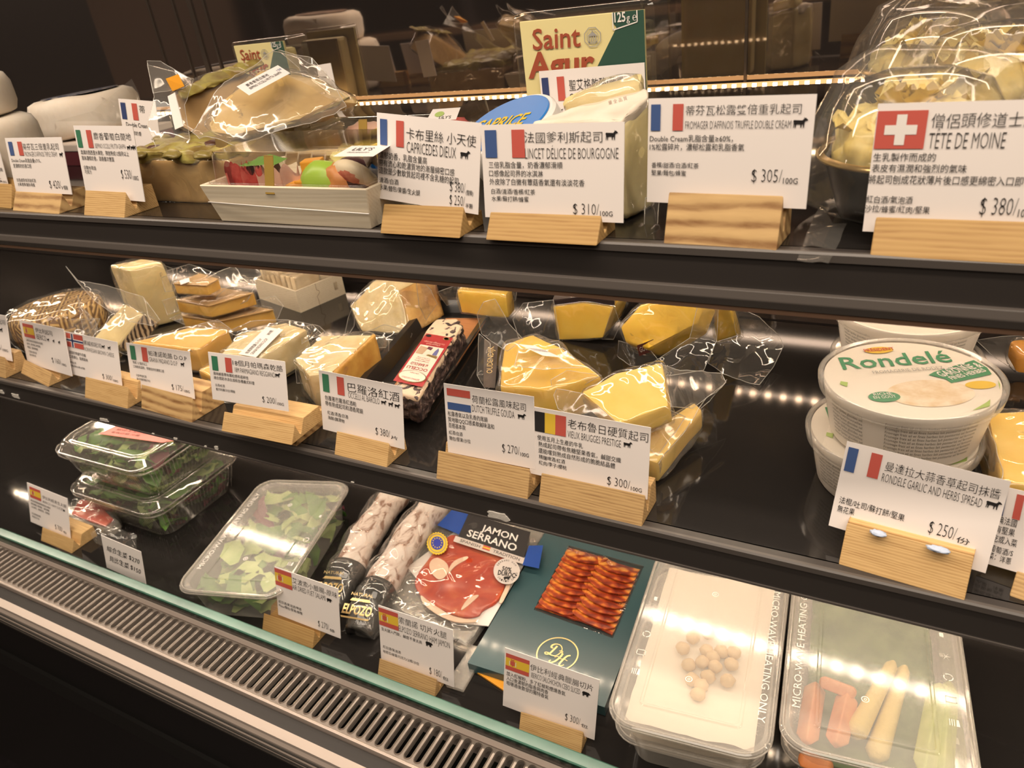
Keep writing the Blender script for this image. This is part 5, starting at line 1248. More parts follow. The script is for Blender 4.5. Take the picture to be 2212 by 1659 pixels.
lt = slab([p + Vector((0, 0, .0008)) for p in Tl], .006, .003, 3); roughen(lt, .0012, 50, .006, 3)
roughen(lg, .0028, 220, .003, 2)
obj('crust', lg, grape, t, smooth=True); obj('paste', lt, pas, t, smooth=True)
pt_, n_ = Vector(Tl[0]) + Vector((0, 0, .0026)), Vector((0, 0, 1))
M_['labelred'] = mat('crimson_label', (.40, .025, .03), .35); M_['lcream'] = mat('label_cream', (.82, .72, .60), .45)
def barolo(b, P):
    P.lift = .0003; disc(b, P, .14, .955, .10, .028, 6); disc(b, P, .80, .955, .12, .034, 4); disc(b, P, .80, .955, .085, .024, 6)
    poly(b, P, [(.07, .18), (.93, .18), (.93, .75), (.07, .75)], 1); disc(b, P, .50, .135, .47, .105, 4, 40); P.lift = .0005; disc(b, P, .50, .135, .44, .096, 1, 40); P.lift = .0007
    U = lambda x, y: P(1 - x, 1 - y); 
    write(b, U, 'OCCELLI', .16, .325 - 1 + 1, .05, w=.68, mi=5) if False else None
    def up(s, x, y, h, w, m, **k):                      # printed the other way up
        Q = Frame(P.o + P.ex + P.ey, -P.ex, -P.ey, .0006); Q.n = P.n; write(b, Q, s, x, y, h, w=w, mi=m, **k)
    up('OCCELLI', .14, .695, .052, .72, 5, bold=.01); up('al BAROLO', .22, .615, .050, .60, 5, bold=.01); up('Formaggio al Barolo', .26, .565, .022, .5, 5); up('affinato nelle vinacce', .26, .53, .022, .5, 5); up('di uve Barolo Docg', .28, .50, .022, .45, 5)
    up('BEPPINO OCCELLI', .20, .895, .030, .6, 5); up('nelle Langhe', .34, .80, .02, .3, 5); up('Gran Formaggio delle Langhe', .12, .165, .03, .76, 1); up('di Beppino Occelli', .25, .205, .026, .5, 1)
    P.lift = .0006; poly(b, P, [(.10, .56), (.36, .56), (.42, .70), (.12, .72)], 2); poly(b, P, [(.42, .62), (.64, .60), (.66, .64), (.44, .68)], 1); poly(b, P, [(.38, .68), (.55, .66), (.58, .72), (.40, .73)], 3); poly(b, P, [(.68, .58), (.84, .58), (.82, .68), (.76, .73), (.70, .66)], 7); poly(b, P, [(.50, .55), (.90, .52), (.90, .57), (.55, .58)], 4)
t2 = sticker('label', [(849, 822), (912, 836), (921, 720)], (pt_, n_), [M_['labelred'], M_['lcream'], mat('still_life_brown', (.50, .34, .22), .5), mat('wine_print', (.14, .03, .06), .5), M_['gold'], M_['labelred'], M_['ink'], mat('grape_blue', (.12, .13, .32), .5)], barolo, t, 0, label='red label printed with a still life')

# yellow block at the very back
b = slab([Mi(988, 628, .046), Mi(1002, 613, .046), Mi(1106, 620, .046), Mi(1092, 637, .046)], .028, .002)
bagged('yellow_cheese', 'small bright yellow block at the back above the black tray', 'cheese', b, 'yel', [[Mi(1092, 620, .05), Mi(1118, 615, .05), Mi(1114, 650, .03), Mi(1090, 664, .022)], [Mi(945, 630, .04), Mi(990, 615, .05), Mi(990, 650, .03), Mi(965, 660, .02)]], group=GS)
# gouda wedge standing in a tall bag with a black band
Tq = [Mi(1088, 744, .055), Mi(1150, 722, .058), Mi(1216, 757, .056), Mi(1299, 812, .045), Mi(1180, 842, .040), Mi(1080, 838, .030)]
b = slab(Tq, .034, .0025)
t = bagged('yellow_cheese', 'yellow wedge with a black paper band in a tall bag behind the Dutch flag card', 'cheese', b, 'yel', [
    [Mi(1030, 680, .085), Mi(1045, 652, .10), Mi(1070, 645, .10), Mi(1098, 700, .075), Mi(1130, 735, .060), Mi(1095, 760, .052), Mi(1040, 720, .065)],
    [Mi(1036, 720, .065), Mi(1060, 742, .056), Mi(1066, 830, .026), Mi(1050, 842, .018), Mi(1030, 810, .03)],
    [Mi(1120, 752, .061), Mi(1215, 750, .062), Mi(1262, 790, .056), Mi(1180, 800, .056), Mi(1110, 790, .056)],
    [Mi(1190, 820, .048), Mi(1225, 800, .052), Mi(1300, 812, .048), Mi(1250, 838, .036), Mi(1195, 868, .026)]], group=GS, flapmat='milk', bag='milk', amp=.004)
q0, n0 = plane_of([Tq[5] + Vector((-.004, 0, 0)), Tq[0] + Vector((-.004, 0, 0)), Tq[0] + Vector((-.004, 0, -.03))])
def band(b, P): write(b, P, 'OUD', .62, .06, .5, w=.35, mi=1, ang=math.pi / 2) if False else write(b, P, 'GOUD', .05, .30, .40, w=.5, mi=1)
b = slab([Mi(1046, 733, .052), Mi(1074, 742, .054), Mi(1068, 838, .030), Mi(1044, 836, .026)], 0, 0, along=(.0006, .0004, 0))
obj('band', b, mat('black_band', (.045, .03, .025), .5, tex=(30, [(.35, (.02, .015, .012)), (.7, (.13, .085, .06))]) ), t, label='black paper band')
P = quad([(1068, 836), (1074, 742), (1046, 836)], plane_of([Mi(1046, 733, .052), Mi(1074, 742, .054), Mi(1068, 838, .030)]), .0012); b = bmesh.new(); write(b, P, 'OUDENDIJK', .30, .22, .6, w=.62); obj('band_lettering', b, M_['gold'], t)
sticker('paper_label', [(1172, 768), (1212, 772), (1118, 743)], plane_of([Mi(1118, 743, .066), Mi(1212, 772, .060), Mi(1172, 768, .063)]), [M_['card'], M_['ink']], lambda b, P: write(b, P, 'DUTCH TRUFFLE GOUDA', .1, .4, .25, w=.8, mi=1), t, .0)
# wedge with a black rind at the back
Fb = [ony(1194, 662, .668), ony(1207, 735, .664), ony(1302, 731, .664), ony(1326, 662, .668), ony(1262, 652, .668)]
b = slab(Fb, 0, .002, along=(.004, .045, .006))
t = bagged('yellow_cheese', 'yellow wedge with a black rind standing at the back of the lower shelf', 'cheese', b, 'yel', [[Mi(1108, 690, .02), Mi(1130, 655, .04), Mi(1195, 648, .05), Mi(1208, 735, .004), Mi(1160, 745, .003), Mi(1120, 730, .004)], [Mi(1325, 660, .05), Mi(1340, 700, .025), Mi(1325, 735, .004), Mi(1300, 735, .004)]], group=GS)
obj('black_rind', slab([ony(1194, 660, .667), ony(1262, 650, .667), ony(1328, 661, .667), ony(1331, 640, .70), ony(1205, 630, .70)], 0, .001, along=(0, 0, .006)), mat('black_wax', (.03, .02, .02), .3), t)
# big pale-yellow wedge leaning, and the piece behind it
Tw = [Mi(1338, 706, .048), Mi(1384, 658, .070), Mi(1450, 645, .078), Mi(1530, 648, .078), Mi(1508, 700, .055), Mi(1470, 722, .045), Mi(1402, 750, .034), Mi(1350, 740, .034)]
b = slab(Tw, 0, .003, along=(.004, .018, -.018))
t = bagged('yellow_cheese', 'large bright yellow wedge leaning with a torn brown label under it', 'cheese', b, 'yel', [
    [Mi(1510, 648, .082), Mi(1552, 660, .075), Mi(1548, 735, .04), Mi(1520, 800, .02), Mi(1440, 812, .012), Mi(1400, 790, .014), Mi(1490, 730, .045)],
    [Mi(1338, 735, .03), Mi(1400, 752, .03), Mi(1440, 800, .012), Mi(1360, 790, .006), Mi(1330, 770, .008)]], group=GS, rough=(.0025, 30, .008), amp=.003)
sticker('paper_label', [(1380, 765), (1415, 752), (1375, 742)], plane_of([Mi(1370, 750, .032), Mi(1420, 738, .036), Mi(1400, 765, .022)]), [mat('brown_wrap_label', (.13, .035, .025), .4), M_['white']], lambda b, P: write(b, P, 'GOUDA', .1, .3, .5, w=.8, mi=1), t, .003)
b = slab([Mi(1540, 662, .062), Mi(1575, 658, .064), Mi(1594, 722, .024), Mi(1546, 738, .018)], 0, .002, along=(.0, .020, -.012))
bagged('yellow_cheese', 'yellow piece in a large loose bag spreading over the black shelf', 'cheese', b, 'yel', [
    [Mi(1580, 655, .06), Mi(1640, 685, .045), Mi(1685, 728, .022), Mi(1692, 748, .016), Mi(1672, 790, .005), Mi(1640, 832, .002), Mi(1560, 810, .003), Mi(1530, 785, .005), Mi(1545, 740, .022), Mi(1592, 722, .03)]], group=GS, wave=.007)
# two old cheese wedges behind the Belgian flag card
lo_ = [Mi(1290, 962, .030), Mi(1400, 930, .032), Mi(1500, 868, .034), Mi(1516, 884, .032), Mi(1420, 1000, .020)]
b = slab(lo_, .018, .002)
bagged('yellow_cheese', 'lower yellow wedge under the one behind the Belgian flag card', 'cheese', b, 'yel2', [[Mi(1420, 1000, .02), Mi(1520, 875, .034), Mi(1570, 820, .03), Mi(1480, 930, .012), Mi(1425, 1030, .004)]], group=GS, bag='milk')
up_ = [Mi(1256, 846, .066), Mi(1330, 806, .070), Mi(1430, 782, .070), Mi(1444, 876, .058), Mi(1336, 914, .056)]
b = slab(up_, 0, .002, along=(.002, .004, -.017))
t = bagged('yellow_cheese', 'upper yellow wedge lying behind the Belgian flag card', 'cheese', b, 'yel2', [
    [Mi(1430, 782, .072), Mi(1470, 800, .062), Mi(1560, 806, .045), Mi(1568, 826, .04), Mi(1500, 880, .036), Mi(1448, 880, .055)],
    [Mi(1200, 838, .060), Mi(1262, 850, .064), Mi(1335, 914, .056), Mi(1300, 930, .05), Mi(1200, 880, .05), Mi(1190, 850, .055)],
    [Mi(1395, 905, .05), Mi(1445, 885, .052), Mi(1480, 900, .036), Mi(1420, 985, .022), Mi(1395, 960, .03)]], group=GS, flapmat='milk')

# round tubs of spread
GTb = 'round tubs of spread'
M_['tub'] = mat('printed_white_tub', (.82, .75, .66), .4); M_['tubg'] = mat('rondele_green', (.06, .27, .13), .4); M_['cracker'] = mat('cracker_print', (.78, .62, .44), .5, tex=(90, [(.35, (.72, .54, .34)), (.65, (.86, .75, .60))]))
M_['tubtxt'] = mat('small_print', (.25, .22, .18), .6); M_['ltgreen'] = mat('leaf_print_green', (.38, .52, .14), .5)
def tub(label, c, rot=0, seedtext=True):
    R = .0575; t = thing('spread_tub', label, 'tub', c, GTb); c = Vector(c)
    obj('cup', lathe([(0, 0), (R * .80, 0), (R * .82, .002), (R * .93, .037), (R * .93, .040), (0, .040)], c, 64), M_['tub'], t, smooth=True, ang=40)
    ld_ = obj('lid_disc', lathe([(0, .0412), (R * .93, .0412), (R * .93, .0400), (0, .04)], c, 64), M_['tub'], t, smooth=True, ang=30)
    obj('lid_rim', lathe([(R * .94, .0345), (R * .985, .035), (R, .040), (R * 1.0, .0425), (R * .975, .0437), (R * .95, .0430), (R * .935, .0425)], c, 64), M_['ppbody'], t, smooth=True, ang=60)
    obj('lid', lathe([(R * .935, .0425), (0, .0425)], c, 64), M_['pet'], t, smooth=True, ang=60)
    ca, sa = math.cos(rot), math.sin(rot)
    P = Frame(c + Vector((0, 0, .0412)), Vector((ca, sa, 0)) * R, Vector((-sa, ca, 0)) * R, .0003)
    b = bmesh.new(); disc(b, P, .08, -.38, .46, .30, 0, 40); obj('cracker_picture', b, M_['cracker'], ld_)
    b = bmesh.new(); P.lift = .0005
    write(b, P, 'Rondelé', -.66, .30, .32, w=1.28, bold=.012, shear=.12, mi=0)
    poly(b, P, [(.22, .02), (.30, .08), (.84, .30), (.90, .10), (.88, -.06), (.38, -.20), (.36, -.10)], 0)
    disc(b, P, -.42, -.40, .17, .115, 0); poly(b, P, [(.35, -.80), (.55, -.66), (.62, -.60), (.55, -.74)], 3); poly(b, P, [(-.80, -.05), (-.74, -.12), (-.70, -.02), (-.77, .02)], 3); poly(b, P, [(.86, -.30), (.80, -.42), (.88, -.20)], 3); disc(b, P, .66, -.28, .16, .09, 4)
    P.lift = .0008
    write(b, P, 'AIL DE', .44, .09, .10, w=.30, mi=1, ang=.32, bold=.02); write(b, P, 'GARONNE &', .34, -.055, .125, w=.56, mi=1, ang=.32, bold=.02); write(b, P, 'FINES HERBES', .42, -.135, .08, w=.46, mi=1, ang=.32, bold=.02)
    write(b, P, 'RICHE', -.52, -.37, .06, w=.20, mi=1); write(b, P, 'EN GOÛT', -.54, -.44, .06, w=.24, mi=1)
    write(b, P, 'FROMAGERIE DE RODEZ', -.36, .13, .075, w=.80, mi=5); disc(b, P, -.10, .72, .17, .085, 4); P.lift = .0011; write(b, P, 'PRÉSIDENT', -.28, .69, .075, w=.36, mi=2, bold=.02)
    obj('printing', b, [M_['tubg'], M_['white'], M_['red'], M_['ltgreen'], M_['yellow'], M_['greyp']], ld_)
    # small print wrapped round the side
    b = bmesh.new()
    class Wrap:
        n = Vector((0, 0, 1)); lift = 0
        def __call__(s, x, y):
            a = x; z = .004 + y; r = R * (.82 + .11 * (z - .002) / .035) + .0004
            return c + Vector((r * math.cos(a), r * math.sin(a), z))
    Wp = Wrap()
    for k in range(9):
        write(b, Wp, 'Fromage frais ail et fines herbes lait pasteurisé sel ferments', math.radians(-100), .029 - k * .0031, .0022, w=math.radians(62))
        write(b, Wp, 'énergie lipides glucides sel' if k % 2 else 'valeurs nutritionnelles', math.radians(-146), .029 - k * .0031, .0022, w=math.radians(30))
        write(b, Wp, 'à conserver au froid', math.radians(-186), .029 - k * .0031, .0022, w=math.radians(26))
    for k in range(14): poly(b, Wp, [(math.radians(-205 + k * 1.3), .0), (math.radians(-204.3 + k * 1.3), .0), (math.radians(-204.3 + k * 1.3), .012), (math.radians(-205 + k * 1.3), .012)])
    obj('small_print', b, M_['tubtxt'], t)
    return t
lf = onz(1965, 813, ZM + .0868); lb = onz(1958, 697, ZM + .0868)
ta = tub('top round tub of the front pair, its lid fully in view', Vector((lf.x, lf.y, ZM + .0445)), .42)
for lab_, cc in (('lower round tub of the front pair, half hidden by the French flag card', Vector((lf.x - .006, lf.y + .002, ZM + .0006))), ('top round tub of the rear pair, cut by the upper shelf lip', Vector((lb.x, max(lb.y, lf.y + .121), ZM + .0445))), ('lower round tub of the rear pair, nearly hidden', Vector((lb.x + .002, max(lb.y, lf.y + .121), ZM + .0006)))):
    q = dup(ta, (0, 0, 0)); q.location = cc; q['label'] = lab_
# yellow wedge and an orange bagged piece at the right edge
b = slab([Mi(2132, 890, .050), Mi(2300, 886, .050), Mi(2330, 1062, .044), Mi(2166, 1040, .044)], .036, .002)
t = bagged('yellow_cheese', 'flat yellow wedge in a bag cut off by the right edge', 'cheese', b, 'yel2', [[Mi(2110, 905, .045), Mi(2135, 890, .052), Mi(2165, 1035, .046), Mi(2178, 1060, .03), Mi(2140, 1010, .03)]], group=GS)
b = slab([Mi(2180, 735, .03), Mi(2290, 722, .034), Mi(2290, 775, .02), Mi(2200, 770, .02)], .016, .003)
bagged('yellow_cheese', 'orange-tinted bagged piece at the back right edge of the lower shelf', 'cheese', b, 'org', [[Mi(2108, 735, .022), Mi(2160, 728, .03), Mi(2220, 725, .036), Mi(2215, 760, .022), Mi(2190, 800, .006), Mi(2150, 775, .01)]], group=GS, flapmat='milk')
# ================================================================ BOTTOM DECK
random.seed(11)
leafA = mat('lettuce_pale', (.42, .56, .16), .45, tex=(25, [(.3, (.30, .46, .10)), (.7, (.58, .68, .30))])); leafB = mat('baby_leaf_green', (.09, .24, .035), .4, tex=(25, [(.3, (.05, .16, .02)), (.7, (.16, .34, .06))])); leafC = mat('red_leaf', (.20, .05, .07), .4)
def leaves(name, parent, lo, hi, n, mats, size, M=None, seed=0, flat=.5, label=None):
    """a heap of torn salad leaves inside a tub"""
    random.seed(seed); b = bmesh.new(); M = M or Matrix()
    for k in range(n):
        c = Vector([random.uniform(lo[i], hi[i]) for i in range(3)]); a = random.uniform(0, 6.28); ln = size * random.uniform(.6, 1.3); wd = ln * random.uniform(.18, .5); tl = random.uniform(-flat, flat)
        u = Vector((math.cos(a), math.sin(a), tl)).normalized(); v = Vector((-math.sin(a), math.cos(a), random.uniform(-flat, flat))).normalized(); w = u.cross(v); ph = random.uniform(0, 6)
        rows = []
        for i in range(6):
            f = i / 5; hw = wd * (math.sin(math.pi * min(1, f * .9 + .08)) ** .7) * (1 + .25 * math.sin(f * 17 + ph)); row = []
            for j in (-1, 0, 1):
                p = c + u * (f - .5) * ln * 2 + v * hw * j + w * (.25 * ln * math.sin(f * 3 + ph) + .12 * ln * abs(j) * math.cos(f * 9 + ph))
                p = Vector([max(lo[q], min(hi[q], p[q])) for q in range(3)])
                row.append(b.verts.new(M @ p))
            rows.append(row)
        mi = random.choices(range(len(mats)), weights=[6, 4, 1][:len(mats)])[0]
        for i in range(5):
            for j in (0, 1):
                f = b.faces.new((rows[i][j], rows[i][j+1], rows[i+1][j+1], rows[i+1][j])); f.material_index = mi
    o = obj(name, b, mats, parent, smooth=True, label=label); o['kind'] = 'stuff'; return o
# ---- stacked clear clamshells of salad
GCl = 'clear clamshells of salad'
def clamshell(label, c, w, d, yaw, seed, pink):
    t = thing('salad_clamshell', label, 'salad box', c, GCl); M = Matrix.Translation(c) @ rotz(yaw)
    hb = .046
    obj('base', loft([(w * .80, d * .76, .02, 0), (w * .90, d * .88, .022, hb - .003), (w * .98, d * .97, .024, hb - .002), (w, d, .026, hb), (w, d, .026, hb + .003)], M, close_top=False, n=6), M_['pet2'], t, smooth=True, ang=40)
    rb = bmesh.new()
    for k in range(30):                                 # ribs down the long sides
        x = (k - 14.5) / 30 * w * .78
        for s_ in (-1, 1): tube([M @ Vector((x, s_ * d * .385, .004)), M @ Vector((x * 1.1, s_ * d * .442, hb - .004))], .0007, rb, 4)
    for k in range(22):
        y = (k - 10.5) / 22 * d * .74
        for s_ in (-1, 1): tube([M @ Vector((s_ * w * .405, y, .004)), M @ Vector((s_ * w * .452, y * 1.1, hb - .004))], .0007, rb, 4)
    o = obj('ribs', rb, M_['pet2'], t, smooth=True); o['kind'] = 'stuff'
    obj('lid', loft([(w, d, .026, hb + .004), (w * 1.005, d * 1.006, .026, hb + .008), (w * .97, d * .96, .025, hb + .009), (w * .93, d * .91, .024, hb + .017), (w * .86, d * .82, .022, hb + .0185), (w * .82, d * .77, .020, hb + .0165), (w * .78, d * .72, .02, hb + .0165)], M, close_bottom=False, n=6), M_['pet2'], t, smooth=True, ang=50)
    for s_, z in ((1.0, hb + .0015), (1.004, hb + .0075), (.87, hb + .0185), (.79, hb + .0172)):
        obj('rim', tube([M @ Vector((x, y, z)) for x, y in rrect(w * s_, d * s_ * (.98 if s_ < .95 else 1), .025 * s_)], .0009, closed=True, n=6), M_['pet2'], t, smooth=True)
    leaves('salad_leaves', t, (-w * .40, -d * .38, .003), (w * .40, d * .38, hb + .010), 170, [leafB, leafA, leafC], .026, M, seed)
    return t
Zr = .046
cA = (Bt(371, 1133, Zr) + Bt(575, 985, Zr)) / 2
frl = Bt(371, 1133, Zr); 
c1 = Vector((frl.x - .122, frl.y + .074, ZB + .0005))
clamshell('lower clear clamshell of dark green salad under another one', c1, .190, .160, 0, 5, False)
c2 = Vector((c1.x + .004, c1.y + .004, ZB + .0005 + .066))
u_ = clamshell('upper clear clamshell of salad with a pink paper slip on its lid', c2, .190, .160, 1, 6, True)
zp = c2.z + .0650
sl_ = [onz(213, 937, zp), onz(350, 956, zp), onz(420, 945, zp), onz(260, 915, zp)]
M_['pink'] = mat('pink_paper', (.82, .28, .24), .6)
o = obj('paper_slip', slab(sl_, .0005, 0), M_['pink'], u_, label='pink paper slip')
b = bmesh.new(); P = Frame(sl_[0] + Vector((0, 0, .0001)), sl_[1] - sl_[0], sl_[3] - sl_[0], .0003); write(b, P, '綜合生菜沙拉', .12, .45, .16, w=.5); write(b, P, '有效日期 冷藏', .12, .2, .12, w=.45); obj('printing', b, M_['inkb'], u_)
# packed cured ham half hidden by the clamshells
hamr = mat('cured_ham', (.46, .045, .025), .3, tex=(14, [(.3, (.34, .022, .015)), (.55, (.52, .07, .035)), (.72, (.66, .20, .12))]), coat=.4)
t = thing('ham_pack', 'clear pack of dark red ham lying at the left in front of the clamshells', 'ham pack', Bt(200, 1110, 0))
hp = [Bt(150, 1118, .012), Bt(166, 1078, .014), Bt(205, 1082, .014), Bt(258, 1126, .014), Bt(236, 1148, .012)]
obj('tray', slab(hp, .011, .002), M_['ppbody'], t); obj('ham', roughen(slab([p + Vector((0, 0, .004)) for p in [hp[0].lerp(hp[2], .1), hp[1].lerp(hp[3], .1), hp[2].lerp(hp[4], .1), hp[3].lerp(hp[0], .1), hp[4].lerp(hp[1], .1)]], .003, .001), .001, 60, .006), hamr, t, smooth=True)
obj('film', film_shell(slab([p + Vector((0, 0, .006)) for p in hp], .016, .002), .001, .003), M_['film'], t, smooth=True)
obj('film_end', flap([Bt(195, 1150, .012), Bt(235, 1128, .018), Bt(300, 1160, .012), Bt(290, 1200, .004), Bt(250, 1190, .006), Bt(205, 1172, .006)], .008, 40), M_['film'], t, smooth=True)

# ---- plastic lunch boxes with frosted lids
GL = 'frosted plastic food boxes'
def lunch(label, fl, fr, bl, h, zb, txt=0, depth=None, empty=False):
    z = zb + h
    FL_, FR_, BL_ = onz(*fl, z), onz(*fr, z), onz(*bl, z)
    ex = (FR_ - FL_); w = ex.length; ex.normalize(); ey = Vector((-ex.y, ex.x, 0)); d = depth or (BL_ - FL_).dot(ey)
    c = FL_ + ex * w / 2 + ey * d / 2; c.z = zb
    M = Matrix(((ex.x, ey.x, 0, c.x), (ex.y, ey.y, 0, c.y), (0, 0, 1, zb), (0, 0, 0, 1)))
    t = thing('lunch_box', label, 'food box', c, GL)
    r = .022
    obj('body', loft([(w * .80, d * .86, r * .8, .0005), (w * .90, d * .925, r, h - .006), (w * .955, d * .965, r, h - .004)], M, close_top=False, n=6), M_['ppbody'], t, smooth=True, ang=40)
    ld_ = obj('lid', loft([(w * .985, d * .988, r, h - .0065), (w, d, r * 1.05, h - .005), (w, d, r * 1.05, h - .001), (w * .985, d * .987, r, h), (w * .955, d * .965, r * .9, h - .0003), (w * .945, d * .958, r * .85, h - .0022), (w * .64, d * .78, .004, h - .0022), (w * .625, d * .77, .004, h - .0010), (w * .60, d * .755, .004, h - .0010), (w * .59, d * .75, .004, h - .0022)], M, close_bottom=False, n=6), M_['lid'], t, smooth=True, ang=35)
    for s_, z_ in ((1.0, h - .003), (.97, h + .0002)):
        obj('rim', tube([M @ Vector((x, y, z_)) for x, y in rrect(w * s_, d - w * (1 - s_), r * s_)], .0008, closed=True, n=6), M_['ppbody'], ld_, smooth=True)
    b = bmesh.new()
    P = Frame(M @ Vector((0, 0, h - .0022)), ex, ey, .0003)
    if txt == 1:
        write(b, P, 'MICRO-WAVE HEATING ONLY', -w * .40, -d * .32, .0062, w=d * .68, ang=math.pi / 2)
    else:
        write(b, P, 'MICRO-WAVE HEATING ONLY', w * .40, d * .34, .0062, w=d * .68, ang=-math.pi / 2)
    sx = w * (.40 if txt == 1 else -.40)
    yy = [d * q for q in (.16, .06, -.04, -.14, -.24)]
    for k in range(6):                                  # snowflake
        a = k * math.pi / 3; poly(b, P, [(sx + math.cos(a + .5) * .0004, yy[1] + math.sin(a + .5) * .0004), (sx + math.cos(a) * .0042, yy[1] + math.sin(a) * .0042), (sx + math.cos(a - .5) * .0004, yy[1] + math.sin(a - .5) * .0004)])
    ring(b, P, sx, yy[2], .0028, .0036, a0=20, a1=130); ring(b, P, sx, yy[2], .0028, .0036, a0=150, a1=250); ring(b, P, sx, yy[2], .0028, .0036, a0=270, a1=370)
    for a_ in ((-.004, -.003, .004, -.0023), (-.004, .0023, .004, .003), (-.004, -.003, -.0033, .003), (.0033, -.003, .004, .003)): poly(b, P, [(sx + a_[0], yy[3] + a_[1]), (sx + a_[2], yy[3] + a_[1]), (sx + a_[2], yy[3] + a_[3]), (sx + a_[0], yy[3] + a_[3])])
    for q in (-.003, -.0015, 0): poly(b, P, [(sx + q, yy[4] - .003), (sx + q + .0006, yy[4] - .003), (sx + q + .0006, yy[4] + .003), (sx + q, yy[4] + .003)])
    poly(b, P, [(sx + .0015, yy[4] - .003), (sx + .004, yy[4] - .003), (sx + .0034, yy[4] + .003), (sx + .002, yy[4] + .003)]); poly(b, P, [(sx - .003, yy[0]), (sx + .0, yy[0] - .001), (sx + .0, yy[0] + .004), (sx - .003, yy[0] + .004)])
    ring(b, P, 0, d * .26, .0022, .0030); ring(b, P, -w * .05, -d * .22, .0022, .0030); ring(b, P, 0, d * .26, .0006, .0012); ring(b, P, -w * .05, -d * .22, .0006, .0012)
    o = obj('moulded_marks', b, M_['lidtxt'], ld_)
    return t, M, w, d
t, M, w, d = lunch('oblong frosted box of mixed salad leaves in the middle of the bottom deck', (370, 1275), (600, 1292), (555, 1034), .050, ZB, txt=1)
print('salad box', w, d)
leaves('salad_leaves', t, (-w * .40, -d * .43, .003), (w * .40, d * .43, .043), 120, [leafA, leafB, leafC], .030, M, 21)
# vegetable boxes at the right: two stacks of two
hb = .046
kw = dict(h=.045)
t1, M1, w1, d1 = lunch('lower frosted box under the box of chickpeas', (1318, 1590), (1648, 1672), (1425, 1262), .045, ZB, txt=2, depth=.212)
t2, M2, w2_, d2_ = lunch('frosted box with white paper and pale chickpeas on top of another box', (1303, 1556), (1663, 1648), (1424, 1234), .045, ZB + .0452, txt=2, depth=.212)
print('boxes', w1, d1, w2_, d2_)
wp = mat('white_food_paper', (.86, .78, .66), .7)
def paper(t, M, w, d, z):
    b = bmesh.new(); n = 14; V = {}
    for i in range(n + 1):
        for j in range(n + 1):
            x, y = (i / n - .5) * w * .80, (j / n - .5) * d * .86
            e = max(abs(i / n - .5), abs(j / n - .5)) * 2
            V[i, j] = b.verts.new(M @ Vector((x, y, z + .003 * noise.noise(Vector((x, y, z)) * 60) + .004 * e ** 4)))
    for i in range(n):
        for j in range(n): b.faces.new((V[i, j], V[i+1, j], V[i+1, j+1], V[i, j+1]))
    obj('food_paper', b, wp, t, smooth=True)
paper(t2, M2, w2_, d2_, .028); paper(t1, M1, w1, d1, .026)
chick = mat('chickpea', (.72, .52, .28), .5, bmp=(90, .3, .001))
random.seed(3)
for k, (px, py) in enumerate(((1497, 1378), (1530, 1368), (1475, 1400), (1527, 1405), (1558, 1408), (1585, 1410), (1487, 1436), (1517, 1430), (1545, 1440), (1495, 1468), (1530, 1462), (1515, 1480), (1508, 1500), (1572, 1470), (1580, 1435), (1540, 1420))):
    p = onz(px, py, ZB + .0452 + .034)
    o = obj('chickpea', blob(p, .0062, .0058, .0052, amp=.2, seed=k, seg=14), chick, smooth=True)
    tag(o, 'pale chickpea among the heap on white paper in the frosted box', 'chickpea', 'chickpeas on the white paper')
t3, M3, w3, d3 = lunch('frosted box of carrot, baby corn and cucumber sticks on top at the lower right', (1680, 1608), (2128, 1716), (1742, 1310), .045, ZB + .0452, txt=1, depth=.215)
t4, M4, w4, d4 = lunch('lower frosted box under the box of vegetable sticks', (1684, 1640), (2126, 1748), (1740, 1338), .045, ZB, txt=1, depth=.215)
print('veg', w3, d3)
GV = 'vegetable sticks in the frosted box'
zv = ZB + .0452
carrot = mat('carrot', (.74, .26, .08), .4, tex=(40, [(.3, (.68, .20, .06)), (.7, (.80, .36, .14))])); corn = mat('baby_corn', (.80, .62, .22), .45, bmp=(160, .6, .002)); cuke = mat('cucumber', (.52, .60, .16), .35, tex=(20, [(.4, (.44, .54, .12)), (.6, (.66, .70, .28))])); leafd = mat('dark_cabbage', (.07, .14, .035), .45, tex=(30, [(.3, (.04, .09, .02)), (.7, (.16, .24, .08))]))
def stick(label, a, b_, r0, r1, m_, h0=.014, h1=.016, name='vegetable_stick', sq=True, nseg=10):
    p, q = onz(*a, zv + h0), onz(*b_, zv + h1); pts = [p.lerp(q, i / nseg) for i in range(nseg + 1)]
    rr = [(r0 + (r1 - r0) * i / nseg) * (.45 if i in (0, nseg) else 1) for i in range(nseg + 1)]
    bm = tube(pts, rr, n=14 if not sq else 4)
    if sq: bm.normal_update(); bevel(bm, .0015, 2, 30)
    return tag(obj(name, bm, m_, smooth=True, ang=60), label, 'vegetable', GV)
stick('carrot stick nearest the left wall of the vegetable box', (1762, 1478), (1742, 1605), .009, .009, carrot, name='carrot_stick'); stick('carrot stick beside the baby corn', (1832, 1500), (1805, 1610), .009, .009, carrot, .020, .022, name='carrot_stick')
stick('carrot stick lying across at the top of the carrots', (1770, 1470), (1850, 1500), .007, .007, carrot, .026, .026, name='carrot_stick'); stick('carrot stick in the front left corner of the vegetable box', (1725, 1635), (1800, 1662), .008, .008, carrot, .012, .012, name='carrot_stick')
stick('pale baby corn lying along the vegetable box', (1845, 1590), (1930, 1430), .0085, .0048, corn, .020, .020, 'baby_corn', False, 16)
stick('second baby corn, next to the first and hidden lower', (1890, 1640), (1955, 1440), .009, .005, corn, .012, .012, 'baby_corn', False, 16)
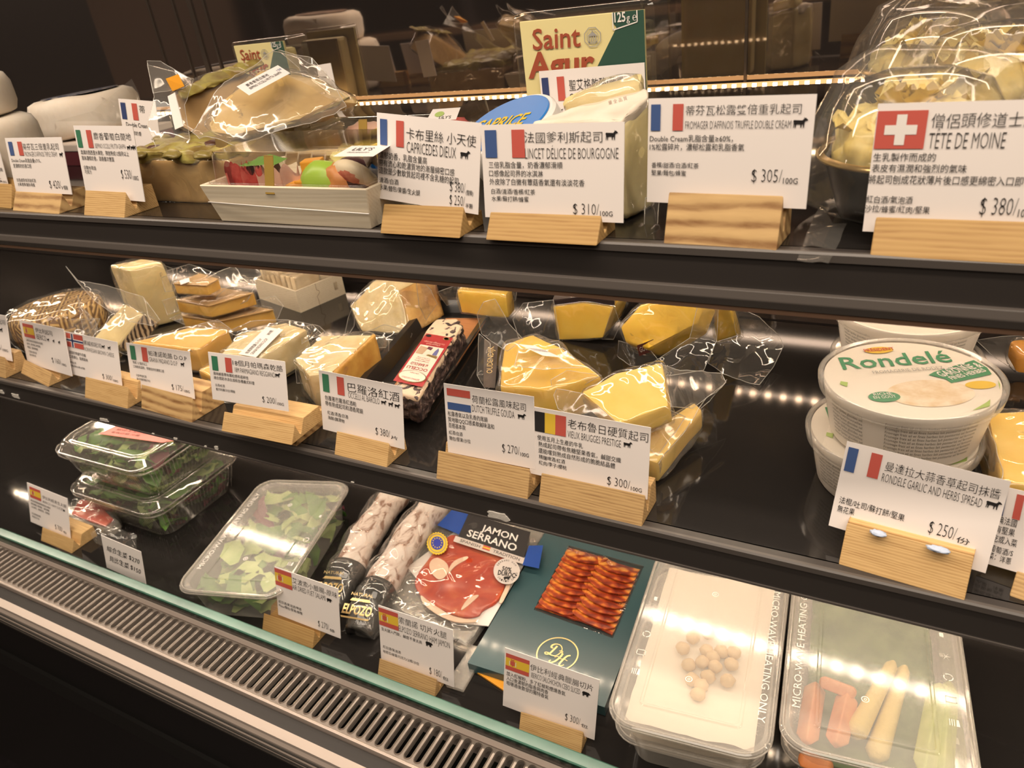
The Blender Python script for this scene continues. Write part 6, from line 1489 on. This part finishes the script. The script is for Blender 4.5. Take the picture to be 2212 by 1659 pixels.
stick('pale green cucumber stick along the right side of the vegetable box', (1995, 1670), (2030, 1480), .009, .009, cuke, .016, .016, 'cucumber_stick'); stick('cucumber stick right of the other one', (2035, 1690), (2050, 1475), .008, .008, cuke, .013, .013, 'cucumber_stick')
cb = bx(-w3 * .36, w3 * .38, -d3 * .40, d3 * .42, .003, .0065, M=M3); roughen(cb, .0012, 60, .010, 2); tag(obj('cabbage_leaf', cb, leafd, smooth=True), 'dark green leaf lining the vegetable box', 'vegetable', GV)

# ---- cured sausages in film
saus = mat('floury_sausage', (.72, .62, .56), .75); nt = saus.node_tree; f = nz(nt, coords(nt, (1, .5, 1)), 95, 5, .6); nt.links.new(ramp(nt, f, [(.40, (.80, .72, .66)), (.53, (.70, .58, .51)), (.62, (.30, .17, .12)), (.74, (.36, .21, .14))]), nt.nodes['Principled BSDF'].inputs['Base Color']); nt.links.new(bump(nt, f, .7, .003), nt.nodes['Principled BSDF'].inputs['Normal'])
M_['wrapblack'] = mat('black_gold_wrapper', (.02, .018, .016), .25, coat=.5, bmp=(60, .5, .003))
def sausage(label, far, near, r, tip, seed, mid=.0):
    zc = ZB + r + .001
    A, B = onz(*far, zc), onz(*near, zc); n = 22; pts, rr = [], []
    side = (B - A).cross(Vector((0, 0, 1))).normalized()
    for i in range(n + 1):
        f = i / n; pts.append(A.lerp(B, f) + side * (.006 * math.sin(f * math.pi)) ); rr.append(r * (1 if .08 < f < .92 else (.55 if f in (0, 1) else .9)) * (1 + .05 * math.sin(f * 13 + seed)))
    t = thing('cured_sausage', label, 'sausage', Vector(((A.x + B.x) / 2, (A.y + B.y) / 2, ZB)), 'cured sausages in clear film')
    s_ = tube(pts, rr, n=24); refine(s_, .008, 3); roughen(s_, .0022, 40, .008, seed)
    for v in s_.verts: v.co.z = max(v.co.z, ZB + .0008)
    obj('sausage', s_, saus, t, smooth=True)
    # black wrapper over the near end, running into a flat crumpled tail
    C = onz(*tip, ZB + .006); w_ = []; wr = []
    for i in range(9):
        f = i / 8; w_.append(B.lerp(C, f) if i else A.lerp(B, .93)); wr.append(r * (1.10 - .25 * f))
    wb = tube(w_, wr, n=24)
    for v in wb.verts:
        if v.co.z < ZB + .0008: v.co.z = ZB + .0008
    refine(wb, .008, 3); roughen(wb, .0025, 60, .008, seed + 4)
    for v in wb.verts: v.co.z = max(v.co.z, ZB + .0006)
    ew_ = obj('end_wrapper', wb, M_['wrapblack'], t, smooth=True, label='black wrapper with gold lettering')
    fl = tube([A + (A - B) * .03] + pts[2:-2:3] + [B, C], [r * .8] + [r * 1.22] * len(pts[2:-2:3]) + [r * 1.25, r * .95], n=20); refine(fl, .009, 3); roughen(fl, .005, 40, .008, seed * 2)
    for v in fl.verts: v.co.z = max(v.co.z, ZB + .0004)
    obj('film', fl, M_['film'], t, smooth=True)
    # gold crest lettering on the wrapper, facing up and to the front
    ax_ = (C - B).normalized(); up = Vector((0, -.45, .9)).normalized(); ex_ = ax_.cross(up).normalized()
    if ex_.x < 0: ex_ = -ex_
    up = (up - ex_ * up.dot(ex_)).normalized(); ey_ = up.cross(ex_).normalized()
    m = B.lerp(C, .55) + up * (r * 1.02)
    P = Frame(m - ex_ * r * .95, ex_, ey_, .0022); bm = bmesh.new()
    W_ = r * 1.9
    Cv = lambda: None
    write(bm, P, 'ELPOZO', .0, -.004, .0105, w=W_, bold=.03); poly(bm, P, [(.0, -.007), (W_, -.007), (W_ * .96, -.0088), (W_ * .04, -.0088)]); poly(bm, P, [(W_ * .14, .0105), (W_ * .86, .0105), (W_ * .80, .0135), (W_ * .2, .0135)])
    write(bm, P, 'NATURAL', W_ * .12, .0165, .0036, w=W_ * .76)
    obj('lettering', bm, M_['gold'], ew_); return t
sausage('floury cured sausage on the left, its black end behind the card priced 270', (868, 1052), (747, 1245), .0190, (718, 1318), 1)
sausage('floury cured sausage on the right, beside the packed ham', (962, 1066), (810, 1290), .0195, (775, 1372), 2)

# ---- sliced ham pack
t = thing('ham_pack', 'flat pack of sliced red ham with a black header, white sticker and blue seal', 'ham pack', Bt(980, 1260, 0))
hz = .012
Q = [Bt(803, 1292, hz), Bt(1008, 1396, hz), Bt(1166, 1166, hz), Bt(945, 1108, hz)]
Q[2] = Q[2] + (Q[2] - Q[1]) * .14; Q[3] = Q[3] + (Q[3] - Q[0]) * .14
obj('tray', slab(Q, .011, .003), M_['ppbody'], t)
pz = (Vector((0, 0, ZB + hz)), Vector((0, 0, 1)))
ham = mat('sliced_ham', (.56, .07, .025), .30, coat=.2); nt = ham.node_tree; f = nz(nt, coords(nt), 20, 4, 1.5); nt.links.new(ramp(nt, f, [(.30, (.36, .025, .010)), (.50, (.48, .050, .014)), (.64, (.56, .11, .03)), (.74, (.74, .42, .26))]), nt.nodes['Principled BSDF'].inputs['Base Color'])
fat = mat('ham_fat', (.80, .58, .42), .35, coat=.4)
def ZZ(px, py, h): return onz(px, py, ZB + h)
obj('white_board', slab([ZZ(x, y, hz + .0015) for x, y in ((880, 1225), (975, 1345), (1055, 1352), (1140, 1205), (980, 1150))], .001, 0), M_['white'], t)
hs = slab([ZZ(x, y, hz + .005) for x, y in rounded([(895, 1252), (925, 1205), (970, 1150), (1005, 1160), (1110, 1200), (1092, 1262), (1075, 1300), (1042, 1315), (1035, 1333), (985, 1332), (920, 1298), (898, 1275)])], .0035, .001); roughen(hs, .0016, 45, .006, 3)
obj('ham_slices', hs, ham, t, smooth=True)
for k, pts in enumerate((((922, 1222), (940, 1200), (972, 1218), (965, 1245), (945, 1255)), ((965, 1245), (975, 1212), (1010, 1200), (1012, 1206), (982, 1222)), ((905, 1280), (930, 1302), (985, 1336), (1032, 1338), (1030, 1345), (975, 1345), (915, 1310)), ((1076, 1300), (1095, 1262), (1112, 1205), (1120, 1208), (1102, 1268), (1085, 1305)), ((1010, 1290), (1040, 1282), (1020, 1300), (990, 1325)))):
    f_ = slab([ZZ(x, y, hz + .0062) for x, y in rounded(list(pts))], .001, .0003); roughen(f_, .0007, 70, .006, k); obj('ham_fat', f_, fat, t, smooth=True)
fl = flap([q + Vector((0, 0, .0075)) for q in Q], .0035, 30); obj('film', fl, M_['film'], t, smooth=True)
hq = quad([(992, 1160), (1125, 1203), (1012, 1116)], (Vector((0, 0, ZB + hz + .0092)), Vector((0, 0, 1))), 0)
b = bmesh.new(); P = Frame(hq.o, hq.ex, hq.ey, 0); P.n = Vector((0, 0, 1))
poly(b, P, [(-.02, 0), (1.05, 0), (1.02, 1.15), (-.02, 1.15)], 0); P.lift = .0003
write(b, P, 'JAMON', .28, .56, .30, w=.58, mi=1, bold=.015); write(b, P, 'SERRANO', .10, .14, .32, w=.80, mi=1, bold=.015)
P.lift = .0002; poly(b, P, [(-.06, -.26), (1.06, -.26), (1.06, .0), (-.06, .0)], 2); P.lift = .0005
write(b, P, 'SPANISH', .04, -.19, .13, w=.33, mi=0); write(b, P, 'TRADITION', .58, -.19, .13, w=.42, mi=0)
for y_, m_ in ((-.07, 3), (-.13, 4), (-.19, 3)): poly(b, P, [(.41, y_), (.53, y_), (.53, y_ + .06), (.41, y_ + .06)], m_)
P.lift = .0001; poly(b, P, [(-.42, .2), (-.02, .1), (-.02, 1.15), (-.30, 1.15)], 5); poly(b, P, [(1.06, -.30), (1.30, -.22), (1.26, .75), (1.06, .55)], 5)
obj('header_label', b, [M_['kblack'], M_['white'], mat('silver_band', (.62, .55, .50), .4), M_['red'], M_['yellow'], mat('royal_blue', (.02, .07, .32), .35)], t, label='black printed header')
sq = quad([(922, 1198), (968, 1198), (922, 1150)], (Vector((0, 0, ZB + hz + .0095)), Vector((0, 0, 1))), 0)
b = bmesh.new(); P = Frame(sq.o, sq.ex, sq.ey, 0); P.n = Vector((0, 0, 1))
star = []
for i in range(48): a = i / 48 * 2 * math.pi; r_ = .52 if i % 2 else .48; star.append((.5 + r_ * math.cos(a), .5 + r_ * math.sin(a)))
poly(b, P, star, 0); P.lift = .0003; disc(b, P, .5, .5, .30, None, 1); ring(b, P, .5, .5, .40, .42, 1); P.lift = .0006
for i in range(12): a = i / 12 * 2 * math.pi; disc(b, P, .5 + .215 * math.cos(a), .5 + .215 * math.sin(a), .032, None, 0, 5)
obj('seal', b, [mat('seal_yellow', (.78, .55, .04), .4), mat('seal_blue', (.03, .05, .36), .4)], t, label='yellow and blue starred seal')
sq = quad([(1066, 1262), (1124, 1262), (1066, 1206)], (Vector((0, 0, ZB + hz + .0098)), Vector((0, 0, 1))), 0)
b = bmesh.new(); P = Frame(sq.o, sq.ex, sq.ey, 0); P.n = Vector((0, 0, 1)); disc(b, P, .5, .5, .50, None, 0, 40); P.lift = .0003
write(b, P, '50%', .32, .52, .17, w=.36, mi=1, ang=-.2, bold=.02); write(b, P, 'DUROC', .16, .36, .18, w=.66, mi=1, ang=-.2, bold=.03); icon_ = lambda: None
for pts in ICON['pig']: poly(b, P, [(.38 + a * .28, .15 + c_ * .15) for a, c_ in pts], 1)
for s_, a0, up in (('SERRANO HAM', 150, 1), ('ORIGIN SPAIN', 215, -1)):
    for k, ch in enumerate(s_):
        if ch == ' ': continue
        a = math.radians(a0 - up * k * (11.5)); rr = .37 if up == 1 else .43
        write(b, P, ch, .5 + rr * math.cos(a), .5 + rr * math.sin(a), .075, w=.05, mi=1, ang=a - up * math.pi / 2)
obj('round_sticker', b, [mat('silver_sticker', (.62, .56, .52), .35), M_['ink']], t, label='round silver sticker')
P = quad([(935, 1372), (992, 1396), (945, 1352)], (Vector((0, 0, ZB + hz + .008)), Vector((0, 0, 1))), 0); b = bmesh.new(); write(b, P, 'calidad', .1, .2, .5, w=.8, shear=.3); obj('printing', b, M_['ink'], t)

# ---- dark green sleeve with a window of sliced sausage
teal = mat('petrol_green_card', (.035, .085, .095), .30, 0, .6, bmp=(260, .10, .0006), coat=.25)
hz = .013
D = [Bt(1010, 1432, hz), Bt(1306, 1528, hz), Bt(1420, 1232, hz), Bt(1168, 1166, hz)]
D[2] = D[2] + (D[2] - D[1]) * .22; D[3] = D[3] + (D[3] - D[0]) * .22
t = thing('sausage_sleeve', 'dark petrol-green card sleeve with a window of sliced paprika sausage', 'sausage pack', sum(D, Vector()) / 4 - Vector((0, 0, hz)))
Wn = [Bt(1153, 1317, hz), Bt(1324, 1379, hz), Bt(1391, 1223, hz), Bt(1228, 1178, hz)]
b = bmesh.new()
O = [b.verts.new(p) for p in D]; I = [b.verts.new(p) for p in Wn]; O2 = [b.verts.new(p - Vector((0, 0, hz - .001))) for p in D]; I2 = [b.verts.new(p - Vector((0, 0, .0012))) for p in Wn]
for i in range(4):
    j = (i + 1) % 4; b.faces.new((O[i], O[j], I[j], I[i])); b.faces.new((O[j], O[i], O2[i], O2[j])); b.faces.new((I[i], I[j], I2[j], I2[i]))
b.faces.new(list(reversed(O2))); bmesh.ops.recalc_face_normals(b, faces=b.faces)
obj('sleeve', b, teal, t)
M_['salchi'] = mat('paprika_sausage', (.50, .12, .03), .3, coat=.6); nt = M_['salchi'].node_tree; vo = nt.nodes.new('ShaderNodeTexVoronoi'); vo.inputs['Scale'].default_value = 95; vo.feature = 'F1'; nt.links.new(coords(nt), vo.inputs['Vector']); f = nz(nt, coords(nt), 70, 3); mxn = nt.nodes.new('ShaderNodeMix'); mxn.inputs[0].default_value = .55; nt.links.new(vo.outputs['Distance'], mxn.inputs[2]); nt.links.new(f, mxn.inputs[3])
nt.links.new(ramp(nt, mxn.outputs[0], [(.36, (.86, .40, .08)), (.46, (.74, .24, .04)), (.54, (.42, .06, .015)), (.68, (.16, .015, .008))]), nt.nodes['Principled BSDF'].inputs['Base Color'])
P = quad([(1153, 1317), (1324, 1379), (1228, 1178)], (Vector((0, 0, ZB + hz - .002)), Vector((0, 0, 1))), 0)
GSl = 'paprika sausage slices in the window of the sleeve'
for col in (0, 1):
    for k in range(10):
        y = .93 - k * .094; cx = .27 + .46 * col
        b = bmesh.new(); n = 26; T_, B2 = [], []
        tilt = .26
        for i in range(n):
            a = 2 * math.pi * i / n; x_, y_ = .29 * math.cos(a) * (1 + .05 * math.sin(5 * a + k)), .17 * math.sin(a) * (1 + .06 * math.cos(3 * a + k * 2))
            zz_ = .0068 - .0100 * (y_ / .17) * .5 - .0022 * (x_ * (1 if col else -1) / .29 + 1) * .5
            q = P.o + P.ex * max(.015, min(.985, cx + x_)) + P.ey * max(.015, min(.985, y + y_))
            T_.append(b.verts.new(q + Vector((0, 0, zz_ - .0040)))); B2.append(b.verts.new(q + Vector((0, 0, zz_ - .0055))))
        b.faces.new(T_); b.faces.new(list(reversed(B2)))
        for i in range(n): b.faces.new((T_[(i + 1) % n], T_[i], B2[i], B2[(i + 1) % n]))
        tag(obj('sausage_slice', b, M_['salchi']), 'paprika sausage slice overlapping in the sleeve window, %s row' % ('left' if col == 0 else 'right'), 'sausage slice', GSl + (', left row' if col == 0 else ', right row'))
fw = flap([p + Vector((0, 0, -.0004)) for p in Wn], .0012, 60); obj('window_film', fw, M_['film'], t, smooth=True)
P = quad([(1153, 1317), (1324, 1379), (1228, 1178)], (Vector((0, 0, ZB + hz + .0008)), Vector((0, 0, 1))), 0); b = bmesh.new(); write(b, P, 'BATCH 00200744', .48, .50, .05, w=.38); write(b, P, 'BEST BEFORE DATE 05/2025', .36, .42, .05, w=.58); obj('printing', b, M_['ink'], t)
P = quad([(1156, 1450), (1246, 1478), (1166, 1366)], (Vector((0, 0, ZB + hz)), Vector((0, 0, 1))), .0004)
ctr = onz(1204, 1413, ZB + hz); R = (onz(1251, 1413, ZB + hz) - ctr).length * .98
dx = (D[1] - D[0]).normalized(); dy = Vector((-dx.y, dx.x, 0))
P = Frame(ctr, dx * R, dy * R, .0005); b = bmesh.new(); ring(b, P, 0, 0, .94, 1.0)
obj('emblem_ring', b, M_['gold'], t)
def stroke(bm, pts, r0=.022, r1=.045):
    """calligraphic ribbon through smooth points"""
    sm = []
    for i in range(len(pts) - 1):
        p0 = pts[max(0, i - 1)]; p1 = pts[i]; p2 = pts[i + 1]; p3 = pts[min(len(pts) - 1, i + 2)]
        for k in range(8):
            s_ = k / 8; sm.append(tuple(.5 * ((2 * p1[q]) + (-p0[q] + p2[q]) * s_ + (2 * p0[q] - 5 * p1[q] + 4 * p2[q] - p3[q]) * s_ ** 2 + (-p0[q] + 3 * p1[q] - 3 * p2[q] + p3[q]) * s_ ** 3) for q in (0, 1)))
    sm.append(pts[-1]); L_, R_ = [], []
    for i, (x, y) in enumerate(sm):
        xa, ya = sm[max(0, i - 1)]; xb, yb = sm[min(len(sm) - 1, i + 1)]; tx, ty = xb - xa, yb - ya; l = math.hypot(tx, ty) or 1; tx, ty = tx / l, ty / l
        h_ = r0 + (r1 - r0) * max(0, -ty) ; L_.append(bm.verts.new(P(x - ty * h_, y + tx * h_))); R_.append(bm.verts.new(P(x + ty * h_, y - tx * h_)))
    for i in range(len(sm) - 1): bm.faces.new((L_[i], R_[i], R_[i + 1], L_[i + 1]))
b = bmesh.new()
stroke(b, [(-.18, .42), (-.26, .15), (-.36, -.12), (-.52, -.20), (-.58, -.12), (-.46, -.08), (-.28, -.16), (-.05, -.14), (.10, .08), (.10, .34), (-.06, .52), (-.28, .52), (-.42, .40), (-.42, .26), (-.32, .24)])
stroke(b, [(.02, .18), (.12, .24), (.20, .18), (.14, .10)], .015, .02)
stroke(b, [(.24, .10), (.20, -.14), (.08, -.42), (-.08, -.56), (-.20, -.52), (-.14, -.44)]); stroke(b, [(.62, .12), (.48, .02), (.38, -.24), (.32, -.52), (.42, -.58), (.54, -.48)]); stroke(b, [(-.05, -.22), (.10, -.14), (.24, -.22), (.42, -.18), (.60, -.22)], .015, .02); stroke(b, [(.24, .10), (.12, .12), (.06, .02)], .015, .02)
obj('emblem_monogram', b, M_['gold'], t)
# the pack under the sleeve's front left corner
t = thing('sausage_pack', 'clear-edged pack peeping out under the front left corner of the green sleeve', 'sausage pack', Bt(1020, 1470, 0))
c4_ = [Bt(962, 1478, .005), Bt(1018, 1392, .005), Bt(1052, 1400, .005), Bt(1000, 1490, .005)]
obj('clear_edge', slab(c4_, .0045, .001), M_['ppbody'], t)
obj('inner_card', slab([Bt(1012, 1440, .003), Bt(1060, 1456, .003), Bt(1136, 1496, .003), Bt(1090, 1492, .003)], .0025, .0004), M_['org'], t)
